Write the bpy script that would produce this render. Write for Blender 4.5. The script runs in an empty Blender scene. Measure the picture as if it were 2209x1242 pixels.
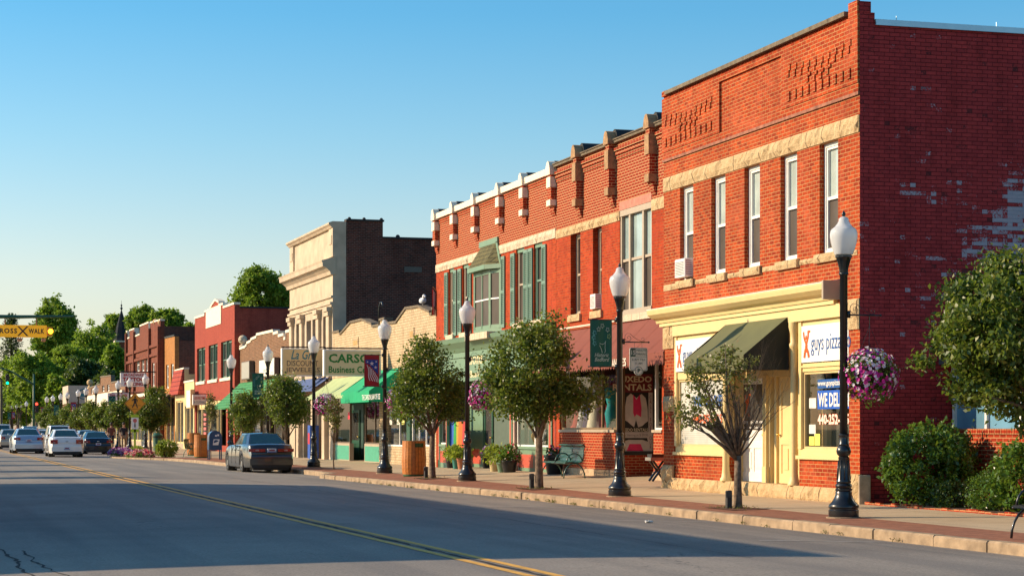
import bpy, math, random
import numpy as np
from mathutils import Vector, Matrix
R = math.radians
random.seed(7); rng = np.random.default_rng(7)
sc = bpy.context.scene
COL = sc.collection
# ------------------------------------------------------------------ camera
F = 4430.0; TH = math.atan(1308.5 / F); cT, sT = math.cos(TH), math.sin(TH); EH = 1.6
cam_d = bpy.data.cameras.new('Camera'); cam = bpy.data.objects.new('Camera', cam_d); COL.objects.link(cam)
sc.camera = cam
cam.location = (0, 0, EH); cam.rotation_euler = (R(90), 0, -TH)
cam_d.sensor_width = 36; cam_d.lens = F / 2209 * 36; cam_d.shift_y = 303 / 2209; cam_d.clip_start = .5; cam_d.clip_end = 5000
# ------------------------------------------------------------------ sun, sky, exposure
SUN_EL = 24; SUN_AZ = math.atan2(-1.0, 0.46)      # direction to the sun in plan: (-1, .46)
sd = Vector((math.sin(SUN_AZ) * math.cos(R(SUN_EL)), math.cos(SUN_AZ) * math.cos(R(SUN_EL)), math.sin(R(SUN_EL))))
W = bpy.data.worlds.new('World'); sc.world = W; W.use_nodes = True
wn = W.node_tree.nodes; wl = W.node_tree.links
sky = wn.new('ShaderNodeTexSky'); sky.sky_type = 'NISHITA'; sky.sun_disc = False
sky.sun_elevation = R(SUN_EL); sky.sun_rotation = SUN_AZ
sky.air_density = 1.0; sky.dust_density = 1.0; sky.ozone_density = 3; sky.altitude = 0
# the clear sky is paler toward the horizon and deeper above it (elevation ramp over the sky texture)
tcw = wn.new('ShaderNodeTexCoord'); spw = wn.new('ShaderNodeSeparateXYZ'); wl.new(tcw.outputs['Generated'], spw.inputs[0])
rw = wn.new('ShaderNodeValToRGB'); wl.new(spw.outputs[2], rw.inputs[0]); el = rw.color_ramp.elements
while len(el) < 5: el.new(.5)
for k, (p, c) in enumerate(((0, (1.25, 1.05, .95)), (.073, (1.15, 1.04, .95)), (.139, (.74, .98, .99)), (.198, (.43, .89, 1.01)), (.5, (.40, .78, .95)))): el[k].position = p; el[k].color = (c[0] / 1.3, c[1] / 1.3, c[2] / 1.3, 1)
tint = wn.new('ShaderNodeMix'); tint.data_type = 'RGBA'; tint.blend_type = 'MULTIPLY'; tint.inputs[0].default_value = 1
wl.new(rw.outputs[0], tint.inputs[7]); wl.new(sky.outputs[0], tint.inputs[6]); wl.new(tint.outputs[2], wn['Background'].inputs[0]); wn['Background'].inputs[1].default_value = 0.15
sun_d = bpy.data.lights.new('Sun', 'SUN'); sun_d.energy = 4.3; sun_d.angle = R(.5); sun_d.color = (1.0, .77, .52)
sun = bpy.data.objects.new('Sun', sun_d); COL.objects.link(sun); sun.rotation_euler = sd.to_track_quat('Z', 'Y').to_euler()
sun.location = (-40, 20, 30)
sc.view_settings.view_transform = 'Standard'; sc.view_settings.look = 'None'; sc.view_settings.exposure = 0.65; sc.view_settings.gamma = 1
sc.render.engine = 'CYCLES'; sc.cycles.max_bounces = 6; sc.cycles.transparent_max_bounces = 12

# ------------------------------------------------------------------ helpers: photo measurements -> metres on a plane
def zd(u, X): t = (u - 1104.5) / F; return X / (sT + t * cT), t
def Yu(u, X): Z, t = zd(u, X); return Z * (cT - t * sT)
def zv(u, v, X): Z, t = zd(u, X); return EH - (v - 924) * Z / F
def gp(u, Z): t = (u - 1104.5) / F; return Z * (sT + t * cT), Z * (cT - t * sT)
def XY(u, Y): return Y * math.tan(TH + math.atan((u - 1104.5) / F))

# ------------------------------------------------------------------ materials
def lin(r, g, b):
    f = lambda c: (c / 255 / 12.92) if c / 255 <= .04045 else ((c / 255 + .055) / 1.055) ** 2.4
    return (f(r), f(g), f(b), 1)
def newmat(n):
    m = bpy.data.materials.new(n); m.use_nodes = True; t = m.node_tree
    return m, t, t.nodes['Principled BSDF'], t.nodes['Material Output']
def nd(t, k, **kw):
    n = t.nodes.new(k)
    for a, b in kw.items(): setattr(n, a, b)
    return n
def ramp(t, stops, interp='LINEAR'):
    r = t.nodes.new('ShaderNodeValToRGB'); r.color_ramp.interpolation = interp; e = r.color_ramp.elements
    while len(e) < len(stops): e.new(.5)
    for i, (p, c) in enumerate(stops): e[i].position = p; e[i].color = c if len(c) == 4 else (*c, 1)
    return r
def mixc(t, fac, a, b, mode='MIX'):
    m = t.nodes.new('ShaderNodeMix'); m.data_type = 'RGBA'; m.blend_type = mode
    for s, v in ((m.inputs[0], fac), (m.inputs[6], a), (m.inputs[7], b)):
        if hasattr(v, 'is_output'): t.links.new(v, s)
        elif isinstance(v, (int, float)): s.default_value = v
        else: s.default_value = v if len(v) == 4 else (*v, 1)
    return m.outputs[2]
def noise(t, scale, detail=4, vec=None, rough=.55):
    n = t.nodes.new('ShaderNodeTexNoise'); n.inputs['Scale'].default_value = scale; n.inputs['Detail'].default_value = detail; n.inputs['Roughness'].default_value = rough
    if vec is not None: t.links.new(vec, n.inputs['Vector'])
    return n
def geo(t): return t.nodes.new('ShaderNodeNewGeometry').outputs['Position']
def maprange(t, val, a, b, c=0, d=1):
    m = t.nodes.new('ShaderNodeMapRange'); t.links.new(val, m.inputs[0])
    for i, x in enumerate((a, b, c, d)): m.inputs[i + 1].default_value = x
    return m.outputs[0]
def bump(t, p, h, strength=.3, dist=.01):
    b = t.nodes.new('ShaderNodeBump'); b.inputs['Strength'].default_value = strength; b.inputs['Distance'].default_value = dist
    t.links.new(h, b.inputs['Height']); t.links.new(b.outputs[0], p.inputs['Normal'])
MC = {}
def plain(n, col, rough=.6, metal=0, var=.12, scale=6, bmp=0, coat=0, spec=None):
    """painted / plain surface with a little uneven tone"""
    if n in MC: return MC[n]
    m, t, p, o = newmat(n); ns = noise(t, scale, 5, geo(t))
    a = [c * (1 - var) for c in col[:3]]; b = [min(1, c * (1 + var)) for c in col[:3]]
    t.links.new(mixc(t, maprange(t, ns.outputs[0], .3, .7), a, b), p.inputs['Base Color'])
    p.inputs['Roughness'].default_value = rough; p.inputs['Metallic'].default_value = metal
    if coat: p.inputs['Coat Weight'].default_value = coat; p.inputs['Coat Roughness'].default_value = .05
    if spec is not None: p.inputs['Specular IOR Level'].default_value = spec
    if bmp: bump(t, p, noise(t, scale * 8, 3, geo(t)).outputs[0], bmp, .01)
    MC[n] = m; return m
def wallvec(t):
    s = t.nodes.new('ShaderNodeSeparateXYZ'); t.links.new(geo(t), s.inputs[0])
    a = t.nodes.new('ShaderNodeMath'); a.operation = 'ADD'; t.links.new(s.outputs[0], a.inputs[0]); t.links.new(s.outputs[1], a.inputs[1])
    c = t.nodes.new('ShaderNodeCombineXYZ'); t.links.new(a.outputs[0], c.inputs[0]); t.links.new(s.outputs[2], c.inputs[1])
    return c.outputs[0], s
def brick(n, c1, c2, mortar, bw=.215, rh=.0755, ms=.011, rough=.85, patch=None, patchamt=.5, bmp=.6, stain=None, worn=None):
    m, t, p, o = newmat(n); v, sep = wallvec(t)
    b = t.nodes.new('ShaderNodeTexBrick'); t.links.new(v, b.inputs['Vector'])
    b.inputs['Scale'].default_value = 1; b.inputs['Brick Width'].default_value = bw; b.inputs['Row Height'].default_value = rh
    b.inputs['Mortar Size'].default_value = ms; b.inputs['Mortar Smooth'].default_value = .15; b.inputs['Bias'].default_value = 0
    b.inputs['Color1'].default_value = (*c1, 1); b.inputs['Color2'].default_value = (*c2, 1); b.inputs['Mortar'].default_value = (*mortar, 1)
    col = b.outputs['Color']
    n1 = noise(t, .9, 6, geo(t), .65)
    if patch:   # paler, washed or repaired areas of the bricks
        f = maprange(t, n1.outputs[0], .52, .62, 0, patchamt)
        col = mixc(t, f, col, patch)
    n2 = noise(t, 7, 6, geo(t), .7)
    col = mixc(t, .55, col, ramp_out(t, n2.outputs[0], .3, .7, (.62, .62, .62), (1.25, 1.25, 1.25)), 'MULTIPLY')
    if stain:
        n3 = noise(t, .35, 5, geo(t), .6)
        col = mixc(t, maprange(t, n3.outputs[0], .5, .7, 0, stain), col, (.25, .2, .2), 'MULTIPLY')
    ms_ = t.nodes.new('ShaderNodeMapping'); ms_.inputs['Scale'].default_value = (1.6, .28, 1); t.links.new(v, ms_.inputs[0]); n6 = noise(t, 1.3, 6, ms_.outputs[0], .7)
    col = mixc(t, maprange(t, n6.outputs[0], .5, .72, 0, .55), col, (.45, .36, .32), 'MULTIPLY')      # rain streaks and soot
    if worn: col = worn(t, col, v, sep, b)
    t.links.new(col, p.inputs['Base Color']); p.inputs['Roughness'].default_value = rough
    p.inputs['Specular IOR Level'].default_value = .12
    mm = t.nodes.new('ShaderNodeMath'); mm.operation = 'MULTIPLY_ADD'; mm.inputs[1].default_value = -1.0; t.links.new(b.outputs['Fac'], mm.inputs[0])
    n4 = noise(t, 45, 3, geo(t)); t.links.new(n4.outputs[0], mm.inputs[2])
    bump(t, p, mm.outputs[0], bmp, .008)
    MC[n] = m; return m
def ramp_out(t, fac, a, b, ca, cb):
    r = ramp(t, [(a, ca), (b, cb)]); t.links.new(fac, r.inputs[0]); return r.outputs[0]
def peel(t, col, v, sep, b):
    """flaked paint: pale leftovers in brick sized runs, and dark bare pockets"""
    sn = t.nodes.new('ShaderNodeVectorMath'); sn.operation = 'SNAP'; t.links.new(v, sn.inputs[0]); sn.inputs[1].default_value = (.1075, .0755, 1)
    mp = t.nodes.new('ShaderNodeMapping'); mp.inputs['Scale'].default_value = (.42, 3.3, 1); t.links.new(sn.outputs[0], mp.inputs[0])
    nf = noise(t, 2.0, 6, mp.outputs[0], .85); nb = noise(t, .45, 2, v); fine = noise(t, 26, 4, v, .7)
    hz = maprange(t, sep.outputs[2], 3.0, 5.0); hz2 = maprange(t, sep.outputs[2], 7.0, 6.0); xz = maprange(t, sep.outputs[0], 17.2, 20.0)
    def mth(op, a, c):
        m = t.nodes.new('ShaderNodeMath'); m.operation = op
        for k, q in enumerate((a, c)):
            if hasattr(q, 'is_output'): t.links.new(q, m.inputs[k])
            else: m.inputs[k].default_value = q
        return m.outputs[0]
    zone = mth('MULTIPLY', mth('MULTIPLY', hz, hz2), xz)
    zn = mth('MULTIPLY', mth('MULTIPLY', zone, maprange(t, nb.outputs[0], .3, .5)), .155)
    sc_ = mth('ADD', mth('ADD', nf.outputs[0], zn), mth('MULTIPLY', fine.outputs[0], .26))
    col = mixc(t, maprange(t, sc_, .75, .79, 0, .85), col, (.42, .42, .46))
    m2 = t.nodes.new('ShaderNodeMapping'); m2.inputs['Location'].default_value = (7, 3, 0); m2.inputs['Scale'].default_value = (1, 2.4, 1); t.links.new(sn.outputs[0], m2.inputs[0])
    nd3 = noise(t, 1.7, 6, m2.outputs[0], .85)
    return mixc(t, maprange(t, mth('ADD', nd3.outputs[0], mth('MULTIPLY', fine.outputs[0], .24)), .715, .745, 0, .8), col, (.06, .02, .02))
def upper_course(t, col, v, sep, b):
    # the parapets above the stone band are of browner brick with pale joints
    f = maprange(t, sep.outputs[2], 7.2, 7.22); n5 = noise(t, 9, 3, v)
    up = mixc(t, b.outputs['Fac'], mixc(t, maprange(t, n5.outputs[0], .35, .65), (.34, .036, .014), (.20, .024, .012)), (.58, .36, .17))
    return mixc(t, f, col, up)
BR1 = brick('brick_orange', (.47, .066, .014), (.27, .030, .009), (.46, .22, .09), patch=(.50, .11, .05), patchamt=.4, ms=.009, stain=.35)
BR2 = brick('brick_red', (.47, .056, .011), (.31, .031, .008), (.34, .11, .045), patch=(.47, .065, .026), patchamt=.6, ms=.008, stain=.3, worn=upper_course)
BR3 = brick('brick_brown_red', (.40, .040, .012), (.27, .026, .010), (.50, .24, .11), ms=.010)
BRP = brick('brick_painted_dark_red', (.47, .048, .046), (.37, .037, .038), (.16, .016, .017), ms=.007, worn=peel, bmp=.8, rough=.7)
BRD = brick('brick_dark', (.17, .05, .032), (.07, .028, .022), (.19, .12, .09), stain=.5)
BRC = brick('brick_cream', (.60, .46, .29), (.52, .38, .23), (.34, .24, .14), bw=.3, rh=.1, ms=.012)
BRB = brick('brick_brown', (.23, .10, .05), (.13, .062, .036), (.34, .23, .14))
BRR = brick('brick_painted_red', (.40, .085, .05), (.34, .072, .045), (.28, .05, .04), ms=.01)
BRO = brick('brick_ochre', (.52, .21, .05), (.40, .15, .04), (.35, .2, .09))
BRV = brick('brick_maroon', (.24, .055, .03), (.14, .035, .022), (.22, .11, .07))
def stonemat(n, a, b, jl=.5, js=.02):
    m, t, p, o = newmat(n); v, sep = wallvec(t)
    n1 = noise(t, 5, 6, geo(t), .7); col = mixc(t, maprange(t, n1.outputs[0], .3, .7), a, b)
    br = t.nodes.new('ShaderNodeTexBrick'); t.links.new(v, br.inputs['Vector']); br.inputs['Scale'].default_value = 1
    br.inputs['Brick Width'].default_value = jl; br.inputs['Row Height'].default_value = 30; br.inputs['Mortar Size'].default_value = js * .5
    br.offset = 0
    col = mixc(t, br.outputs['Fac'], col, [x * .3 for x in a]); t.links.new(col, p.inputs['Base Color'])
    p.inputs['Roughness'].default_value = .9
    n2 = noise(t, 14, 6, geo(t), .7); bump(t, p, n2.outputs[0], 1.0, .05); MC[n] = m; return m
STN = stonemat('sandstone_rough', (.50, .32, .15), (.68, .50, .27), .75, .03)
STP = stonemat('limestone_pale', (.62, .48, .32), (.75, .62, .45), .6, .02)
STB = plain('stone_brownish', (.36, .21, .10), .9, var=.3, scale=8, bmp=.8)
LIM = plain('limestone_smooth', (.50, .39, .27), .85, var=.2, scale=1.3, bmp=.15)
COP = plain('coping_white_stone', (.78, .68, .52), .8, var=.1, bmp=.1)
COPD = plain('coping_dark_stone', (.16, .12, .075), .9, var=.35, bmp=.4)
BLK = plain('black_roofing', (.018, .022, .022), .8)
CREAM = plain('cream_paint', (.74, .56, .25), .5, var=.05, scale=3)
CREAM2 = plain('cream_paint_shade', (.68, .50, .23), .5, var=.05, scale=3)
WHITE = plain('white_paint', (.82, .80, .74), .45, var=.04)
TAUPE = plain('taupe_paint', (.42, .33, .23), .5, var=.06)
GRN = plain('sage_green_paint', (.15, .25, .155), .5, var=.07)
GRN2 = plain('shutter_green', (.14, .24, .17), .5, var=.1, scale=20)
GDK = plain('dark_green_paint', (.02, .09, .05), .45)
REDP = plain('red_panel_paint', (.50, .075, .04), .5)
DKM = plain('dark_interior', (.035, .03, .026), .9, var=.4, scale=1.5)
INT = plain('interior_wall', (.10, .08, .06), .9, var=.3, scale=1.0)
ROOFM = plain('roof_membrane', (.08, .08, .08), .9)
FLASH = plain('metal_flashing', (.42, .55, .6), .35, metal=.6, var=.05)
BLACK = plain('black_metal', (.010, .011, .012), .32, metal=0, var=.3, coat=.3)
BLKP = plain('black_plastic', (.012, .012, .014), .5)
BRASS = plain('brass', (.7, .45, .12), .3, metal=1)
def cloth(n, col, rough=.85): return plain(n, col, rough, var=.08, scale=2)
AWM = cloth('awning_maroon', (.21, .052, .030)); AWG = cloth('awning_olive', (.11, .115, .045))
AWK = cloth('awning_kelly_green', (.0, .33, .14)); AWS = cloth('awning_sage', (.38, .46, .22)); AWBL = cloth('awning_blue', (.06, .10, .24))
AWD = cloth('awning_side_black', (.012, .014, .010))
SHIN = brick('shingle_olive', (.17, .15, .07), (.12, .11, .055), (.05, .05, .03), bw=.25, rh=.14, ms=.012)
GTILE = brick('shingle_green', (.10, .34, .14), (.07, .27, .11), (.03, .12, .05), bw=.3, rh=.16, ms=.014)
RTILE = brick('tile_red', (.48, .09, .06), (.42, .08, .055), (.16, .03, .03), bw=.3, rh=.3, ms=.03)
SLATE = brick('slate', (.035, .04, .045), (.025, .03, .035), (.012, .012, .015), bw=.3, rh=.2, ms=.01)
def emis(n, col, st):
    m, t, p, o = newmat(n); p.inputs['Base Color'].default_value = (*col, 1); p.inputs['Emission Color'].default_value = (*col, 1); p.inputs['Emission Strength'].default_value = st; return m
def panemat(n, col, rough=.04, spec=.5, blind=False, coat=1):
    """window pane seen against a blind or a dark room: coloured ground under clear gloss"""
    m, t, p, o = newmat(n); ns = noise(t, 1.2, 3, geo(t))
    base = mixc(t, maprange(t, ns.outputs[0], .3, .7), [c * .75 for c in col], [min(1, c * 1.2) for c in col])
    if blind:
        w = t.nodes.new('ShaderNodeTexWave'); w.bands_direction = 'Z'; w.inputs['Scale'].default_value = 6.5; t.links.new(geo(t), w.inputs[0])
        base = mixc(t, maprange(t, w.outputs[1], .0, .5, .35, 0), base, [c * .4 for c in col])
    t.links.new(base, p.inputs['Base Color']); p.inputs['Roughness'].default_value = .8; p.inputs['Specular IOR Level'].default_value = .2
    p.inputs['Coat Weight'].default_value = coat; p.inputs['Coat Roughness'].default_value = rough; p.inputs['Coat IOR'].default_value = 1.52
    b = t.nodes.new('ShaderNodeBump'); b.inputs['Strength'].default_value = .06; b.inputs['Distance'].default_value = .02
    t.links.new(noise(t, 1.8, 2, geo(t)).outputs[0], b.inputs['Height']); t.links.new(b.outputs[0], p.inputs['Coat Normal'])
    return m
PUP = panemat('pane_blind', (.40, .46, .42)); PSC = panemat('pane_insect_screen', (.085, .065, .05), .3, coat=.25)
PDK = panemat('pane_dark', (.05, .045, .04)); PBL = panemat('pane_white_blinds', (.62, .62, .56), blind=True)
PBLU = panemat('pane_blue', (.13, .30, .42), .2)
def glassmat(n, tint=(.86, .9, .88), refl=1.5):
    m = bpy.data.materials.new(n); m.use_nodes = True; t = m.node_tree; t.nodes.remove(t.nodes['Principled BSDF'])
    a = t.nodes.new('ShaderNodeBsdfTransparent'); a.inputs[0].default_value = (*tint, 1); g = t.nodes.new('ShaderNodeBsdfGlossy'); g.inputs['Roughness'].default_value = .02
    lw = t.nodes.new('ShaderNodeLayerWeight'); f = t.nodes.new('ShaderNodeMath'); f.operation = 'POWER'; t.links.new(lw.outputs['Facing'], f.inputs[0]); f.inputs[1].default_value = 3.2; f2 = t.nodes.new('ShaderNodeMath'); f2.operation = 'MULTIPLY_ADD'; t.links.new(f.outputs[0], f2.inputs[0]); f2.inputs[1].default_value = .6; f2.inputs[2].default_value = .04; mx = t.nodes.new('ShaderNodeMixShader')
    t.links.new(f2.outputs[0], mx.inputs[0]); t.links.new(a.outputs[0], mx.inputs[1]); t.links.new(g.outputs[0], mx.inputs[2]); t.links.new(mx.outputs[0], t.nodes['Material Output'].inputs[0])
    return m
GLASS = glassmat('shop_glass')
def globemat():
    m = bpy.data.materials.new('frosted_globe'); m.use_nodes = True; t = m.node_tree; t.nodes.remove(t.nodes['Principled BSDF'])
    d = t.nodes.new('ShaderNodeBsdfDiffuse'); d.inputs[0].default_value = (.97, .96, .94, 1); tr = t.nodes.new('ShaderNodeBsdfTranslucent'); tr.inputs[0].default_value = (.98, .96, .93, 1)
    tp = t.nodes.new('ShaderNodeBsdfTransparent'); g = t.nodes.new('ShaderNodeBsdfGlossy'); g.inputs['Roughness'].default_value = .08
    m1 = t.nodes.new('ShaderNodeMixShader'); m1.inputs[0].default_value = .42; t.links.new(d.outputs[0], m1.inputs[1]); t.links.new(tr.outputs[0], m1.inputs[2])
    m2 = t.nodes.new('ShaderNodeMixShader'); m2.inputs[0].default_value = .05; t.links.new(m1.outputs[0], m2.inputs[1]); t.links.new(tp.outputs[0], m2.inputs[2])
    m3 = t.nodes.new('ShaderNodeMixShader'); f = t.nodes.new('ShaderNodeFresnel'); f.inputs[0].default_value = 1.45
    t.links.new(f.outputs[0], m3.inputs[0]); t.links.new(m2.outputs[0], m3.inputs[1]); t.links.new(g.outputs[0], m3.inputs[2]); t.links.new(m3.outputs[0], t.nodes['Material Output'].inputs[0])
    return m
GLOBE = globemat()
def leafmat(n, cols, transl=.35, rough=.4):
    m, t, p, o = newmat(n); g = t.nodes.new('ShaderNodeNewGeometry')
    r = ramp(t, [(i / max(1, len(cols) - 1), c) for i, c in enumerate(cols)]); t.links.new(g.outputs['Random Per Island'], r.inputs[0])
    t.links.new(r.outputs[0], p.inputs['Base Color']); p.inputs['Roughness'].default_value = rough; p.inputs['Specular IOR Level'].default_value = .5
    tr = t.nodes.new('ShaderNodeBsdfTranslucent'); h = mixc(t, .5, r.outputs[0], (.35, .5, .05)); t.links.new(h, tr.inputs[0])
    mx = t.nodes.new('ShaderNodeMixShader'); mx.inputs[0].default_value = transl
    t.links.new(p.outputs[0], mx.inputs[1]); t.links.new(tr.outputs[0], mx.inputs[2]); t.links.new(mx.outputs[0], o.inputs[0]); return m
LEAF = leafmat('pear_leaf', [(.03, .065, .008), (.06, .11, .014), (.12, .165, .020), (.24, .24, .04)], .32, .42)
LEAFT = leafmat('thin_leaf', [(.05, .08, .015), (.12, .12, .03), (.16, .10, .04), (.09, .13, .03)], .3, .45)
LEAFB = leafmat('bush_leaf', [(.035, .10, .012), (.07, .16, .02), (.12, .21, .03)], .3, .33)
LEAFF = leafmat('tree_leaf', [(.07, .16, .010), (.13, .25, .015), (.21, .33, .02), (.28, .34, .03)], .45, .6)
LEAFD = leafmat('dark_leaf', [(.018, .06, .012), (.04, .09, .016)], .25, .5)
LEAFY = leafmat('yellow_green_leaf', [(.20, .26, .02), (.32, .36, .03), (.12, .2, .02)], .4, .4)
LEAFN = leafmat('conifer_needle', [(.02, .05, .02), (.045, .08, .03)], .2, .5)
LEAFO = leafmat('rusty_leaf', [(.09, .09, .02), (.14, .09, .03), (.06, .08, .02)], .3, .5)
def flowermat(n, cols):
    m, t, p, o = newmat(n); g = t.nodes.new('ShaderNodeNewGeometry')
    r = ramp(t, [(i / len(cols), c) for i, c in enumerate(cols)], 'CONSTANT'); t.links.new(g.outputs['Random Per Island'], r.inputs[0]); t.links.new(r.outputs[0], p.inputs['Base Color'])
    p.inputs['Roughness'].default_value = .6
    tr = t.nodes.new('ShaderNodeBsdfTranslucent'); t.links.new(r.outputs[0], tr.inputs[0]); mx = t.nodes.new('ShaderNodeMixShader'); mx.inputs[0].default_value = .3
    t.links.new(p.outputs[0], mx.inputs[1]); t.links.new(tr.outputs[0], mx.inputs[2]); t.links.new(mx.outputs[0], o.inputs[0]); return m
PETU = flowermat('petunia', [(.62, .015, .30), (.75, .04, .42), (.45, .02, .26), (.85, .70, .82), (.68, .03, .36), (.85, .78, .85), (.50, .01, .22)])
PETW = flowermat('petunia_pale', [(.85, .70, .80), (.88, .84, .86), (.70, .05, .42), (.80, .60, .76)])
BEDF = flowermat('bed_flower', [(.7, .12, .16), (.8, .45, .42), (.6, .05, .1), (.8, .6, .5)])
BEDM = flowermat('bed_flower_magenta', [(.35, .05, .3), (.5, .1, .4), (.6, .5, .65)])
BARK = plain('bark', (.17, .12, .08), .9, var=.6, scale=14, bmp=.9)
BARKD = plain('bark_dark', (.05, .033, .02), .9, var=.4, scale=25, bmp=.8)
WOOD = plain('slat_wood', (.50, .17, .025), .45, var=.25, scale=14)
# road and pavement
def roadmat():
    m, t, p, o = newmat('asphalt'); P = geo(t)
    n1 = noise(t, .35, 5, P); n2 = noise(t, 30, 4, P, .85)
    mp = t.nodes.new('ShaderNodeMapping'); mp.inputs['Scale'].default_value = (1.1, .045, 1); t.links.new(P, mp.inputs[0]); n3 = noise(t, 1.0, 3, mp.outputs[0])
    col = mixc(t, maprange(t, n1.outputs[0], .35, .65), (.235, .205, .168), (.295, .255, .205))
    col = mixc(t, maprange(t, n3.outputs[0], .45, .62, 0, .4), col, (.11, .105, .10))
    col = mixc(t, .8, col, ramp_out(t, n2.outputs[0], .3, .7, (.45, .45, .45), (1.55, 1.55, 1.55)), 'MULTIPLY')
    nq = noise(t, .09, 3, P, .5); col = mixc(t, maprange(t, nq.outputs[0], .5, .53, 0, .28), col, (.6, .6, .62), 'MULTIPLY')
    vo = t.nodes.new('ShaderNodeTexVoronoi'); vo.feature = 'DISTANCE_TO_EDGE'; vo.inputs['Scale'].default_value = .22
    wv = t.nodes.new('ShaderNodeVectorMath'); wv.operation = 'MULTIPLY_ADD'; nw = noise(t, 1.3, 5, P); t.links.new(nw.outputs['Color'], wv.inputs[0]); wv.inputs[1].default_value = (1.6, 1.6, 0); t.links.new(P, wv.inputs[2]); t.links.new(wv.outputs[0], vo.inputs['Vector'])
    cr = maprange(t, vo.outputs['Distance'], 0, .0022, .8, 0)
    nm = noise(t, .18, 2, P); mm = t.nodes.new('ShaderNodeMath'); mm.operation = 'MULTIPLY'; t.links.new(cr, mm.inputs[0]); t.links.new(maprange(t, nm.outputs[0], .48, .56), mm.inputs[1])
    col = mixc(t, mm.outputs[0], col, (.02, .02, .02))
    t.links.new(col, p.inputs['Base Color']); p.inputs['Roughness'].default_value = .8
    bump(t, p, n2.outputs[0], .7, .012); return m
ROAD = roadmat()
def concmat(n, a, b, slab=1.5):
    m, t, p, o = newmat(n); P = geo(t); n1 = noise(t, .8, 6, P, .65); n2 = noise(t, 40, 2, P)
    col = mixc(t, maprange(t, n1.outputs[0], .35, .65), a, b)
    br = t.nodes.new('ShaderNodeTexBrick'); t.links.new(P, br.inputs['Vector']); br.inputs['Scale'].default_value = 1; br.inputs['Brick Width'].default_value = slab; br.inputs['Row Height'].default_value = slab; br.inputs['Mortar Size'].default_value = .007; br.offset = 0
    col = mixc(t, br.outputs['Fac'], col, (.06, .05, .035)); col = mixc(t, .4, col, ramp_out(t, n2.outputs[0], .3, .7, (.7, .7, .7), (1.25, 1.25, 1.25)), 'MULTIPLY')
    t.links.new(col, p.inputs['Base Color']); p.inputs['Roughness'].default_value = .9; bump(t, p, n2.outputs[0], .3, .006); return m
CONC = concmat('concrete_walk', (.44, .32, .19), (.52, .39, .24))
KERBM = plain('kerb_stone', (.33, .235, .145), .9, var=.35, scale=4, bmp=.6)
PAVE = brick('brick_paving', (.40, .17, .10), (.29, .125, .08), (.22, .14, .09), bw=.2, rh=.1, ms=.006)
def pavefix():
    t = PAVE.node_tree
    for n in t.nodes:
        if n.type == 'TEX_BRICK':
            g = geo(t); t.links.new(g, n.inputs['Vector'])
pavefix()
YEL = plain('yellow_line_paint', (.72, .38, .06), .7, var=.25, scale=9)
LINEW = plain('white_line_paint', (.4, .38, .35), .8, var=.35, scale=5)
SOIL = plain('soil', (.05, .03, .018), .95, var=.4, scale=12, bmp=.8)
GRASSM = plain('grass_ground', (.06, .09, .02), .95, var=.3, scale=2)

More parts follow.
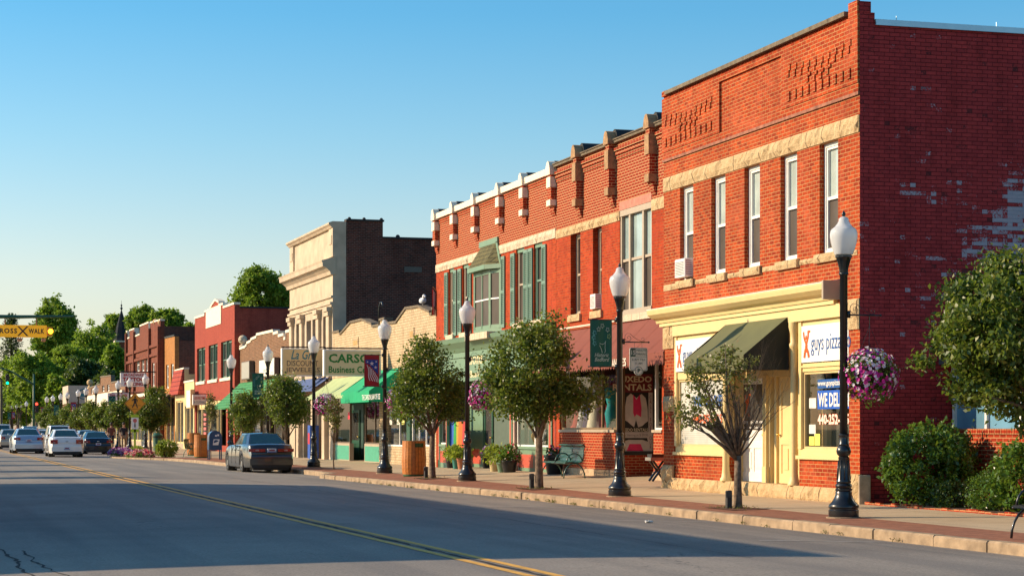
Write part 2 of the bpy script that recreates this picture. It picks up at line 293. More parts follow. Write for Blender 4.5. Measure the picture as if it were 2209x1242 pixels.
# ------------------------------------------------------------------ mesh builder
class MB:
    def __init__(s): s.v = []; s.f = []; s.m = []
    def add(s, vs, fs, mi=0):
        o = len(s.v); s.v += [tuple(p) for p in vs]; s.f += [tuple(i + o for i in f) for f in fs]; s.m += [mi] * len(fs); return s
    def box(s, x0, y0, z0, x1, y1, z1, mi=0):
        x0, x1 = sorted((x0, x1)); y0, y1 = sorted((y0, y1)); z0, z1 = sorted((z0, z1))
        return s.add([(x0, y0, z0), (x1, y0, z0), (x1, y1, z0), (x0, y1, z0), (x0, y0, z1), (x1, y0, z1), (x1, y1, z1), (x0, y1, z1)],
                     [(0, 3, 2, 1), (4, 5, 6, 7), (0, 1, 5, 4), (1, 2, 6, 5), (2, 3, 7, 6), (3, 0, 4, 7)], mi)
    def obox(s, c, ax, ay, az, mi=0):       # oriented box: centre and three half vectors
        c, ax, ay, az = map(Vector, (c, ax, ay, az)); P = [c + i * ax + j * ay + k * az for k in (-1, 1) for j in (-1, 1) for i in (-1, 1)]
        return s.add(P, [(0, 2, 3, 1), (4, 5, 7, 6), (0, 1, 5, 4), (1, 3, 7, 5), (3, 2, 6, 7), (2, 0, 4, 6)], mi)
    def prism(s, pts, off, mi=0, mie=None):        # planar polygon extruded by a vector
        n = len(pts); off = Vector(off); a = [Vector(p) for p in pts]; b = [p + off for p in a]
        s.add(a + b, [tuple(range(n)), tuple(range(2 * n - 1, n - 1, -1))], mi)
        return s.add(a + b, [(i, i + n, (i + 1) % n + n, (i + 1) % n) for i in range(n)], mi if mie is None else mie)
    def face(s, pts, mi=0): return s.add(pts, [tuple(range(len(pts)))], mi)
    def lathe(s, prof, cx=0, cy=0, cz=0, n=20, mi=0, fl=0):
        vs = []; 
        for r, z in prof:
            for i in range(n):
                a = 2 * math.pi * i / n; rr = r * (1 + (fl * math.cos(a * n / 2) if fl else 0)); vs.append((cx + rr * math.cos(a), cy + rr * math.sin(a), cz + z))
        fs = [(k * n + i, k * n + (i + 1) % n, (k + 1) * n + (i + 1) % n, (k + 1) * n + i) for k in range(len(prof) - 1) for i in range(n)]
        fs += [tuple(range(n - 1, -1, -1)), tuple((len(prof) - 1) * n + i for i in range(n))]
        return s.add(vs, fs, mi)
    def tube(s, pts, r, n=8, mi=0):
        pts = [Vector(p) for p in pts]; k = len(pts); rs = r if isinstance(r, (list, tuple)) else [r] * k; vs = []
        ref = None
        for i, p in enumerate(pts):
            d = (pts[min(i + 1, k - 1)] - pts[max(i - 1, 0)]).normalized()
            if ref is None: ref = Vector((0, 0, 1)) if abs(d.z) < .9 else Vector((1, 0, 0))
            a = d.cross(ref).normalized(); b = d.cross(a).normalized(); ref = -b if False else ref
            if a.length < .5: a = Vector((1, 0, 0)); b = d.cross(a)
            vs += [p + rs[i] * (math.cos(2 * math.pi * j / n) * a + math.sin(2 * math.pi * j / n) * b) for j in range(n)]
        fs = [(q * n + j, q * n + (j + 1) % n, (q + 1) * n + (j + 1) % n, (q + 1) * n + j) for q in range(k - 1) for j in range(n)]
        fs += [tuple(range(n - 1, -1, -1)), tuple((k - 1) * n + j for j in range(n))]
        return s.add(vs, fs, mi)
    def ball(s, c, r, n=12, m=8, mi=0, sc3=(1, 1, 1)):
        pr = [(r * math.sin(math.pi * max(.02, min(.98, i / m))), -r * math.cos(math.pi * i / m)) for i in range(m + 1)]
        o = len(s.v); s.lathe(pr, 0, 0, 0, n, mi)
        for i in range(o, len(s.v)): x, y, z = s.v[i]; s.v[i] = (c[0] + x * sc3[0], c[1] + y * sc3[1], c[2] + z * sc3[2])
        return s
def rootloc(o):
    v = Vector((0, 0, 0))
    while o is not None: v += o.location; o = o.parent
    return v
def props(o, label=None, cat=None, group=None, kind=None):
    if label: o['label'] = label
    if cat: o['category'] = cat
    if group: o['group'] = group
    if kind: o['kind'] = kind
    return o
def link(name, me, parent=None):
    o = bpy.data.objects.new(name, me); COL.objects.link(o); o.parent = parent; return o
def part(name, mb, mats, parent=None, smooth=False, label=None, loc=None):
    """one mesh object; world coordinates are turned into its parent's (parents are unrotated while building)"""
    L = rootloc(parent) if parent else Vector(loc or (0, 0, 0))
    me = bpy.data.meshes.new(name); me.from_pydata([(x - L.x, y - L.y, z - L.z) for x, y, z in mb.v], [], mb.f)
    for m in (mats if isinstance(mats, (list, tuple)) else [mats]): me.materials.append(m)
    if len(me.materials) > 1: me.polygons.foreach_set('material_index', mb.m)
    me.validate()
    if smooth is True: me.polygons.foreach_set('use_smooth', [True] * len(me.polygons))
    elif smooth: 
        me.polygons.foreach_set('use_smooth', [True] * len(me.polygons)); me.set_sharp_from_angle(angle=R(smooth))
    me.update(); o = link(name, me, parent)
    if not parent: o.location = L
    if label: o['label'] = label
    return o
def thing(name, loc, label, cat, group=None):
    o = link(name, None); o.location = loc; o.empty_display_size = .3; return props(o, label, cat, group)
def struct(name, mb, mat, smooth=False): return props(part(name, mb, mat, None, smooth), kind='structure')
def copy_tree(o, loc=None, rz=None, label=None, group=None, parent=None, skip=()):
    c = o.copy(); COL.objects.link(c); c.parent = parent
    if loc is not None: c.location = loc
    if rz is not None: c.rotation_euler = (0, 0, rz)
    if label: c['label'] = label
    if group: c['group'] = group
    for ch in [k for k in o.children if k.name.split('.')[0] not in skip]: copy_tree(ch, parent=c, skip=skip)
    return c
def textmesh(s, italic=0, bold=0.0, space=1.0, line=1.0):
    cu = bpy.data.curves.new('t', 'FONT'); cu.body = s; cu.shear = italic; cu.offset = bold; cu.space_character = space; cu.space_line = line; cu.align_x = 'CENTER'; cu.resolution_u = 2; cu.extrude = 0
    o = bpy.data.objects.new('t', cu); COL.objects.link(o); dg = bpy.context.evaluated_depsgraph_get()
    me = bpy.data.meshes.new_from_object(o.evaluated_get(dg)); bpy.data.objects.remove(o)
    v = [tuple(p.co) for p in me.vertices]; f = [tuple(p.vertices) for p in me.polygons]; bpy.data.meshes.remove(me); return v, f
def addtext(mb, s, O, U, V, w, h, italic=0, bold=0, mi=0, space=1.0, line=1.0, thick=.006):
    """lettering fitted into the rectangle O + [0,w]U + [0,h]V, given a small real thickness"""
    v, f = textmesh(s, italic, bold, space, line); a = np.array(v); lo = a.min(0); hi = a.max(0); O, U, V = Vector(O), Vector(U), Vector(V); N = U.cross(V)
    q = [O + U * ((x - lo[0]) / (hi[0] - lo[0]) * w) + V * ((y - lo[1]) / (hi[1] - lo[1]) * h) + N * thick for x, y, z in v]
    mb.add(q, f, mi)
def ftext(mb, s, X, yl, yr, z0, z1, **k):     # lettering on a street front (read from the street)
    addtext(mb, s, (X, yl, z0), (0, -1, 0), (0, 0, 1), yl - yr, z1 - z0, **k)

# ------------------------------------------------------------------ ground, road, kerb, pavement
KX = [(-60, 13.4), (40, 13.4), (46, 13.35), (50, 13.1), (58, 12.85), (61.5, 12.7), (64.2, 12.6), (65.0, 12.9), (65.8, 13.35), (80, 13.4), (81.5, 13.1), (86, 12.95), (95, 12.8), (100, 12.3), (104, 10.9), (107, 10.15), (110, 10.3), (112, 11.3), (114.5, 13.3), (116, 13.4), (420, 13.4)]
def kx(y): return float(np.interp(y, [a for a, b in KX], [b for a, b in KX]))
def walk_z(x, y):
    s = float(np.interp(y, [0, 43, 48, 62, 70, 110], [.012, .014, .036, .036, .02, .02])); return .15 + max(0, x - 13.4) * s
def road_z(x): return .13 * max(0, 1 - ((x - 6.1) / 7.4) ** 2) if abs(x - 6.1) < 7.4 else 0.0
g = MB(); g.face([(-1500, -300, -.06), (2500, -300, -.06), (2500, 3500, -.06), (-1500, 3500, -.06)]); struct('ground', g, GRASSM)
g = MB(); xs = np.linspace(-1.3, 14.2, 22); ys = [-60, 0, 60, 120, 240, 420]
for i in range(len(xs) - 1):
    for j in range(len(ys) - 1): g.face([(xs[i], ys[j], road_z(xs[i])), (xs[i + 1], ys[j], road_z(xs[i + 1])), (xs[i + 1], ys[j + 1], road_z(xs[i + 1])), (xs[i], ys[j + 1], road_z(xs[i]))])
o = struct('road', g, ROAD, True)
g = MB()
for x in (5.98, 6.26):
    g.face([(x - .055, -30, road_z(x) + .005), (x + .055, -30, road_z(x) + .005), (x + .055, 400, road_z(x) + .005), (x - .055, 400, road_z(x) + .005)])
for y in (26, 32.5, 39, 45.5, 52, 58.5):
    g.face([(11.2, y - .04, road_z(11.2) + .006), (13.2, y - .04, road_z(13.2) + .008), (13.2, y + .04, road_z(13.2) + .008), (11.2, y + .04, road_z(11.2) + .006)], 1)
struct('road_markings', g, [YEL, LINEW])
# long jagged cracks and a tar seam in the asphalt
g = MB()
def crack(pts, w):
    pr = None
    for k, (x, y) in enumerate(pts):
        ww = w * (.4 + random.random()); a = (x - ww, y, road_z(x) + .0045); b = (x + ww, y, road_z(x) + .0045)
        if pr: g.face([pr[0], pr[1], b, a])
        pr = (a, b)
x = 1.4; pts = []
for k in range(70): pts.append((x, 20 + k * .2)); x += random.uniform(-.035, .035)
crack(pts, .02)
x = 1.62; pts = []
for k in range(30): pts.append((x, 20.5 + k * .2)); x += random.uniform(-.045, .035)
crack(pts, .013)
x = 9.4; pts = []
for k in range(160): pts.append((x, 22 + k * .3)); x += random.uniform(-.03, .03)
crack(pts, .009)
x = 6.12; pts = []
for k in range(260): pts.append((x, 14 + k * .35)); x = 6.12 + random.uniform(-.02, .02)
crack(pts, .03)
struct('asphalt_cracks', g, plain('crack_tar', (.018, .017, .016), .9))
# pavement sheets
def strip(name, mat, fa, fb, y0, y1, step, dz=0, n=4):
    g = MB(); ys = list(np.arange(y0, y1 + 1e-6, step))
    for a, b in zip(ys[:-1], ys[1:]):
        for k in range(n):
            P = []
            for (y, kk) in ((a, k), (a, k + 1), (b, k + 1), (b, k)):
                x = fa(y) + (fb(y) - fa(y)) * kk / n; P.append((x, y, walk_z(x, y) + dz))
            g.face(P)
    return struct(name, g, mat, True)
strip('sidewalk', CONC, lambda y: max(14.75, kx(y) + 1.2) if y < 98 or y > 114 else kx(y) + 2.2, lambda y: 21.5, -20, 400, 2)
strip('brick_paving', PAVE, lambda y: kx(y) + .19, lambda y: (max(14.75, kx(y) + 1.2) if y < 98 or y > 114 else kx(y) + 2.2) + .0, -20, 400, 1, 0, 2)
g = MB(); y = -20.0
while y < 400:      # kerb stones, butted with open joints
    L = random.uniform(1.3, 2.3) if y < 100 else 2.5; y2 = y + L
    if 60 < y < 66 or 80 < y < 84 or 98 < y < 117: y2 = y + .7
    x0, x1 = kx(y + .012), kx(y2 - .012); dz = random.uniform(-.006, .006); dx = random.uniform(-.012, .012)
    a = [(x0 + dx, y + .012), (x0 + .19, y + .012), (x1 + .19, y2 - .012), (x1 + dx, y2 - .012)]; zt = .155 + dz; bv = .025
    lo = [(p[0], p[1], -.05) for p in a]; mid = [(a[0][0], a[0][1], zt - bv), (a[1][0], a[1][1], zt - bv), (a[2][0], a[2][1], zt - bv), (a[3][0], a[3][1], zt - bv)]
    hi = [(a[0][0] + bv, a[0][1] + .01, zt), (a[1][0], a[1][1] + .01, zt), (a[2][0], a[2][1] - .01, zt), (a[3][0] + bv, a[3][1] - .01, zt)]
    fs = [(0, 1, 5, 4), (1, 2, 6, 5), (2, 3, 7, 6), (3, 0, 4, 7), (4, 5, 9, 8), (5, 6, 10, 9), (6, 7, 11, 10), (7, 4, 8, 11), (8, 9, 10, 11)]
    g.add(lo + mid + hi, fs); y = y2
struct('kerb', g, KERBM)
# the far side of the street: pavement
g = MB(); g.box(-5.2, -60, -.05, -1.3, 400, .15); struct('opposite_sidewalk', g, CONC)

# ------------------------------------------------------------------ street-front kit
# depth from the street grows with X; on every front Y falls from left (far) to right (near) as seen from the road
def fbox(mb, X0, X1, yl, yr, z0, z1, mi=0): return mb.box(X0, yr, z0, X1, yl, z1, mi)
def wall(name, mat, X, yl, yr, z0, z1, ops, th=.3, parent=None, mi_end=None):
    """wall slab with real openings; ops = (yl, yr, z0, z1)"""
    g = MB(); ys = sorted({yl, yr, *[o[0] for o in ops], *[o[1] for o in ops]}); zs = sorted({z0, z1, *[o[2] for o in ops], *[o[3] for o in ops]})
    ys = [y for y in ys if yr - 1e-6 <= y <= yl + 1e-6]; zs = [z for z in zs if z0 - 1e-6 <= z <= z1 + 1e-6]
    hole = lambda a, b, c, d: any(o[1] - 1e-6 <= a and b <= o[0] + 1e-6 and o[2] - 1e-6 <= c and d <= o[3] + 1e-6 for o in ops)
    H = {(i, j): hole(ys[i], ys[i + 1], zs[j], zs[j + 1]) for i in range(len(ys) - 1) for j in range(len(zs) - 1)}
    for (i, j), h in H.items():
        a, b, c, d = ys[i], ys[i + 1], zs[j], zs[j + 1]
        if h: continue
        g.face([(X, b, c), (X, a, c), (X, a, d), (X, b, d)][::-1]); g.face([(X + th, b, c), (X + th, a, c), (X + th, a, d), (X + th, b, d)])
        e = mi_end if (mi_end is not None) else 0
        if H.get((i - 1, j), True): g.face([(X, a, c), (X + th, a, c), (X + th, a, d), (X, a, d)], e if i == 0 else 0)
        if H.get((i + 1, j), True): g.face([(X, b, c), (X, b, d), (X + th, b, d), (X + th, b, c)], 0)
        if H.get((i, j - 1), True): g.face([(X, a, c), (X, b, c), (X + th, b, c), (X + th, a, c)])
        if H.get((i, j + 1), True): g.face([(X, a, d), (X + th, a, d), (X + th, b, d), (X, b, d)])
    return part(name, g, mat, parent)
def sash(par, X, yl, yr, z0, z1, dep=.1, fm=WHITE, up=PUP, lo=PSC, fw=.07, rail=.5, storm=.045, name='window'):
    g = MB(); x0, x1 = X + dep, X + dep + .07
    fbox(g, x0, x1, yl, yl - fw, z0, z1); fbox(g, x0, x1, yr + fw, yr, z0, z1); fbox(g, x0, x1, yl - fw, yr + fw, z1 - fw, z1); fbox(g, x0, x1, yl - fw, yr + fw, z0, z0 + fw)
    zr = z0 + (z1 - z0) * rail; a, b = yl - fw, yr + fw; s = storm
    fbox(g, x0 + .02, x1 + .03, a, a - s, z0 + fw, z1 - fw); fbox(g, x0 + .02, x1 + .03, b + s, b, z0 + fw, z1 - fw)
    fbox(g, x0 + .01, x1 + .03, a - s, b + s, zr - .03, zr + .03)
    fbox(g, x0 + .02, x1 + .03, a - s, b + s, z1 - fw - .05, z1 - fw); fbox(g, x0 + .02, x1 + .03, a - s, b + s, z0 + fw, z0 + fw + .04)
    f = part(name, g, fm, par)
    g = MB(); fbox(g, x1 + .005, x1 + .015, a - s, b + s, zr + .03, z1 - fw - .05); part('pane', g, up, f)
    g = MB(); fbox(g, x1 - .01, x1, a - s, b + s, z0 + fw + .04, zr - .03); part('pane', g, lo, f)
    return f
def shopwin(par, X, yl, yr, z0, z1, fm, fw=.08, pane=GLASS, mull=(), name='display_window', dep=.06):
    g = MB(); fbox(g, X + dep, X + dep + .08, yl, yl - fw, z0, z1); fbox(g, X + dep, X + dep + .08, yr + fw, yr, z0, z1)
    fbox(g, X + dep, X + dep + .08, yl - fw, yr + fw, z1 - fw, z1); fbox(g, X + dep, X + dep + .08, yl - fw, yr + fw, z0, z0 + fw)
    for m in mull: fbox(g, X + dep + .01, X + dep + .07, m + fw / 2, m - fw / 2, z0 + fw, z1 - fw)
    f = part(name, g, fm, par); g = MB(); x = X + dep + .04; g.face([(x, yl - fw, z0 + fw), (x, yr + fw, z0 + fw), (x, yr + fw, z1 - fw), (x, yl - fw, z1 - fw)]); part('pane', g, pane, f); return f
def block(name, mat, X0, X1, yl, yr, z0, z1, par, bev=0):
    g = MB(); fbox(g, X0, X1, yl, yr, z0, z1); o = part(name, g, mat, par)
    if bev:
        m = o.modifiers.new('bevel', 'BEVEL'); m.width = bev; m.segments = 2
    return o
def rough_band(name, mat, X0, X1, yl, yr, z0, z1, par, L=.7, amp=.03, seed=1):
    """rock-faced stones laid in a course, each with its own uneven face"""
    rn = random.Random(seed); g = MB(); y = yl
    while y > yr + .02:
        l = min(L * rn.uniform(.7, 1.3), y - yr); y2 = y - l; ny, nz = max(2, int(l / .12)), max(2, int((z1 - z0) / .1)); base = rn.uniform(0, amp * .5)
        P = {}
        for i in range(ny + 1):
            for j in range(nz + 1):
                e = (i in (0, ny) or j in (0, nz)); dx = 0 if e else -(base + rn.uniform(0, amp)); P[i, j] = len(g.v)
                g.v.append((X0 + dx, y - .006 - (l - .012) * i / ny, z0 + (z1 - z0) * j / nz))
        for i in range(ny):
            for j in range(nz): g.f.append((P[i, j], P[i, j + 1], P[i + 1, j + 1], P[i + 1, j])); g.m.append(0)
        y = y2
    fbox(g, X0 + .001, X1, yl, yr, z0, z1)
    return part(name, g, mat, par)
def core(par, mats, X, yl, yr, z0, zg, z1, back, dX=.3, room=2.6, X2=None):
    """body behind the front: side walls, back, roof and an open shop room; mats = outer wall, interior, roof"""
    g = MB(); Xb = X + back; X += dX; xf = X2 if X2 else X
    g.face([(X, yr, z0), (Xb, yr, z0), (Xb, yr, z1), (X, yr, z1)], 0); g.face([(X, yl, z0), (X, yl, z1), (Xb, yl, z1), (Xb, yl, z0)], 0)
    g.face([(Xb, yr, z0), (Xb, yl, z0), (Xb, yl, z1), (Xb, yr, z1)], 0); g.face([(X, yr, z1), (Xb, yr, z1), (Xb, yl, z1), (X, yl, z1)], 2)
    g.face([(X + .12, yl, zg), (X + .12, yr, zg), (X + .12, yr, z1), (X + .12, yl, z1)], 1)
    if zg > z0:
        R_ = X + room; g.face([(X, yl, zg), (R_, yl, zg), (R_, yr, zg), (X, yr, zg)], 1); g.face([(R_, yl, z0), (R_, yl, zg), (R_, yr, zg), (R_, yr, z0)], 1)
        g.face([(X, yl - .05, z0), (X, yl - .05, zg), (R_, yl - .05, zg), (R_, yl - .05, z0)], 1); g.face([(X, yr + .05, z0), (R_, yr + .05, z0), (R_, yr + .05, zg), (X, yr + .05, zg)], 1)
        g.face([(xf - .25, yr, z0 + .012), (R_, yr, z0 + .012), (R_, yl, z0 + .012), (xf - .25, yl, z0 + .012)], 1)
    return part('main_block', g, mats, par)
def awning(par, X, yl, yr, ztop, zbot, proj, mat, val=.22, side=None, scallop=0, seams=0, name='awning', closed=True, label=None, hip=False):
    """sloping canopy with a hanging valance and closed ends; the canopy is the part, valance and ends its sub-parts"""
    g = MB(); n = 10; xf = X - proj; nY = max(4, int((yl - yr) / .5))
    for i in range(nY):
        a, b = yl + (yr - yl) * i / nY, yl + (yr - yl) * (i + 1) / nY
        for j in range(n):
            s0, s1 = j / n, (j + 1) / n; sag = lambda s: -.035 * math.sin(math.pi * s)
            g.face([(X - proj * s0, a, ztop + (zbot - ztop) * s0 + sag(s0)), (X - proj * s1, a, ztop + (zbot - ztop) * s1 + sag(s1)), (X - proj * s1, b, ztop + (zbot - ztop) * s1 + sag(s1)), (X - proj * s0, b, ztop + (zbot - ztop) * s0 + sag(s0))])
    if seams:
        for i in range(seams + 1):
            y = yl + (yr - yl) * i / seams; d = Vector((-proj, 0, zbot - ztop)); nn = Vector((-(ztop - zbot), 0, proj)).normalized() * .006
            y0, y1 = y + .012, y - .012
            g.face([(X + nn.x, y0, ztop + nn.z), (xf + nn.x, y0, zbot + nn.z), (xf + nn.x, y1, zbot + nn.z), (X + nn.x, y1, ztop + nn.z)])
    c = part(name, g, mat, par, 60, label)
    g = MB(); m = max(6, int((yl - yr) / .09)) if scallop else max(4, int((yl - yr) / .25))
    for i in range(m):
        a, b = yl + (yr - yl) * i / m, yl + (yr - yl) * (i + 1) / m; w = lambda y: xf - .004 + .012 * math.sin(y * 7.3)
        da = db = 0
        if scallop: da = (i % 2) * scallop; db = ((i + 1) % 2) * scallop
        g.face([(xf - .004, a, zbot), (w(a), a, zbot - val + da), (w(b), b, zbot - val + db), (xf - .004, b, zbot)])
    part('valance', g, mat, c)
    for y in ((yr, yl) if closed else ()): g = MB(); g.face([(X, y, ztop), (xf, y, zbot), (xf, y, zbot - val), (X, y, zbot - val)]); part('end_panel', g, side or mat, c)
    g = MB()
    for y in (yl - .03, (yl + yr) / 2, yr + .03): g.tube([(X, y, ztop - .04), (xf + .03, y, zbot - .03)], .014, 6); g.tube([(X, y, zbot - .1), (xf + .03, y, zbot - .03)], .014, 6)
    g.tube([(xf + .03, yl, zbot - .03), (xf + .03, yr, zbot - .03)], .014, 6)
    part('frame', g, BLACK, c); return c
def paneldoor(par, X, yl, yr, z0, z1, mat, glass=None, zg=.42, name='door', knob=BRASS, knobside='r'):
    g = MB(); w = .11; fbox(g, X, X + .05, yl, yl - w, z0, z1); fbox(g, X, X + .05, yr + w, yr, z0, z1); zr = z0 + (z1 - z0) * zg
    fbox(g, X, X + .05, yl - w, yr + w, z1 - .12, z1); fbox(g, X, X + .05, yl - w, yr + w, z0, z0 + .2); fbox(g, X, X + .05, yl - w, yr + w, zr - .08, zr + .08)
    fbox(g, X + .02, X + .045, yl - w, yr + w, z0 + .2, zr - .08); ym = (yl + yr) / 2; fbox(g, X + .001, X + .02, ym + .05, ym - .05, z0 + .2, zr - .08)
    for a, b in ((yl - w - .06, ym + .11), (ym - .11, yr + w + .06)): fbox(g, X + .006, X + .02, a, b, z0 + .28, zr - .16)
    if not glass:
        fbox(g, X + .02, X + .045, yl - w, yr + w, zr + .08, z1 - .12); fbox(g, X + .001, X + .02, ym + .05, ym - .05, zr + .08, z1 - .12)
    d = part(name, g, mat, par)
    if glass: g = MB(); fbox(g, X + .02, X + .03, yl - w, yr + w, zr + .08, z1 - .12); part('pane', g, glass, d)
    yk = yr + .05 if knobside == 'r' else yl - .05
    g = MB(); g.ball((X - .05, yk, z0 + 1.0), .035, 10, 6); g.tube([(X, yk, z0 + 1.0), (X - .05, yk, z0 + 1.0)], .012, 6); part('handle', g, knob, d, True); return d
def acunit(loc, w, h, label):
    x, y, z = loc; t = thing('air_conditioner', (x, y, z), label, 'air conditioner', 'air conditioners in upstairs windows'); g = MB(); g.box(x - .22, y - w / 2, z, x + .12, y + w / 2, z + h)
    o = part('case', g, WHITE, t); m = o.modifiers.new('b', 'BEVEL'); m.width = .015
    g = MB()
    for k in range(9): g.box(x - .228, y - w / 2 + .05, z + .05 + k * (h - .1) / 9, x - .218, y + w / 2 - .05, z + .05 + (k + .45) * (h - .1) / 9)
    part('grille', g, plain('ac_grille', (.25, .24, .22), .6), t); g = MB()
    for k in range(7): g.box(x - .19, y - w / 2 - .006, z + .06 + k * .05, x - .05, y - w / 2 - .0005, z + .075 + k * .05)
    part('side_vent', g, plain('ac_grille', (.25, .24, .22), .6), t)
# =================================================================== 1. corner brick shop
X = 17.0; YL, YR = Yu(1432, X), Yu(1855, X); ZF = .2; ZT = 9.33
B = thing('brick_building', (X, (YL + YR) / 2, ZF), 'two storey orange brick corner building with cream shopfront and dark red painted side wall', 'building')
wy = [(43.98, 43.16), (42.08, 41.27), (40.22, 39.40), (38.36, 37.55), (36.50, 35.68)]
wins = [(a, b, 4.97, 7.10) for a, b in wy]
SB = (44.35, 35.2)     # shopfront opening
wall('front_wall', [BR1, BRP], X, YL, YR, .15, ZT, wins + [(SB[0], SB[1], .15, 3.98)], .3, B)
g = MB(); g.box(X + .3, YR, .1, X + 20, YR + .3, 9.16, 0); 
part('side_wall', g, BRP, B)
g = MB(); g.box(X - .002, YR - .004, .15, X + .3, YR - .0005, ZT); g.box(X - .015, YR - .012, ZT, X + .22, YR + .3, ZT + .2); part('corner_pier', g, [BRP], B)
core(B, [BR1, INT, ROOFM], X, YL, YR + .3, .15, 4.3, 8.8, 20, room=3.0)
g = MB(); g.box(X + .31, YR - .04, 9.16, X + 20.03, YR + .34, 9.21); g.box(X + .31, YR - .045, 9.10, X + 20.03, YR - .005, 9.16); 
for k in range(9): g.tube([(X + .8 + k * 2.1, YR + .1, 9.20), (X + .8 + k * 2.1, YR + .1, 9.32)], .008, 5)
part('roof_flashing', g, FLASH, B)
# parapet: proud end panels, dentils, belt course, coping
g = MB(); yA, yB = Yu(1556, X), Yu(1690, X)
fbox(g, X - .05, X + .001, YL, yA, 8.02, ZT - .06); fbox(g, X - .05, X + .001, yB, YR, 8.02, ZT - .06); fbox(g, X - .035, X + .001, YL, YR, 7.861, 8.019); fbox(g, X - .05, X + .001, yA, yB, 9.12, ZT - .06)
part('parapet_panel', g, BR1, B)
g = MB()
for (a, b) in ((YL - .15, Yu(1545, X)), (Yu(1702, X), YR + .15)):
    n = 10; st = (a - b) / n
    for k in range(n):
        y = a - k * st - .05; fbox(g, X - .078, X - .049, y, y - .13, 8.14, 8.33)
        t = abs(k - (n - 1) / 2) / ((n - 1) / 2); z = 8.62 - .12 * (1 - t)
        fbox(g, X - .075, X - .049, y, y - .09, z, z + .13); fbox(g, X - .072, X - .049, y - .06, y - .15, z + .13, z + .25)
        if t < .5: fbox(g, X - .08, X - .049, y + .02, y - .1, z - .16, z - .04); fbox(g, X - .08, X - .049, y - .1, y - .2, z - .05, z + .02)
part('brick_dentils', g, BR1, B)
block('belt_course', plain('stained_brick', (.30, .12, .07), .9, var=.4, bmp=.4), X - .04, X + .01, YL, YR + .001, 7.80, 7.86, B)
g = MB(); y = YL - .35
while y > YR + .45: fbox(g, X - .12, X + .32, y, max(y - .8, YR + .42) + .008, ZT + .0, ZT + .085); y -= .8
part('coping', g, COPD, B)
g = MB(); fbox(g, X - .055, X + .3, YL, YL - .33, ZT, ZT + .12); fbox(g, X - .055, X + .001, YR + .38, YR, ZT - .06, ZT + .22); fbox(g, X + .001, X + .3, YR + .38, YR + .31, ZT, ZT + .2); part('end_pier', g, BR1, B)
rough_band('stone_band', STN, X - .02, X + .02, YL, YR + .002, 7.11, 7.43, B, .75, .05, 3)
rough_band('sill_course', STN, X - .015, X + .02, YL - .02, Yu(1476, X), 4.80, 4.94, B, .6, .04, 4)
for i, (a, b) in enumerate(wy):
    f = sash(B, X, a, b, 4.97, 7.10); rough_band('sill', STN, X - .075, X + .16, a + .12, b - .12, 4.80, 4.965, f, 1.1, .03, 10 + i)
    rough_band('sill_course', STN, X - .012, X + .02, b - .13, (wy[i + 1][0] + .13) if i < 4 else YR + .1, 4.83, 4.93, B, .5, .03, 20 + i)
acunit((X + .05, 43.57, 5.02), .62, .42, 'white window air conditioner in the far upper window of the orange brick building')
# piers' stone blocks and plinth
g = MB()
for a, b, s in ((YL, SB[0], 1), (SB[1], YR, 2)):
    rough_band('quoin_stone', STN, X - .03, X + .02, a + .001, b - .001, 3.45, 4.02, B, 1.4, .06, 30 + s); rough_band('quoin_stone', STN, X - .05, X + .02, a, b - (.04 if s == 2 else 0), .12, .75, B, 1.4, .07, 32 + s)
rough_band('quoin_stone', STN, X - .025, X + .02, YL, SB[0], 2.0, 2.35, B, 1.4, .05, 35)
block('corner_stone', plain('worn_stone', (.50, .38, .25), .9, var=.25, bmp=.6), X - .05, X + .2, YR - .006, YR - .07, .12, .74, B, .03)
rough_band('stone_plinth', STN, X - .06, X + .25, SB[0] + .002, SB[1] - .002, .12, .47, B, .95, .05, 36)
# entablature
g = MB(); a, b = YL + .18, Yu(1812, X) - .0
fbox(g, X - .05, X + .2, SB[0], SB[1], 3.72, 3.97); fbox(g, X - .09, X + .2, a - .12, b + .1, 3.97, 4.05)
pr = [(X + .1, 4.05), (X - .12, 4.05), (X - .14, 4.12), (X - .24, 4.16), (X - .34, 4.24), (X - .36, 4.33), (X - .36, 4.36), (X + .1, 4.42)]
g.prism([(x, a, z) for x, z in pr], (0, b - a, 0)); part('cornice', g, CREAM, B)
g = MB(); g.prism([(X - .365, a + .01, 4.362), (X - .365, a + .01, 4.375), (X, a + .01, 4.43), (X, a + .01, 4.422)], (0, b - a - .02, 0)); part('cornice_flashing', g, WHITE, B)
g = MB(); fbox(g, X - .38, X + .0, b, b - .07, 4.04, 4.40); part('cornice_end_block', g, TAUPE, B)
yc1, yc2 = Yu(1566, X), Yu(1713, X)
for yc in (yc1, yc2):
    g = MB(); g.lathe([(.13, .47), (.13, .52), (.10, .56), (.085, .66), (.075, .8), (.07, 3.1), (.075, 3.18), (.1, 3.22), (.1, 3.28), (.075, 3.32), (.08, 3.5), (.11, 3.62), (.11, 3.72)], X + .0, yc, 0, 20); part('column', g, CREAM, B, 40)
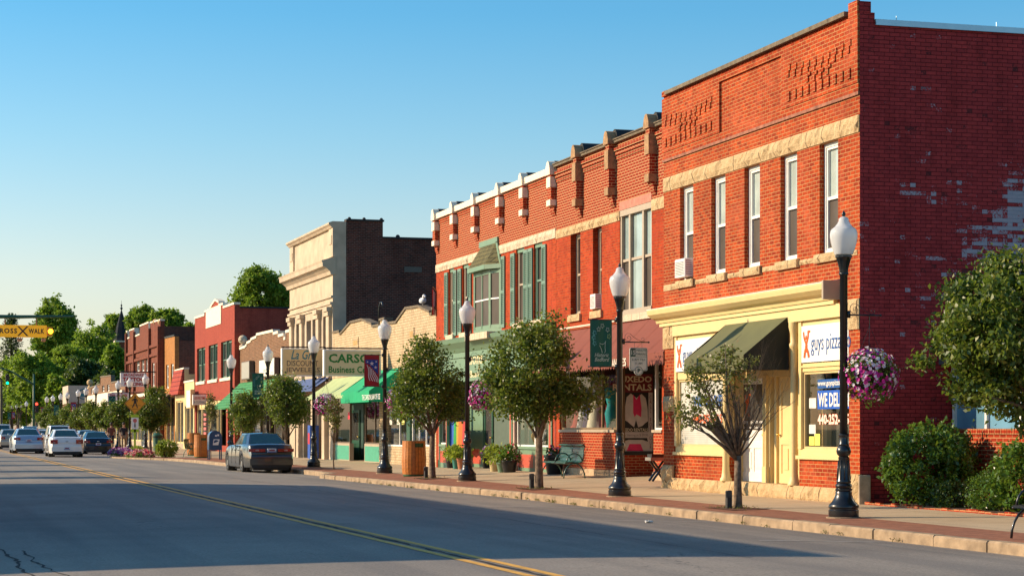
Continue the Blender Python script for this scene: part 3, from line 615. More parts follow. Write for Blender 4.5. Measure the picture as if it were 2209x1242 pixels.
# right display bay
yl, yr = Yu(1722, X), SB[1] - 0.0
zs, zb = 1.04, .47
fr = [yl, yr]
g = MB(); fbox(g, X + .02, X + .25, yl, yr, zb, 1.0); part('bulkhead', g, BR1, B)
g = MB(); fbox(g, X - .05, X + .27, yl + .03, yr, 1.0, 1.07); fbox(g, X + .03, X + .25, yl, yr, 1.07, 1.2); part('bay_sill', g, CREAM, B)
g = MB(); fbox(g, X + .0, X + .22, yl, yl - .13, 1.2, 3.72); fbox(g, X + .03, X + .2, yl - .13, yr, 3.6, 3.719); fbox(g, X + .03, X + .2, yl - .13, yr, 2.72, 2.88); fbox(g, X - .0, X + .029, yl - .13, yr, 2.80, 2.84); part('bay_frame', g, CREAM, B)
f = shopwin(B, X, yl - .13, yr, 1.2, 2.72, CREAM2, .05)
SIGW = plain('sign_white', (.84, .82, .78), .4, var=.02); BLU = plain('sign_blue', (.01, .09, .32), .45); ORG = plain('sign_orange', (.75, .12, .015), .45)
fig_n = [0]
def fig_logo(mb, X, y, z, h, mi=0):
    fig_n[0] = 0
    """orange walking figure with raised arms carrying a pizza"""
    def st(pts, w):
        for (a, b), (c, d) in zip(pts[:-1], pts[1:]):
            A = Vector((0, -a, b)) * h; Bv = Vector((0, -c, d)) * h; dd = (Bv - A).normalized(); nn = Vector((0, -dd.z, dd.y)) * w * h; fig_n[0] += 1
            L = Vector((X - .0006 * fig_n[0], y, z)); mb.prism([L + A + nn, L + A - nn, L + Bv - nn, L + Bv + nn], (-.006, 0, 0), mi)
    def disc(cy, cz, ry, rz):
        mb.prism([(X, y - (cy + ry * math.cos(k * math.pi / 6)) * h, z + (cz + rz * math.sin(k * math.pi / 6)) * h) for k in range(12)], (-.007, 0, 0), mi)
    st([(.02, .95), (.05, .78), (.15, .62), (.27, .5), (.3, .38)], .05); st([(.27, .52), (.36, .66), (.42, .82), (.42, .92)], .05)
    st([(.28, .5), (.24, .35), (.3, .25)], .08); st([(.26, .38), (.14, .22), (.1, .02)], .06); st([(.3, .34), (.42, .2), (.48, .03)], .06); disc(.24, .74, .06, .08); disc(.47, .95, .13, .045)
def pizza_sign(a, b, label):
    t = thing('shop_sign', (X, (a + b) / 2, 2.9), label, 'sign', 'pizza shop name boards'); g = MB(); fbox(g, X - .005, X + .028, a, b, 2.9, 3.62); part('board', g, SIGW, t)
    w = 1.55; lt = MB(); fig_logo(lt, X - .006, a - .1, 2.98, .55); part('logo', lt, ORG, t)
    lt = MB(); ftext(lt, 'guys pizza co', X - .006, a - .46, a - .46 - 1.75, 3.02, 3.42, bold=-.004); part('lettering', lt, BLU, t); return t
# sign boards sit above both display windows
ya, yb = yl - .16, yr + .0
def sign2(a, b, label): return pizza_sign(a, b, label)
sign2(ya, SB[1] + .02, 'white guys pizza co board above the right display window')
la, lb = SB[0] - .1, yc1 + .08
sign2(la, lb, 'white guys pizza co board half covered by the olive awning')
# window lettering, right bay
xg = X + .085
g = MB(); y0 = Yu(1756, X); ftext(g, 'www.guyspizzaco.com', xg, y0 - .0, SB[1] + .08, 2.40, 2.53, bold=.02); part('lettering', g, SIGW, f)
g = MB(); fbox(g, xg + .002, xg + .006, y0 + .02, SB[1] + .05, 2.38, 2.555); part('lettering_ground', g, BLU, f)
g = MB(); fbox(g, xg + .002, xg + .006, y0 + .03, SB[1] + .03, 1.98, 2.34); part('lettering_ground', g, plain('vinyl_blue', (.01, .10, .5), .4), f)
g = MB(); ftext(g, 'WE DELIVER', xg, y0 - .02, SB[1] + .06, 2.02, 2.29, bold=.025); part('lettering', g, SIGW, f)
g = MB(); ftext(g, '440-252-7150', xg, y0 - .0, SB[1] + .03, 1.68, 1.88, bold=.03); part('lettering', g, plain('vinyl_cream', (.85, .72, .6), .4), f)
g = MB(); ftext(g, '440-252-7150', xg + .004, y0 + .012, SB[1] + .02, 1.67, 1.89, bold=.06); part('lettering', g, ORG, f)
PAPER = plain('paper', (.7, .68, .62), .7); PAPY = plain('paper_yellow', (.68, .70, .12), .7)
g = MB(); yy = Yu(1736, X); fbox(g, xg + .01, xg + .012, yy, yy - .32, 2.0, 2.2); fbox(g, xg + .01, xg + .012, yy, yy - .3, 1.45, 1.68); part('notice', g, PAPER, f)
g = MB(); fbox(g, xg + .01, xg + .012, yy, yy - .24, 1.27, 1.5); fbox(g, xg + .009, xg + .011, yy - .26, yy - .5, 1.27, 1.5); part('notice', g, PAPY, f)
g = MB(); g.lathe([(.2, -.02), (.2, .02)], 0, 0, 0, 20); g.v = [(xg + .15 + z, Yu(1748, X) + x, 2.52 + y) for x, y, z in g.v]; part('wreath', g, plain('dark_wreath', (.03, .035, .025), .8), f)
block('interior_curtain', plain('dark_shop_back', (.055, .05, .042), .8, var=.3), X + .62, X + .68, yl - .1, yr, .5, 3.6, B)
# left display bay with white blinds
yl, yr = SB[0], yc1 + .06
g = MB(); fbox(g, X + .02, X + .25, yl, yr + .02, .47, 1.0); part('bulkhead', g, BR1, B)
g = MB(); fbox(g, X - .05, X + .27, yl - .02, yr - .02, 1.0, 1.07); fbox(g, X + .03, X + .25, yl, yr, 1.07, 1.2); part('bay_sill', g, CREAM, B)
g = MB(); fbox(g, X + .0, X + .22, yl, yl - .13, 1.2, 3.72); fbox(g, X + .03, X + .2, yl - .13, yr, 3.6, 3.719); fbox(g, X + .03, X + .2, yl - .13, yr, 2.72, 2.88); fbox(g, X + .0, X + .22, yr + .1, yr, 1.2, 3.6); part('bay_frame', g, CREAM, B)
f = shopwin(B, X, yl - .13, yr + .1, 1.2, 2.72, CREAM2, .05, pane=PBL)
g = MB(); a = Yu(1488, X); ftext(g, 'WE DELIVER', X + .085, a, a - 1.9, 2.1, 2.34, bold=.02); part('lettering', g, BLU, f); g = MB(); ftext(g, '440-252-7150', X + .085, a, a - 1.9, 1.72, 1.92, bold=.02); part('lettering', g, ORG, f)
# recessed entry with two doors
XE = X + .42; a, b = yr, yc2 - .02
g = MB(); fbox(g, X + .25, XE + .3, a, b, .12, .46); part('entry_step', g, plain('step_stone', (.5, .42, .32), .9, var=.15, bmp=.3), B)
d1 = (Yu(1596, XE), Yu(1653, XE)); d2 = (Yu(1681, XE), Yu(1712, XE) - .35)
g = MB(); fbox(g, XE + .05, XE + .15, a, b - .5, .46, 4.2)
part('entry_back_wall', g, CREAM2, B)
g = MB()
for y in (d1[0] + .1, d1[1] - .02, d1[1] - .2, d2[0] + .16, d2[1] - .02): fbox(g, XE - .04, XE + .05, y, y - .1, .46, 2.8)
for k in range(3): fbox(g, XE - .1, XE - .04, d1[1] - .03 - k * .07, d1[1] - .07 - k * .07, .8, 2.72)
fbox(g, XE - .11, XE - .03, d1[1] - .02, d1[1] - .26, .46, .8); fbox(g, XE - .06, XE + .05, a, b - .5, 2.68, 2.82); part('door_frame', g, CREAM, B)
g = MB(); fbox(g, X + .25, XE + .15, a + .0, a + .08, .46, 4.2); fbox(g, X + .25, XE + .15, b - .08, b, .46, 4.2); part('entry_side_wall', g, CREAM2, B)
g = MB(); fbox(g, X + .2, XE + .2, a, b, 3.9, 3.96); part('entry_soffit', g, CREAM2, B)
d = paneldoor(B, XE, d1[0], d1[1], .47, 2.67, WHITE, glass=PDK, zg=.36); d['label'] = 'white door with a dark glass panel and orange logo'
g = MB(); fig_logo(g, XE + .018, d1[0] - .26, 1.85, .5); part('logo', g, ORG, d)
g = MB(); ftext(g, 'guys pizza co.', XE + .018, d1[0] - .16, d1[1] + .16, 1.70, 1.78, bold=.02); ftext(g, 'Carry Out or Take Home', XE + .018, d1[0] - .16, d1[1] + .16, 1.59, 1.65, bold=.02); part('lettering', g, SIGW, d)
g = MB(); fbox(g, XE + .012, XE + .016, d1[0] - .3, d1[1] + .22, 1.3, 1.57); part('notice', g, PAPER, d)
d = paneldoor(B, XE, d2[0], d2[1], .47, 2.67, CREAM, zg=.4, knobside='l'); d['label'] = 'cream panelled door with brass handle'
# olive awning over the entry
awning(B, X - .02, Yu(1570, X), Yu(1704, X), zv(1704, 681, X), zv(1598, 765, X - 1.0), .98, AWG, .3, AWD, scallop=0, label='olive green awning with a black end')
# =================================================================== 2. + 3. the long red brick pair
X = 18.0; Y0 = 44.95 + .0
def rnd_cap(mb, X0, X1, y, w, z, h, mi=0, n=8):
    prof = [(y - w / 2, z)] + [(y - w / 2 * math.cos(math.pi * k / n), z + .0 + h * math.sin(math.pi * k / n)) for k in range(n + 1)] + [(y + w / 2, z)]
    mb.prism([(X0, a, b) for a, b in prof[1:-1]], (X1 - X0, 0, 0), mi)
def corbel(par, X, y, w, ztop, zbot, p, bm, sm=None, stones=()):
    g = MB(); prof = [(X, ztop), (X - p, ztop), (X - p, zbot + .5), (X - p * .75, zbot + .42), (X - p * .75, zbot + .3), (X - p * .45, zbot + .2), (X - p * .45, zbot + .12), (X - p * .15, zbot), (X, zbot)]
    g.prism([(x, y + w / 2, z) for x, z in prof], (0, -w, 0)); c = part('bracket', g, bm, par)
    for za, zb in stones: g = MB(); g.box(X - p - .03, y - w / 2 - .015, za, X + .0, y + w / 2 + .015, zb); part('bracket_stone', g, sm, c)
    return c
# --- building 2
YL, YR = Yu(1200, X), Y0; ZF = .3
B = thing('brick_building', (X, (YL + YR) / 2, ZF), 'orange red brick shop building with dark round topped roof brackets above a maroon awning', 'building')
zc = zv(1300, 318, X) ; ZT = 9.12
w2 = [(Yu(1231, X), Yu(1252, X)), (Yu(1279, X), Yu(1298, X))]; W3 = (Yu(1337, X), Yu(1406, X)); z20, z21 = zv(1244, 678, X), zv(1244, 503, X)
z30, z31 = zv(1337, 682, X), zv(1337, 455, X); E1 = (Yu(1207, X), Yu(1428, X))
wall('front_wall', BR2, X, YL, YR, .15, ZT, [(a, b, z20, z21) for a, b in w2] + [(W3[0], W3[1], z30, z31), (E1[0], E1[1], .15, 3.9)], .3, B)
core(B, [BRD, INT, ROOFM], X, YL, YR, .15, 4.1, 8.5, 18, room=3.4)
SX = [Yu(1254, X), Yu(1325, X), Yu(1413, X)]
for y in SX:
    c = corbel(B, X, y, .28, ZT - .0, 7.45, .2, BR2, STB, [(8.45, 8.95), (7.76, 7.96)])
    g = MB(); rnd_cap(g, X - .25, X + .0, y, .40, ZT - .02, .36); part('cap_stone', g, STB, c)
    g = MB(); rnd_cap(g, X + .001, X + .75, y, .5, ZT + .0, .4); part('cap_roof', g, BLK, c)
for a, b in zip([YL] + [y - .24 for y in SX], [y + .24 for y in SX] + [YR]): g = MB(); fbox(g, X - .1, X + .32, a, b, ZT, ZT + .07); fbox(g, X - .13, X + .3, a, b, ZT + .07, ZT + .1); part('coping', g, COPD, B)
g = MB()
for k in range(3):
    for a, b in zip([YL] + [y - .19 for y in SX], [y + .19 for y in SX] + [YR]): fbox(g, X - .03 - .025 * (2 - k), X, a, b, 8.9 - k * .11, 8.98 - k * .11)
part('corbel_courses', g, BR2, B)
zb0, zb1 = z21 + .0, z21 + .24
rough_band('stone_band', STN, X - .02, X + .01, YL - .001, W3[0] + .0, zb0, zb1, B, .6, .05, 41); rough_band('stone_band', STN, X - .02, X + .01, W3[1] - .0, YR, zb0, zb1 + .05, B, .6, .05, 42)
for i, (a, b) in enumerate(w2):
    f = sash(B, X, a, b, z20, z21, dep=.16, fm=TAUPE, up=PDK, lo=PSC); rough_band('sill', STN, X - .07, X + .1, a + .1, b - .1, z20 - .19, z20 - .0, f, 1.3, .03, 43 + i)
acunit((X + .08, (w2[1][0] + w2[1][1]) / 2, z20 + .05), .42, .40, 'white window air conditioner above the maroon awning')
g = MB(); a, b = W3; fw = .1; m1, m2 = a - (a - b) * .29, a - (a - b) * .71
for y in (a, m1 + .06, m2 + .06, b + fw): fbox(g, X + .02, X + .16, y, y - (fw if y in (a, b + fw) else .12), z30, z31)
fbox(g, X + .0, X + .17, a, b, z31 - .16, z31 - .001); fbox(g, X - .02, X + .17, a, b, z30 + .001, z30 + .14); zr = z30 + (z31 - z30) * .52
fbox(g, X + .05, X + .15, a - .1, b + .1, zr - .035, zr + .035); f = part('triple_window', g, TAUPE, B)
PSKY = panemat('pane_pale_blind', (.30, .38, .36))
for (p, q, ml) in ((a - fw, m1 + .06, PSC), (m1 - .06, m2 + .06, PSKY), (m2 - .06, b + fw, PSC)):
    g = MB(); fbox(g, X + .11, X + .12, p, q, zr + .035, z31 - .16); part('pane', g, PSKY, f); g = MB(); fbox(g, X + .1, X + .11, p, q, z30 + .14, zr - .035); part('pane', g, ml, f)
g = MB(); fbox(g, X - .06, X + .05, a + .12, b - .1, z30 - .17, z30 - .0); part('sill', g, STP, f)
g = MB(); fbox(g, X - .012, X + .01, a, b, z31, z31 + .22); part('lintel', g, plain('pink_washed_lintel', (.48, .19, .13), .9, var=.2, bmp=.3), f)
block('brick_ledge', BR2, X - .03, X + .01, YL, W3[0] + .1, z20 - .42, z20 - .25, B)
block('flashing_strip', plain('pale_strip', (.6, .5, .38), .8), X - .05, X + .01, YL, W3[0] + .3, zv(1230, 709, X), zv(1230, 705, X), B)
za = zv(1300, 704, X)
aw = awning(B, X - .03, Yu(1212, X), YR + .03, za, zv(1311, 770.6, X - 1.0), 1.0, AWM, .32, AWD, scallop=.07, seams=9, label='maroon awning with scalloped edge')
g = MB(); zt_ = zv(1311, 770.6, X - 1.0) - .26; LET = plain('awning_letter', (.7, .62, .5), .7)
ya = Yu(1322, X - 1.02); ftext(g, 'AN', X - 1.04, ya, ya - .34, zt_, zt_ + .2, bold=.02); ya = Yu(1343, X - 1.02); ftext(g, 'ES', X - 1.04, ya, ya - .33, zt_ + .0, zt_ + .2, bold=.02); part('lettering', g, LET, aw)
# shop windows
zs = zv(1300, 932, X); yA, yB_ = Yu(1207, X), Yu(1326, X); yC, yD = Yu(1408, X), Yu(1428, X); XR = X + 1.0
for (a, b, x) in ((yA, yB_, X), (yC, yD, X)):
    g = MB(); fbox(g, x + .02, x + .25, a, b, .15, zs); part('bulkhead', g, BR3, B); g = MB(); fbox(g, x - .03, x + .27, a + .02, b - .02, zs, zs + .07); part('bay_sill', g, TAUPE, B)
SKIRT = plain('concrete_skirt', (.45, .32, .2), .9, var=.25, bmp=.3); block('concrete_skirt', SKIRT, X - .01, X + .02, yA, yB_, .15, .5, B); block('concrete_skirt', SKIRT, X - .01, X + .02, yC, yD, .15, .5, B)
FRB = plain('bronze_frame', (.25, .16, .08), .4, metal=.4)
fw2 = shopwin(B, X, yA, yB_, zs + .07, 3.3, FRB, .06, mull=[Yu(1293, X)]); block('window_header', TAUPE, X + .03, X + .3, yA, yB_, 3.3, 3.9, B)
fn = shopwin(B, X, yC, yD, zs + .07, 3.3, WHITE, .05); block('window_header', TAUPE, X + .03, X + .3, yC, yD, 3.3, 3.9, B)
g = MB(); ftext(g, '232.5533', X + .085, Yu(1410.5, X), yD + .03, zv(1418, 948, X), zv(1418, 936, X), bold=.02); part('lettering', g, SIGW, fn)
YP = yB_ - .05; XE1 = XY(1409, YP)
def pq(u, v): x = XY(u, YP); Z = x * sT + YP * cT; return x, EH - (v - 924) * Z / F
zp = pq(1380, 976)[1]; ZQ = 3.3
g = MB(); g.box(X + .25, YP, .15, XE1 + .3, YP + .12, zp - .06); part('return_wall', g, BR3, B); g = MB(); g.box(X + .2, YP - .03, zp - .06, XE1 + .3, YP + .14, zp + .04); part('bay_sill', g, BLACK, B)
g = MB(); g.box(X + .25, YP + .02, zp + .04, XE1 + .3, YP + .05, ZQ); fp = part('return_window', g, PDK, B)
g = MB(); g.box(X + .2, YP - .01, zp + .04, X + .27, YP + .06, ZQ); part('frame', g, FRB, fp)
g = MB(); g.box(X + .25, yC - .05, .15, X + .6, yC + .05, zs); part('return_wall', g, BR3, B)
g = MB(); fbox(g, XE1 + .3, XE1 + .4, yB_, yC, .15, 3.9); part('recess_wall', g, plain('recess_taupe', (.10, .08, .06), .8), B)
MAR = plain('poster_maroon', (.20, .02, .025), .6); POST = plain('poster_ground', (.62, .52, .44), .6, var=.08); PINK = plain('vest_pink', (.80, .03, .12), .7); JACK = plain('jacket_ivory', (.68, .56, .46), .8); POSD = plain('poster_dark', (.03, .025, .02), .6)
yq = YP + .012
def prect(mat, u0, v0, u1, v1, dx=0, name='poster'):
    g = MB(); a, za_ = pq(u0, v0); b, zb_ = pq(u1, v1); g.box(a, yq - dx - .004, zb_, b, yq - dx, za_); return part(name, g, mat, fp)
prect(MAR, 1330, 806, 1408, 846); prect(POSD, 1333, 846, 1399, 922); prect(POST, 1399, 846, 1408, 974); prect(POST, 1333, 931, 1399, 974); prect(POSD, 1333, 922, 1399, 931, .001)
def ptext(g, txt, u0, v1, u1, v0, **k): a, z0 = pq(u0, v1); b, z1 = pq(u1, v0); addtext(g, txt, (a, yq - .009, z0), (1, 0, 0), (0, 0, 1), b - a, z1 - z0, thick=.002, **k)
g = MB(); ptext(g, 'TUXEDO', 1327, 824, 1406, 811, bold=.03); ptext(g, 'RENTALS', 1322, 842, 1406, 828, bold=.03); ptext(g, 'TUXEDO RENTALS', 1334, 930, 1398, 923, bold=.02); part('lettering', g, plain('poster_letter', (.75, .62, .42), .6), fp)
g = MB(); ptext(g, 'C\nA\nL\nL\n\nF\nO\nR\n\nO\nU\nR', 1401, 968, 1406, 852, line=.8); part('lettering', g, MAR, fp)
g = MB(); ptext(g, 'Prices Starting at $ 59.95', 1335, 942, 1398, 935); part('lettering', g, plain('grey_letter', (.2, .15, .13), .6), fp)
def pshape(mat, pts, dx, name):
    g = MB(); g.prism([(pq(u, v)[0], yq - dx, pq(u, v)[1]) for u, v in pts], (0, -.003, 0)); part(name, g, mat, fp)
pshape(JACK, [(1361, 848), (1352, 856), (1348, 880), (1347, 905), (1354, 909), (1362, 916), (1368, 921), (1372, 905), (1377, 921), (1386, 918), (1392, 912), (1398, 908), (1397, 880), (1393, 858), (1384, 849), (1373, 858)], .006, 'jacket_picture')
pshape(PINK, [(1366, 850), (1373, 862), (1380, 850), (1384, 880), (1383, 899), (1378, 896), (1373, 893), (1369, 899), (1366, 890)], .010, 'vest_picture')
pshape(PINK, [(1358, 957), (1382, 957), (1388, 972), (1352, 972)], .006, 'curtain_picture'); pshape(POSD, [(1344, 944), (1396, 944), (1398, 952), (1386, 948), (1356, 948), (1342, 952)], .006, 'curtain_picture')
block('entry_soffit', INT, X + .3, XE1 + .3, yB_, yC, 3.35, 3.4, B)
# gowns on stands in the left window
def gown(u, dX, col, h, w, label, name='gown', mann=False):
    x = X + dX; y = Yu(u, x); z0 = zs + .0; m = plain('gown_' + label.split()[0], col, .7, var=.1, scale=10)
    t = thing(name, (x, y, z0), label, 'gown' if not mann else 'dress', 'gowns in the tuxedo shop window'); g = MB()
    pr = [(w, 0), (w * .92, h * .1), (w * .6, h * .45), (w * .33, h * .66), (w * .42, h * .78), (w * .45, h * .86), (w * .2, h * .95)] if not mann else [(w * .45, h * .0), (w * .5, h * .2), (w * .62, h * .38), (w * .38, h * .55), (w * .6, h * .75), (w * .62, h * .86), (w * .2, h * .95)]
    g.lathe(pr, x, y, z0 + (.0 if not mann else .0), 32, fl=.05 if not mann else 0); part('dress', g, m, t, True)
    g = MB(); g.tube([(x, y, z0), (x, y, z0 + h * 1.05)], .02, 6); g.ball((x, y, z0 + h * 1.05), .04); part('stand', g, BLACK, t, True)
fl = MB(); fbox(fl, X + .25, X + 1.6, yA, yB_ + .06, zs - .1, zs); part('window_deck', fl, plain('deck_pale', (.5, .42, .34), .8), B)
gown(1225, .5, (.62, .57, .45), 1.5, .36, 'ivory bridal gown at the far end of the shop window'); gown(1247, .55, (.60, .01, .02), 1.55, .32, 'red gown in the shop window')
gown(1262, .6, (.50, .50, .50), 1.5, .25, 'silver gown beside the red gown'); gown(1275, .65, (.01, .06, .35), 1.3, .26, 'deep blue gown low in the shop window'); gown(1288, .45, (.62, .55, .42), 1.6, .3, 'cream gown beside the window bar')
gown(1319, .5, (.0, .30, .33), 1.35, .3, 'turquoise dress on a stand near the shop entry', mann=True)
t = thing('display_box', (X + .45, Yu(1307, X + .45), zs), 'red display box standing in the shop window', 'box'); g = MB(); yy = Yu(1307, X + .45); g.box(X + .35, yy - .11, zs, X + .6, yy + .11, zs + .5); o = part('box', g, plain('box_red', (.55, .01, .05), .4), t); o.modifiers.new('b', 'BEVEL').width = .01; g = MB(); g.box(X + .4, yy - .17, zs, X + .7, yy - .13, zs + .75); part('upright_panel', g, plain('box_red', (.55, .01, .05), .4), t)
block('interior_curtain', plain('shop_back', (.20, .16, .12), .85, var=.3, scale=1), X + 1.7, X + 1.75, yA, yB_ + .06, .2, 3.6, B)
# --- building 3
YR = YL - .0; YL = Yu(941, X); YR2 = YR + .015
B = thing('brick_building', (X, (YL + YR) / 2, .3), 'red brick building with white stone coping, sage green shutters and a sage green shopfront', 'building')
ZT = zv(941, 474, X); pr = lambda u: Yu(u, X)
wl_ = [(969, 977, 577, 723), (998, 1008, 571, 716), (1114, 1128, 541, 701), (1152, 1167, 529, 692)]
W_ = [(pr(a) + .02, pr(b) - .14, zv(a, d, X), zv(a, c, X)) for a, b, c, d in wl_]; z30, z31 = np.mean([w[2] for w in W_]), np.mean([w[3] for w in W_])
W_ = [(w[0], w[1], z30, z31) for w in W_]
yb0, yb1 = pr(1034), pr(1081)
S = (YL - .35, YR + .3)
wall('front_wall', BR2, X, YL, YR2, .15, ZT, W_ + [(yb0 - .1, yb1 + .1, z30 + .2, z31 - .1), (S[0], S[1], .15, 3.75)], .3, B)
core(B, [BRD, INT, ROOFM], X, YL, YR2, .15, 4.1, 8.6, 18, room=3.4)
yb = [pr(u) for u in (945, 984.5, 1030.5, 1084, 1135.5, 1196)]
for i, y in enumerate(yb):
    w = .34; y = min(y, YL - .18)
    c = corbel(B, X, y, w, ZT, ZT - 1.22, .16, BR3, COP, [(ZT - .42, ZT - .12), (ZT - .95, ZT - .78)])
    g = MB(); rnd_cap(g, X - .21, X + .0, y, .42, ZT - .06, .4); part('cap_stone', g, COP, c); g = MB(); rnd_cap(g, X + .001, X + .8, y, .44, ZT, .36); part('cap_roof', g, BLK, c)
for a, b in zip([YL] + [y - .21 for y in yb], [y + .21 for y in yb] + [YR2]):
    if a - b < .05: continue
    g = MB(); n = max(1, round((a - b) / .75))
    for k in range(n): fbox(g, X - .13, X + .34, a + (b - a) * k / n, a + (b - a) * (k + 1) / n + .006, ZT - .02, ZT + .17)
    part('coping', g, COP, B)
g = MB(); fbox(g, X - .02, X, YL, YR2, ZT - .2, ZT - .12); fbox(g, X - .04, X, YL, YR2, ZT - .12, ZT - .03); part('corbel_courses', g, BR3, B)
rough_band('stone_band', STP, X - .03, X + .01, YL, YR2, z31 + .0, z31 + .27, B, .6, .05, 51)
def shutter(par, y0, y1, z0, z1):
    g = MB(); yc = (y0 + y1) / 2; y0, y1 = max(y0, y1), min(y0, y1); x0, x1 = X - .05, X - .012
    fbox(g, x0, x1, y0, y0 - .05, z0, z1); fbox(g, x0, x1, y1 + .05, y1, z0, z1)
    for z in (z0, (z0 + z1) / 2 - .04, z1 - .1): fbox(g, x0, x1, y0 - .05, y1 + .05, z, z + .1)
    n = int((z1 - z0) / .055)
    for k in range(n):
        z = z0 + .1 + k * .055
        if z > z1 - .13 or abs(z - (z0 + z1) / 2) < .07: continue
        g.prism([(x0 + .004, y0 - .05, z), (x0 + .012, y0 - .05, z + .012), (x1, y0 - .05, z + .045), (x1 - .008, y0 - .05, z + .03)], (0, y1 + .05 - y0 + .05, 0))
    part('shutter', g, GRN2, par)
for i, (a, b, c, d) in enumerate(W_):
    f = sash(B, X, a, b, c, d, dep=.06, fm=TAUPE if i < 3 else GRN2, up=PSC, lo=PSC, fw=.06, rail=.52)
    g = MB(); fbox(g, X + .04, X + .13, a - .01, b + .01, d - .12, d - .005); part('window_head', g, GRN, f)
    shutter(f, a + .5, a + .06, c - .05, d - .1); shutter(f, b - .04, b - .44, c - .05, d - .1)
    g = MB(); fbox(g, X - .1, X + .12, a + .12, b - .16, c - .2, c - .0); part('sill', g, STP, f)
rough_band('sill_course', STP, X - .02, X + .01, YL, YR2, z30 - .32, z30 - .2, B, .8, .02, 52)
# oriel with a shingled hood
g = MB(); p = .17; yf0, yf1 = yb0 - .12, yb1 + .62; zb0 = zv(1045, 712, X); ze = zv(1054, 569, X - .35); zb1 = ze - .14
P0, P1, P2, P3 = (X, yb0), (X - p, yf0), (X - p, yf1), (X, yb1)
def vpost(mb, P, Q, t, w=.07, d=.05, z0=0, z1=1):
    P, Q = Vector((*P, 0)), Vector((*Q, 0)); c = P.lerp(Q, t); u = (Q - P).normalized() * w / 2; n = Vector((-u.y, u.x, 0)).normalized() * d / 2
    mb.obox((c.x, c.y, (z0 + z1) / 2), u, n, (0, 0, (z1 - z0) / 2))
def hrail(mb, P, Q, z, h=.07, d=.06):
    P, Q = Vector((*P, 0)), Vector((*Q, 0)); c = (P + Q) / 2; u = (Q - P) / 2; n = Vector((-u.y, u.x, 0)).normalized() * d / 2
    mb.obox((c.x, c.y, z), u, n, (0, 0, h / 2))
for (P, Q) in ((P0, P1), (P1, P2), (P2, P3)):
    for z in (zb0 + .05, zb1 - .07): hrail(g, P, Q, z, .12)
    vpost(g, P, Q, .02, .1, .08, zb0, zb1); vpost(g, P, Q, .98, .1, .08, zb0, zb1)
vpost(g, P1, P2, .5, .07, .06, zb0, zb1)
f = part('bay_window', g, GRN, B)
g = MB()
for (P, Q) in ((P0, P1), (P1, P2), (P2, P3)): hrail(g, P, Q, (zb0 + zb1) / 2, .045, .07)
part('meeting_rail', g, WHITE, f)
for (P, Q) in ((P0, P1), (P1, P2), (P2, P3)):
    g = MB(); hrail(g, P, Q, (zb0 + zb1) / 2, zb1 - zb0 - .02, .015); part('pane', g, PSC, f)
g = MB(); g.prism([(X, yb0 + .05, zb0 - .12), (X - p - .04, yf0, zb0 - .12), (X - p - .04, yf1, zb0 - .12), (X, yb1 - .05, zb0 - .12)], (0, 0, .12)); part('bay_base', g, GRN, f)
g = MB(); fbox(g, X - .5, X + .05, yf0 + .1, yb1 - .1, zb0 - .34, zb0 - .13); part('sill', g, STP, f)
zt = zv(1060, 526, X); e = .22; Q0, Q1, Q2, Q3 = (X, yb0 + .22), (X - p - e, yf0 + .12), (X - p - e, yf1 - .1), (X, yb1 - .12); R0, R1 = (X - .03, yb0 - .35, zt), (X - .03, yb1 + .45, zt)
g = MB(); g.face([(*Q1, ze), (*Q2, ze), R1, R0]); g.face([(*Q0, ze), (*Q1, ze), R0]); g.face([(*Q2, ze), (*Q3, ze), R1]); part('hood_roof', g, SHIN, f)
g = MB()
for (P, Q) in ((Q0, Q1), (Q1, Q2), (Q2, Q3)): hrail(g, P, Q, ze - .07, .14, .05)
g.face([(*Q0, ze - .14), (*Q1, ze - .14), (*Q2, ze - .14), (*Q3, ze - .14)])
g.obox((X - .03, (R0[1] + R1[1]) / 2, zt + .06), (.03, 0, 0), (0, (R0[1] - R1[1]) / 2 + .2, 0), (0, 0, .09)); g.prism([(X - .02, yb1 + .45, zt), (X - .02, yb1 + .25, zt), (X - .02, yb1 - .14, ze), (X - .02, yb1 - .0, ze)], (-.04, 0, 0)); part('hood_trim', g, GRN, f)
shutter(f, yb0 + .55, yb0 + .1, z30 - .05, z31 - .1); shutter(f, yb1 - .1, yb1 - .5, z30 - .05, z31 - .1)
# sage fascia and cornice
zc0, zc1 = 3.75, z30 - .5; ys0, ys1 = YL - .02, YR2 + .02
g = MB(); zco = zv(1000, 733, X)
g.prism([(X, ys0, zco - .42), (X - .12, ys0, zco - .42), (X - .2, ys0, zco - .3), (X - .38, ys0, zco - .12), (X - .42, ys0, zco), (X, ys0, zco + .12)], (0, ys1 - ys0, 0)); fbox(g, X - .10, X, ys0, ys1, zco - .6, zco - .42); part('cornice', g, GRN, B)
zf0 = zv(1040, 812, X)
g = MB(); fbox(g, X - .06, X - .0, ys0 - .1, ys1, zf0, zco - .6); fbox(g, X - .1, X, ys0, ys1, zf0 - .12, zf0); f = part('fascia', g, GRN, B)
FSC = plain('fascia_letter', (.72, .62, .36), .6)
g = MB(); a = Yu(1012, X - .06); b = Yu(1042, X - .06); ftext(g, 'ctions', X - .062, a + .45, b, zv(1026, 786, X), zv(1026, 760, X), bold=.012, italic=.1); a = Yu(1014, X - .06); b = Yu(1033, X - .06); ftext(g, 'Bean', X - .062, a, b, zv(1026, 814, X), zv(1026, 799, X), bold=.01, italic=.1); part('lettering', g, FSC, f)
g = MB(); 
for (u, v, r) in ((1040, 770, .16), (1039, 801, .18), (1039, 790, .1)):
    yc, zz = Yu(u, X), zv(u, v, X); g.tube([(X - .075, yc + r * (1 - .12 * k) * math.cos(k * .7), zz + r * (1 - .1 * k) * math.sin(k * .7)) for k in range(9)], .018, 5)
part('ornament', g, FSC, f)
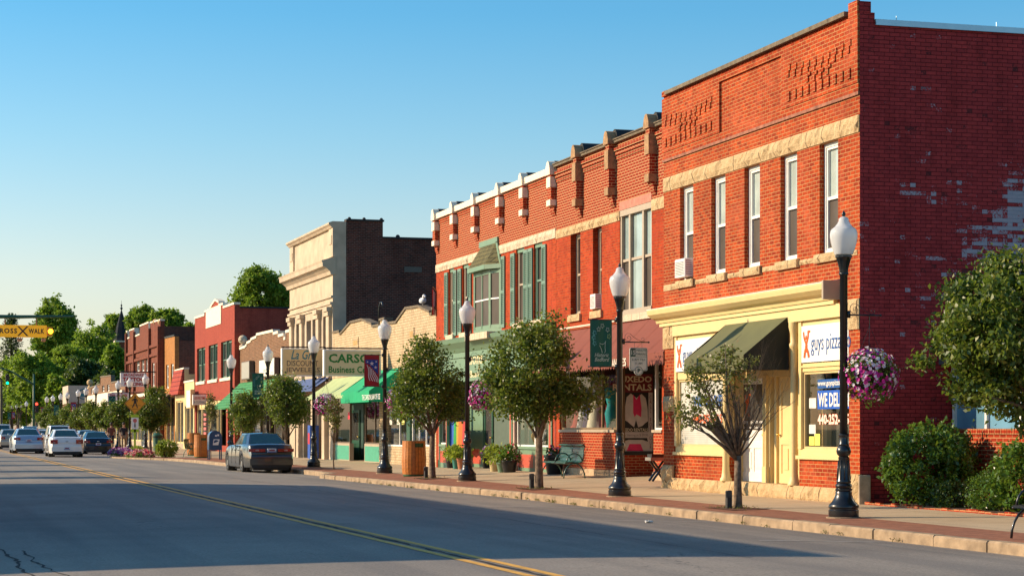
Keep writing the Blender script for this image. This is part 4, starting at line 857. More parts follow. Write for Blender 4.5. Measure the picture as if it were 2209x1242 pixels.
# sage shopfront: posts with red insets, display windows, recessed entry, red bulkheads
def gpost(u, w, x=X, z1=3.7):
    y = Yu(u, x); g = MB(); fbox(g, x + .0, x + .1, y, y - w, .16, z1); o = part('post', g, GRN, B)
    g = MB(); fbox(g, x - .006, x + .0, y - w * .25, y - w * .75, .5, z1 - .5); part('post_inset', g, REDP, o)
def gbay(ua, ub, x=X, goods=True, red=True, zs=zv(1130, 968, X), zt=3.2):
    a, b = Yu(ua, x), Yu(ub, x); g = MB(); fbox(g, x + .03, x + .2, a, b, .16, zs); fbox(g, x - .02, x + .22, a, b, zs, zs + .08); o = part('bulkhead', g, GRN, B)
    g = MB(); fbox(g, x + .024, x + .03, a - .08, b + .08, .42, zs - .16); part('bulkhead_panel', g, REDP, o)
    s = shopwin(B, x, a, b, zs + .08, zt, WHITE if red else GRN, .05); g = MB(); fbox(g, x + .03, x + .2, a, b, zt, 3.75); part('window_header', g, GRN, B); return s, a, b, zs
gpost(944, .25); s1 = gbay(947, 962); gpost(962, .12); gpost(1098, .3); s2 = gbay(1112, 1150); gpost(1106, .25); s3 = gbay(1150, 1180); gpost(1182, .35); gpost(1196, .15)
g = MB(); y = Yu(1110, X - .1); xx = X - .08; g.lathe([(.09, .3), (.09, .45), (.065, .5), (.06, 3.3), (.09, 3.4), (.09, 3.5)], xx, y, 0, 14); part('column', g, plain('pinkish_column', (.52, .30, .22), .6, var=.2, scale=3), B, 40)
XR3 = X + .9; a, b = Yu(964, X), Yu(1098, X)
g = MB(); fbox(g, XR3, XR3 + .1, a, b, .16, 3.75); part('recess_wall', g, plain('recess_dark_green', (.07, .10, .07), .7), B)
g = MB(); fbox(g, XR3 - .06, XR3, Yu(1017, XR3), Yu(1045, XR3), .2, 3.3); o = part('recess_panel', g, GRN, B); g = MB(); fbox(g, XR3 - .066, XR3 - .06, Yu(1021, XR3), Yu(1041, XR3), .4, .9); part('panel_inset', g, REDP, o)
paneldoor(B, XR3 - .05, Yu(1048, XR3), Yu(1048, XR3) - 1.0, .3, 2.5, GDK, glass=PDK, zg=.3)
g = MB(); fbox(g, XR3 - .08, XR3 - .05, a, Yu(1010, XR3), .95, 1.05); fbox(g, XR3 - .08, XR3 - .0, a, Yu(1010, XR3), .2, .95); part('display_base', g, GRN, B)
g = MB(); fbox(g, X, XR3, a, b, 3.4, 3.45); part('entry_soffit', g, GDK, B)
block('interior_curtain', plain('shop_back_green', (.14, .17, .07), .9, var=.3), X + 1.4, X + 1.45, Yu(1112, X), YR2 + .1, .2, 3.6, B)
# window goods
def goods(x, y, z, w, h, col, label, name, cat):
    t = MB(); rn = random.Random(int(y * 100)); 
    for k in range(9): t.ball((x + rn.uniform(-.1, .1), y + rn.uniform(-w / 2, w / 2), z + rn.uniform(.05, h)), rn.uniform(.05, .12), 8, 6, 0, (1, 1, 1.3))
    o = part(name, t, plain(name + '_m', col, .8, var=.4, scale=12), None, True, loc=(x, y, z)); props(o, label, cat)
zz = zv(1130, 968, X) + .08; goods(X + .45, Yu(1124, X), zz, .5, .35, (.40, .24, .07), 'heap of straw baskets in the sage shopfront window', 'basket_heap', 'baskets'); goods(X + .45, Yu(1140, X), zz, .5, .42, (.5, .44, .4), 'grey and white fabric piled in the sage shopfront window', 'fabric_heap', 'fabric'); goods(X + .4, Yu(1170, X), zz, .6, .22, (.04, .06, .4), 'blue glassware in the window beside the bench', 'glassware', 'glassware')
# rainbow flag across the recess
t = thing('rainbow_flag', (XR3 - .3, Yu(982, XR3 - .3), 1.2), 'rainbow striped flag hanging in the recessed shop entry', 'flag'); xr = X + .16; ya, yb_ = Yu(965, xr), Yu(1004, xr); z1_, z0_ = zv(980, 909, xr), zv(980, 964, xr)
for k, c in enumerate([(.10, .01, .22), (.01, .09, .45), (.0, .28, .04), (.45, .30, .01), (.65, .13, .0), (.5, .02, .02)]):
    g = MB(); n = 5
    for i in range(n):
        y0 = ya + (yb_ - ya) * (k + i / n) / 6; y1 = ya + (yb_ - ya) * (k + (i + 1) / n) / 6; f0, f1 = .03 * math.sin(y0 * 11), .03 * math.sin(y1 * 11); g.face([(xr + f0, y0, z1_), (xr + f1, y1, z1_), (xr + f1 * 2, y1, z0_ + .02 * math.sin(y1 * 5)), (xr + f0 * 2, y0, z0_ + .02 * math.sin(y0 * 5))])
    part('stripe', g, plain('flag_%d' % k, c, .7), t, True)
g = MB(); g.tube([(xr, ya + .1, z1_ + .02), (xr, yb_ - .1, z1_ + .02)], .015, 6); part('flag_rod', g, BLACK, t)
# =================================================================== 4. cream brick double shop
def profile_wall(par, mat, X, pts, z0, ops, th=.3, cop=COPD, ct=.09, name='front_wall'):
    """front with a shaped parapet: rectangle with openings up to the lowest point, gable shapes above, coping stones along the top"""
    zl = min(z for y, z in pts); wall(name, mat, X, pts[0][0], pts[-1][0], z0, zl, ops, th, par)
    poly = [(X, y, z) for y, z in pts] ; 
    g = MB()
    for (y0, za), (y1, zb) in zip(pts[:-1], pts[1:]):
        if abs(y0 - y1) < 1e-6: continue
        P = [(X, y0, zl - .001), (X, y0, za), (X, y1, zb), (X, y1, zl - .001)]
        if za > zl + 1e-4 or zb > zl + 1e-4: g.prism(P, (th, 0, 0))
    if g.f: part('gable', g, mat, par)
    g = MB()
    for (y0, za), (y1, zb) in zip(pts[:-1], pts[1:]):
        if abs(y0 - y1) < 1e-6: continue
        dy = .03 if abs(za - zb) < .02 else 0
        g.prism([(X - .05, y0 + dy, za), (X - .05, y0 + dy, za + ct), (X - .05, y1 - dy, zb + ct), (X - .05, y1 - dy, zb)], (th + .08, 0, 0))
    part('coping', g, cop, par)
X = 18.0; YR = Yu(941, X) + .02; YL = Yu(718, X)
B = thing('brick_building', (X, (YL + YR) / 2, .25), 'low cream brick shop building with stepped stone topped gables', 'building')
P_ = [(719, 719), (733, 716), (733.5, 722), (736, 721), (757, 697), (781, 691), (803, 701), (804, 706), (819, 703), (819.5, 692), (830, 689), (830.5, 700), (855, 697), (876, 667), (903, 663), (928, 675), (929, 680), (933, 679), (933.5, 668), (941, 666)]
pp = [(Yu(u, X), zv(u, v, X)) for u, v in P_]; pp[0] = (YL, pp[0][1]); pp[-1] = (YR, pp[-1][1])
ym = Yu(829, X); SO = [(YL - .3, ym + .25, .15, 3.6), (ym - .35, YR + .3, .15, 3.6)]
profile_wall(B, BRC, X, pp, .15, SO)
core(B, [BRC, INT, ROOFM], X, YL, YR, .15, 4.0, 5.3, 18, room=3)
for u0, u1, v0, v1 in ((762, 774, 729, 752), (884, 894, 708, 735)):
    a, b = Yu(u0, X), Yu(u1, X); z0, z1 = zv(u0, v1, X), zv(u0, v0, X); g = MB(); fbox(g, X - .03, X + .01, a, b, z0, z1); o = part('brick_plaque', g, BRC, B)
    g = MB(); fbox(g, X - .036, X - .03, a - .12, b + .12, z0 + .12, z1 - .12); part('plaque_face', g, plain('plaque_brick', (.45, .27, .10), .9, var=.3), o)
g = MB(); g.tube([(X + .1, Yu(812, X), 5.9), (X + .1, Yu(812, X), 6.35), (X + .1, Yu(812, X) - .25, 6.6), (X + .1, Yu(812, X) - .55, 6.6), (X + .1, Yu(812, X) - .7, 6.4)], .03, 6); part('vent_pipe', g, BLACK, B, True)
t = thing('bird', (X + .15, Yu(906, X), zv(906, 663, X) + .09), 'white gull resting on the cream gable top', 'bird'); g = MB(); yb_ = Yu(906, X); zb_ = zv(906, 663, X) + .09
g.ball((X + .1, yb_, zb_ + .16), .13, 10, 8, 0, (1, 1.7, .9)); g.ball((X + .1, yb_ - .22, zb_ + .3), .075, 8, 6); g.tube([(X + .1, yb_ - .28, zb_ + .3), (X + .1, yb_ - .38, zb_ + .28)], [.02, .004], 5); g.tube([(X + .1, yb_, zb_ + .05), (X + .1, yb_, zb_ - .0)], .012, 5); part('body', g, plain('gull_white', (.8, .8, .8), .7), t, True)
# shopfronts: left green bay, right bay
def bayfront(ua, ub, zs, bm, fm, name='bulkhead', x=X, zt=3.0, hz=3.6, pane=GLASS, inset=None, mull=()):
    a, b = Yu(ua, x), Yu(ub, x); g = MB(); fbox(g, x + .04, x + .22, a, b, .16, zs); o = part(name, g, bm, B)
    if inset: g = MB(); fbox(g, x + .034, x + .04, a - .1, b + .1, .28, zs - .1); part('inset_panel', g, inset, o)
    s = shopwin(B, x, a, b, zs, zt, fm, .06, pane=pane, mull=[Yu(m, x) for m in mull]); g = MB(); fbox(g, x + .04, x + .22, a, b, zt, hz); part('window_header', g, fm, B); return s
TGR = plain('turquoise_green', (.05, .32, .20), .5); BRF = plain('brown_frame', (.12, .08, .05), .5)
bayfront(721, 752, zv(735, 955, X), TAUPE, BRF, inset=TGR); bayfront(784, 819, zv(800, 957, X), TAUPE, BRF, inset=TGR, mull=(805,)); bayfront(832, 877, zv(850, 962, X), BRC, WHITE, mull=(858,)); bayfront(886, 928, zv(910, 962, X), BRC, WHITE, mull=(900, 915))
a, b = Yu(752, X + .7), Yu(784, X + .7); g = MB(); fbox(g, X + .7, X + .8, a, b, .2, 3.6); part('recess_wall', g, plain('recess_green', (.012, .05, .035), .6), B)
d = paneldoor(B, X + .64, Yu(755, X + .64), Yu(775, X + .64), .25, 2.4, GDK, glass=PDK, zg=.36)
g = MB(); fbox(g, X - .03, X + .25, Yu(819.5, X), Yu(832, X) + .02, .15, 3.6); part('pier', g, BRC, B)
g = MB(); fbox(g, X - .02, X + .2, Yu(878, X), Yu(885, X), .16, 3.6); part('post', g, GDK, B)
for u, c, l in ((852, (.7, .68, .6), 'notice'), (862, (.7, .65, .2), 'notice'), (836, (.62, .6, .55), 'notice')):
    y = Yu(u, X); g = MB(); fbox(g, X + .08, X + .084, y, y - .45, 1.75, 2.45); part(l, g, plain('notice_%d' % u, c, .7), B)
g = MB(); y = Yu(747, X); fbox(g, X + .07, X + .076, y, y - .4, 2.0, 2.3); part('red_notice', g, plain('red_notice', (.7, .01, .04), .5), B)
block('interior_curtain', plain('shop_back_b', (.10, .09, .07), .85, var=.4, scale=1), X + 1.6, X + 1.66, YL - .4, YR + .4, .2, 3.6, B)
# signs and awnings
def boxsign(name, u0, v0, u1, v1, x, label, face, edge, texts, th=.25, ret=False):
    a, b = Yu(u0, x), Yu(u1, x); z0, z1 = zv((u0 + u1) / 2, v1, x), zv((u0 + u1) / 2, v0, x); t = thing(name, (x, (a + b) / 2, z0), label, 'sign')
    g = MB(); fbox(g, x, x + th, a, b, z0, z1); part('cabinet', g, edge, t); g = MB(); fbox(g, x - .012, x + .0, a - .05, b + .05, z0 + .05, z1 - .05); f = part('face', g, face, t)
    for k, (s, fy0, fy1, fz0, fz1, m, kw) in enumerate(texts):
        g = MB(); ftext(g, s, x - .013, a + (b - a) * fy0, a + (b - a) * fy1, z0 + (z1 - z0) * fz0, z0 + (z1 - z0) * fz1, **kw); part('lettering', g, m, f)
    return t
TEAL = plain('letter_teal', (.02, .18, .22), .5); DBR = plain('letter_brown', (.12, .08, .06), .5); LGR = plain('letter_green', (.01, .18, .03), .5); LRD = plain('letter_red', (.45, .01, .01), .5)
SBEI = plain('sign_beige', (.72, .50, .24), .5, var=.04); SCRM = plain('sign_cream', (.70, .56, .36), .5, var=.03)
xs = X - .75
def fgsign(name, u0, u1, v0, v1, label, face, texts):
    """projecting sign box seen square on: it faces down the street toward the camera"""
    Zm = zd((u0 + u1) / 2, X - 1.0)[0]; y = Yu((u0 + u1) / 2, X - 1.2)
    xa, xb = XY(u0, y), XY(u1, y); Z = xa * sT + y * cT; z0, z1 = EH - (v1 - 924) * Z / F, EH - (v0 - 924) * Z / F
    t = thing(name, ((xa + xb) / 2, y, z0), label, 'sign'); g = MB(); g.box(xa, y, z0, xb, y + .3, z1); part('cabinet', g, BRF, t); g = MB(); g.box(xa + .06, y - .012, z0 + .06, xb - .06, y, z1 - .06); f = part('face', g, face, t)
    w, h = xb - xa, z1 - z0
    for s, a, b, c, d, m, kw in texts: g = MB(); addtext(g, s, (xa + w * a, y - .013, z0 + h * c), (1, 0, 0), (0, 0, 1), w * (b - a), h * (d - c), **kw); part('lettering', g, m, f)
    return t, xa, xb, y, z0, z1
# both sign boxes stand parallel to the street front, on the roof edge of the awnings
def rsign(u0, u1, v0, v1, xr, label, face, texts, cab=WHITE):
    # projecting box sign: its near end xr sits by the wall, its face looks down the street
    y = Yu(u1, xr); xa = XY(u0, y); Z = (xa + xr) / 2 * sT + y * cT; z0, z1 = EH - (v1 - 924) * Z / F, EH - (v0 - 924) * Z / F
    t = thing('shop_sign', ((xa + xr) / 2, y, z0), label, 'sign'); g = MB(); g.box(xa, y, z0, xr, y + .3, z1); part('cabinet', g, cab, t); g = MB(); g.box(xa + .05, y - .012, z0 + .05, xr - .05, y, z1 - .05); f = part('face', g, face, t)
    w, h = xr - xa, z1 - z0
    for s_, p0, p1, q0, q1, m, kw in texts: g = MB(); addtext(g, s_, (xa + w * p0, y - .013, z0 + h * q0), (1, 0, 0), (0, 0, 1), w * (p1 - p0), h * (q1 - q0), **kw); part('lettering', g, m, f)
    g = MB(); g.tube([(xa, y + .15, z1 + .06), (18.1, y + .15, z1 + .06)], .03, 6); g.tube([(xa + .1, y + .15, z1), (xa + .1, y + .15, z1 + .06)], .02, 5); part('bracket', g, BLACK, t); return t
rsign(608, 697, 751, 811, 17.9, 'beige discount jewelers sign with a teal La Gra script line', SBEI,
        [('La Gra', .22, .80, .60, .94, TEAL, dict(italic=.35, bold=.012)), ('DISCOUNT', .12, .88, .36, .56, DBR, dict(bold=.01)), ('JEWELERS', .09, .92, .10, .31, DBR, dict(bold=.01))])
rsign(699, 822, 754, 811, 17.7, 'cream Carson Business Center sign with green letters', SCRM,
        [('CARSON', .08, .97, .50, .84, LGR, dict(bold=.03)), ('Business Center', .08, .97, .12, .38, LGR, dict(bold=.02))])
g = MB(); pa = awning(B, X - .03, Yu(722, X), Yu(808, X), zv(760, 812, X), zv(725, 853, X - 1.2), 1.25, AWS, .12, AWD, seams=6, closed=False, label='pale sage awning below the cream sign')
pa = awning(B, X - .03, Yu(803, X) - .0, Yu(868, X), zv(850, 795, X), zv(800, 842, X - 1.25), 1.25, AWK, .42, AWK, label='kelly green awning of the law office')
g = MB(); xx = X - 1.3; ftext(g, 'THE CARSON LAW OFFICE', xx - .015, Yu(782, xx), Yu(821, xx), zv(800, 862, xx), zv(800, 850, xx), bold=.01); part('lettering', g, SIGW, pa)
# =================================================================== 5. limestone bank
YR = YL + .02; YL = Yu(625, X) ; X5 = X
B = thing('bank_building', (X, (YL + YR) / 2, .25), 'tall limestone fronted bank building with a heavy cornice and dark brick side wall', 'building')
zt = zv(718, 472, X) - .1; zc = zv(718, 570, X); zw1, zw0 = zv(718, 668, X), zv(718, 745, X) - .7
pr = lambda u: Yu(u, X)
wo = [(pr(639), pr(648)), (pr(661), pr(671)), (pr(674), pr(682)), (pr(697), pr(706))]
wo = [(a, b, zw0, zw1 - .2) for a, b in wo]
door = [(pr(600 + 36), pr(650), .2, 3.0), (pr(655), pr(676), .2, 3.2), (pr(686), pr(697), .2, 3.0)]
wall('front_wall', LIM, X, YL, YR, .15, zc, wo + door, .6, B)
g = MB(); fbox(g, X + .08, X + .6, YL - .01, YR + .01, zc, zt - .12); part('attic_wall', g, LIM, B)
for y in (YL, YR + .9): 
    g = MB(); fbox(g, X - .0, X + .62, y + (.0 if y < YL else 0), y - .9, zc + .35, zt - .28); fbox(g, X - .03, X + .0, y - .15, y - .75, zc + .9, zt - .6); part('attic_pier', g, LIM, B)
g = MB(); pf = [(X + .6, zt - .28), (X - .04, zt - .28), (X - .1, zt - .2), (X - .18, zt - .14), (X - .18, zt - .06), (X + .0, zt), (X + .6, zt)]; g.prism([(x, YL + .1, z) for x, z in pf], (0, YR - YL - .1, 0)); part('attic_coping', g, LIM, B)
g = MB(); pf = [(X + .1, zc - .45), (X - .1, zc - .45), (X - .15, zc - .3), (X - .36, zc - .12), (X - .46, zc - .1), (X - .48, zc + .06), (X - .52, zc + .16), (X + .1, zc + .34)]; g.prism([(x, YL + .25, z) for x, z in pf], (0, YR - YL - .35, 0)); part('cornice', g, LIM, B)
g = MB()
for z, p, h in ((zw1 + .55, .08, .08), (zw1 + .25, .12, .1), (zw1 + .14, .06, .11)): fbox(g, X - p, X, YL, YR, z, z + h)
part('architrave', g, LIM, B)
for u in (632, 654, 690, 712.5):
    y = pr(u); w = .62; g = MB(); fbox(g, X - .14, X, y + w / 2, y - w / 2, zw0 - .9, zw1 - .25); fbox(g, X - .2, X, y + w / 2 + .08, y - w / 2 - .08, zw1 - .25, zw1 - .05); fbox(g, X - .26, X, y + w / 2 + .14, y - w / 2 - .14, zw1 - .05, zw1 + .14); part('pilaster', g, LIM, B)
for i, (a, b, c, d) in enumerate(wo): sash(B, X, a, b, c, d, dep=.3, fm=TAUPE, up=PDK, lo=PSC, fw=.08)
for k, (a, b, c, d) in enumerate(door): shopwin(B, X, a, b, c, d, BRF, .08, pane=PDK, dep=.35, name='entrance_window')
g = MB()
for u in (650, 682, 706): g = MB(); y = pr(u); fbox(g, X - .2, X, y + .3, y - .3, .2, 3.4); part('entry_pilaster', g, LIM, B)
block('stone_ledge', LIM, X - .3, X, YL - .05, YR + .05, 3.4, 3.65, B)
g = MB(); Xb = X + 22; s1 = XY(826, YR); z1, z2 = zv(780, 478, X) , 0
Zr = (X + 2) * sT + YR * cT; Z2 = (s1 + 2) * sT + YR * cT; za = EH - (478 - 924) * Zr / F; zb = EH - (517 - 924) * Z2 / F
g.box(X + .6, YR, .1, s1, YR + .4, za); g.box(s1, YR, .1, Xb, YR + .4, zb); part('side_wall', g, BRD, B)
g = MB(); g.box(X + .6, YR - .06, za, s1 + .05, YR + .45, za + .08); g.box(s1, YR - .06, zb, Xb, YR + .45, zb + .08)
for q in (.1, .5, .97): g.ball((X + .6 + (s1 - X - .6) * q, YR + .1, za + .1), .08, 8, 6)
for k in range(9): g.ball((s1 + .7 + k * 1.7, YR + .1, zb + .1), .1, 8, 6)
part('tile_coping', g, BLK, B)
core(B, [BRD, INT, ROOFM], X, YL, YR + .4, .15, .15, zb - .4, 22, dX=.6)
g = MB(); ub = XY(872, YR); g.box(ub, YR - .02, EH + (924 - 588) * Z2 / F, ub + .8, YR + .01, EH + (924 - 576) * Z2 / F); part('wall_vent', g, BLACK, B)
awning(B, X - .1, Yu(626, X), Yu(716, X), zv(690, 815, X), zv(640, 842, X - .8), .8, AWBL, .1, AWD, seams=5, closed=False, label='dark blue awning behind the street trees')
t = thing('drinks_machine', (X - .5, Yu(664, X - .5), .25), 'blue and red drinks machine by the bank entrance', 'machine'); y = Yu(664, X - .5); g = MB(); g.box(X - .45, y - .3, .25, X - .05, y + .3, 1.75); o = part('case', g, plain('machine_blue', (.01, .08, .4), .4), t); g = MB(); g.box(X - .46, y - .2, .9, X - .45, y + .2, 1.4); part('panel', g, plain('machine_red', (.6, .02, .03), .4), t)
# =================================================================== 6. brown brick shop with ball finials
YR = YL + .03; X = 18.3; YL = Yu(518, X)
B = thing('brick_building', (X, (YL + YR) / 2, .3), 'low brown brick shop with stepped white coping and stone ball finials', 'building')
P_ = [(519, 754), (530, 750), (530.5, 748), (533, 747), (533.5, 742), (542, 738), (542.5, 734), (554, 729), (554.5, 724), (590, 716), (590.5, 722), (601, 719), (601.5, 727), (613, 724), (613.5, 733), (617, 732), (617.5, 718), (625, 716)]
pp = [(Yu(u, X), zv(u, v, X)) for u, v in P_]; pp[0] = (YL, pp[0][1]); pp[-1] = (YR, pp[-1][1])
profile_wall(B, BRB, X, pp, .15, [(YL - .5, YR + .5, .15, 3.3)], cop=COP, ct=.14)
core(B, [BRB, INT, ROOFM], X, YL, YR, .15, 3.6, pp[2][1] - .3, 18)
for y, z in ((pp[0][0] - .35, pp[0][1] + .14), (pp[-1][0] + .35, pp[-1][1] + .14)):
    g = MB(); g.lathe([(.2, 0), (.2, .08), (.1, .14), (.08, .2)], X + .1, y, z, 14); g.ball((X + .1, y, z + .42), .26, 16, 10); part('ball_finial', g, STP, B, True)
boxsign('wall_sign', 521, 779, 538, 818, X - .3, 'grey blank box sign on the brown brick front', plain('sign_grey', (.35, .33, .28), .5), DBR, [])
boxsign('wall_sign', 559, 773, 592, 812, X - .3, 'white box sign on the brown brick front', plain('sign_offwhite', (.8, .74, .62), .5), DBR, [('LEATHER', .3, .7, .3, .42, TEAL, {})])
aw = awning(B, X - .03, YL - .2, Yu(608, X), zv(540, 823, X), zv(500, 877, X - 1.6), 1.6, GTILE, .1, GTILE, closed=False, label='green shingled canopy')
for u in (545, 565, 590): 
    a = Yu(u, X); shopwin(B, X, a, a - 2.2, .7, 3.2, BRF, .1, pane=PDK)
g = MB(); fbox(g, X + .1, X + .2, YL - .5, YR + .5, .15, .7); part('bulkhead', g, BRB, B)
# =================================================================== 7. painted red building
X = 18.0; YR = Yu(506, X); YL = Yu(420.5, X); YR = YR
B = thing('brick_building', (X, (YL + YR) / 2, .3), 'painted red two storey building with a white name stone and green framed windows', 'building')
sc2 = lambda x, y: (220 + x / 3.107, 620 + y / 3.107)
P_ = [sc2(*p) for p in ((622, 212), (690, 190), (690.5, 168), (722, 158), (742, 118), (762, 90), (785, 104), (786, 124), (814, 116), (815, 140), (889, 113))]
pp = [(Yu(u, X), zv(u, v, X)) for u, v in P_]; pp[0] = (YL, pp[0][1]); pp[-1] = (YR, pp[-1][1])
w7 = [(sc2(x0, 0)[0], sc2(x1, 0)[0]) for x0, x1 in ((637, 692), (715, 775), (798, 870))]; z71 = zv(*sc2(715, 390), X); z70 = zv(*sc2(715, 622), X)
w7 = [(Yu(a, X), Yu(b, X), z70, z71) for a, b in w7]
profile_wall(B, BRR, X, pp, .15, w7 + [(YL - .5, YR + 3.2, .15, 3.3), (YR + 2.6, YR + .5, .3, 3.3)], cop=COP, ct=.13)
core(B, [BRR, INT, ROOFM], X, YL, YR, .15, 3.8, zv(506, 664, X), 20, room=2)
block('tile_coping', BLK, X + .3, X + 20.1, YR + .3, YR - .06, zv(506, 664, X), zv(506, 664, X) + .1, B)
g = MB(); a, z = Yu(sc2(700, 0)[0], X), zv(*sc2(700, 275), X); fbox(g, X - .04, X, a, Yu(sc2(800, 0)[0], X), z, z + 1.15); part('name_stone', g, COP, B)
for a, b, c, d in w7:
    f = sash(B, X, a, a - (a - b) * .5 + .03, c, d, dep=.12, fm=GRN2, up=PDK, lo=PSC); sash(B, X, a - (a - b) * .5 - .03, b, c, d, dep=.12, fm=GRN2, up=PDK, lo=PSC); g = MB(); fbox(g, X - .08, X + .1, a + .1, b - .1, c - .18, c); part('sill', g, COP, f)
    g = MB(); fbox(g, X + .02, X + .2, a - (a - b) * .5 + .029, a - (a - b) * .5 - .029, c, d); part('mullion', g, GRN2, f)
rsign(416, 445, 851, 873, 17.9, 'white box sign with small red letters on the red building', plain('sign_offwhite', (.8, .74, .62), .5), [('LEISURE TIME', .1, .9, .55, .8, LRD, dict(bold=.02)), ('& COMPANY', .1, .9, .15, .4, TEAL, {})])
for u0, u1 in ((424, 433), (434, 449), (452, 466), (468, 474)): 
    a, b = Yu(u0, X), Yu(u1, X); shopwin(B, X, a, b, .6, 2.9, CREAM, .08, pane=PDK); g = MB(); fbox(g, X + .04, X + .2, a, b, 2.9, 3.6); part('window_header', g, CREAM, B)
g = MB()
for k in range(6): y = Yu(438, X); fbox(g, X + .04, X + .05, y, y - 1.1, .9 + k * .3, 1.08 + k * .3)
part('window_labels', g, plain('label_pink', (.65, .15, .13), .6), B)
g = MB(); fbox(g, X + .02, X + .2, YL - .5, YR + 3.2, .15, .6); part('bulkhead', g, BRR, B)
# =================================================================== 8.-11. farther shops
def farshop(label, ua, ub, pts, mats, X=18.0, wins=(), zg=3.3, back=16, cop=COP, cmats=None, tophalf=None, coping=.12, shop=True, roof=None):
    global B
    YL, YR = Yu(ua, X), Yu(ub, X); B = thing('brick_building', (X, (YL + YR) / 2, .3), label, 'building')
    pp = [(Yu(u, X), zv(u, v, X)) for u, v in pts]; pp[0] = (YL, pp[0][1]); pp[-1] = (YR, pp[-1][1])
    ops = [(Yu(a, X), Yu(b, X), zv(a, d, X), zv(a, c, X)) for a, b, c, d in wins]
    if len(wins) > 1:
        for k in range(len(ops)): pass
    profile_wall(B, mats, X, pp, .15, ops + ([(YL - .5, YR + .5, .15, zg - .1)] if shop else []), cop=cop, ct=coping)
    zr = roof or min(z for y, z in pp) - .3
    core(B, [cmats or mats, INT, ROOFM], X, YL, YR, .15, zg, zr, back, room=2)
    for a, b, c, d in ops: sash(B, X, a, b, c, d, dep=.1, fm=WHITE, up=PDK, lo=PSC, fw=.1)
    if shop:
        g = MB(); fbox(g, X + .05, X + .2, YL - .5, YR + .5, .15, .6); part('bulkhead', g, TAUPE, B); n = max(1, round((YL - YR) / 2.6)); L = (YL - YR - 1) / n
        for k in range(n): a = YL - .5 - k * L; shopwin(B, X, a - .1, a - L + .1, .6, zg - .1, CREAM, .1, pane=PDK)
    return B, YL, YR, pp
# 8a white fascia with red tile mansard, 8b yellow front
B, YL, YR, pp = farshop('small cream shop with a red tiled mansard', 378, 397.5, [(378, 801), (397, 796)], CREAM, zg=3.6)
g = MB(); za, zb = zv(378, 853, X), zv(378, 800, X); g.prism([(X - .45, YL, za), (X - .1, YL, zb), (X, YL, zb), (X, YL, za)], (0, YR - YL, 0)); part('mansard', g, RTILE, B)
B, YL, YR, pp = farshop('small yellow painted shop with a tall narrow lantern panel', 397.5, 419, [(397.5, 826), (419, 822)], CREAM, zg=3.2)
boxsign('wall_sign', 402, 840, 411, 880, X - .5, 'tall narrow cream lantern sign on the yellow shop', plain('sign_offwhite', (.8, .74, .62), .5), CREAM, [])
# 9 ochre narrow building
B, YL, YR, pp = farshop('narrow ochre brick building with a brown awning', 355, 377, [(355, 730), (377, 725)], BRO, X=18.3, wins=[(358, 363.5, 787, 838), (368.5, 374.5, 785, 835)], zg=4, cop=BLK, cmats=BRD)
awning(B, X - .0, YL, YR, zv(355, 850, X), zv(360, 878, X - 1.3), 1.5, plain('awning_brown', (.20, .10, .06), .9), .3, AWD, label='brown awning')
block('pale_ledge', COP, 20, 34, YR - .01, YR - .06, pp[0][1] - .5, pp[0][1] - .4, B)
# 10 brown brick three-bay
sc3 = lambda x, y: (220 + x / 3.107, 620 + y / 3.107)
P10 = [sc3(*p) for p in ((165, 300), (172, 298), (172.5, 345), (186, 340), (186.5, 292), (220, 280), (220.5, 332), (255, 318), (255.5, 262), (315, 238), (315.5, 300), (325, 296), (325.5, 240), (392, 222))]
W10 = [(272.5 + 4 + i * 4.4, 272.5 + 4 + i * 4.4 + 2, 777, 806) for i in range(4)] + [(294, 301, 772, 803), (305, 311, 770, 802), (314, 320, 768, 802), (328, 333, 783, 834), (337, 342, 782, 833)]
B, YL, YR, pp = farshop('dark red brown three bay brick building with uneven parapets', 273, 346, P10, BRV, wins=W10, zg=3.6, cop=COP, cmats=BRD, back=18, roof=zv(346, 703, X))
for u in (275, 292, 325, 345): y = Yu(u, X); g = MB(); fbox(g, X - .2, X, y + .25, y - .25, 3.6, zv(u, 704 + (345 - u) * .22, X)); part('pilaster', g, BRV, B)
for u in (333, 344): y = Yu(u, X); g = MB(); g.ball((X + .1, y, zv(u, 694, X)), .24, 12, 8); part('ball_finial', g, STN, B, True)
g = MB(); 
for z in (zv(346, 745, X), zv(346, 765, X), zv(346, 842, X)): fbox(g, X - .14, X, YL, YR, z, z + .22)
part('belt_course', g, BRV, B)
block('stone_sill_course', COP, X - .1, X, YL, YR, zv(346, 850, X), zv(346, 850, X) + .3, B)
# projecting tattoo sign and framework
t = thing('tattoo_sign', (16.4, Yu(293, 16.4), 4), 'white Broadway Tattoo sign with red letters hung over the sidewalk', 'sign'); y = Yu(290, 16.4); xa, xb = XY(260, y), XY(316, y); Z = xa * sT + y * cT; z0, z1 = EH + (924 - 833) * Z / F, EH + (924 - 804) * Z / F
g = MB(); g.box(xa, y, z0, xb, y + .3, z1); part('cabinet', g, SIGW, t); w = xb - xa; h = z1 - z0
g = MB(); addtext(g, 'BROADWAY', (xa + w * .12, y - .012, z0 + h * .76), (1, 0, 0), (0, 0, 1), w * .78, h * .19, bold=.03); addtext(g, 'TATTOO', (xa + w * .08, y - .012, z0 + h * .38), (1, 0, 0), (0, 0, 1), w * .86, h * .3, bold=.05); addtext(g, 'PIERCING', (xa + w * .15, y - .012, z0 + h * .06), (1, 0, 0), (0, 0, 1), w * .72, h * .24, bold=.04); part('lettering', g, LRD, t)
g = MB(); g.tube([(xa, y + .15, z1 + .1), (18, y + .15, z1 + .1)], .05, 6); g.tube([(xa + .2, y + .15, z1), (xa + .2, y + .15, z1 + .1)], .03, 5); part('bracket', g, BLACK, t)
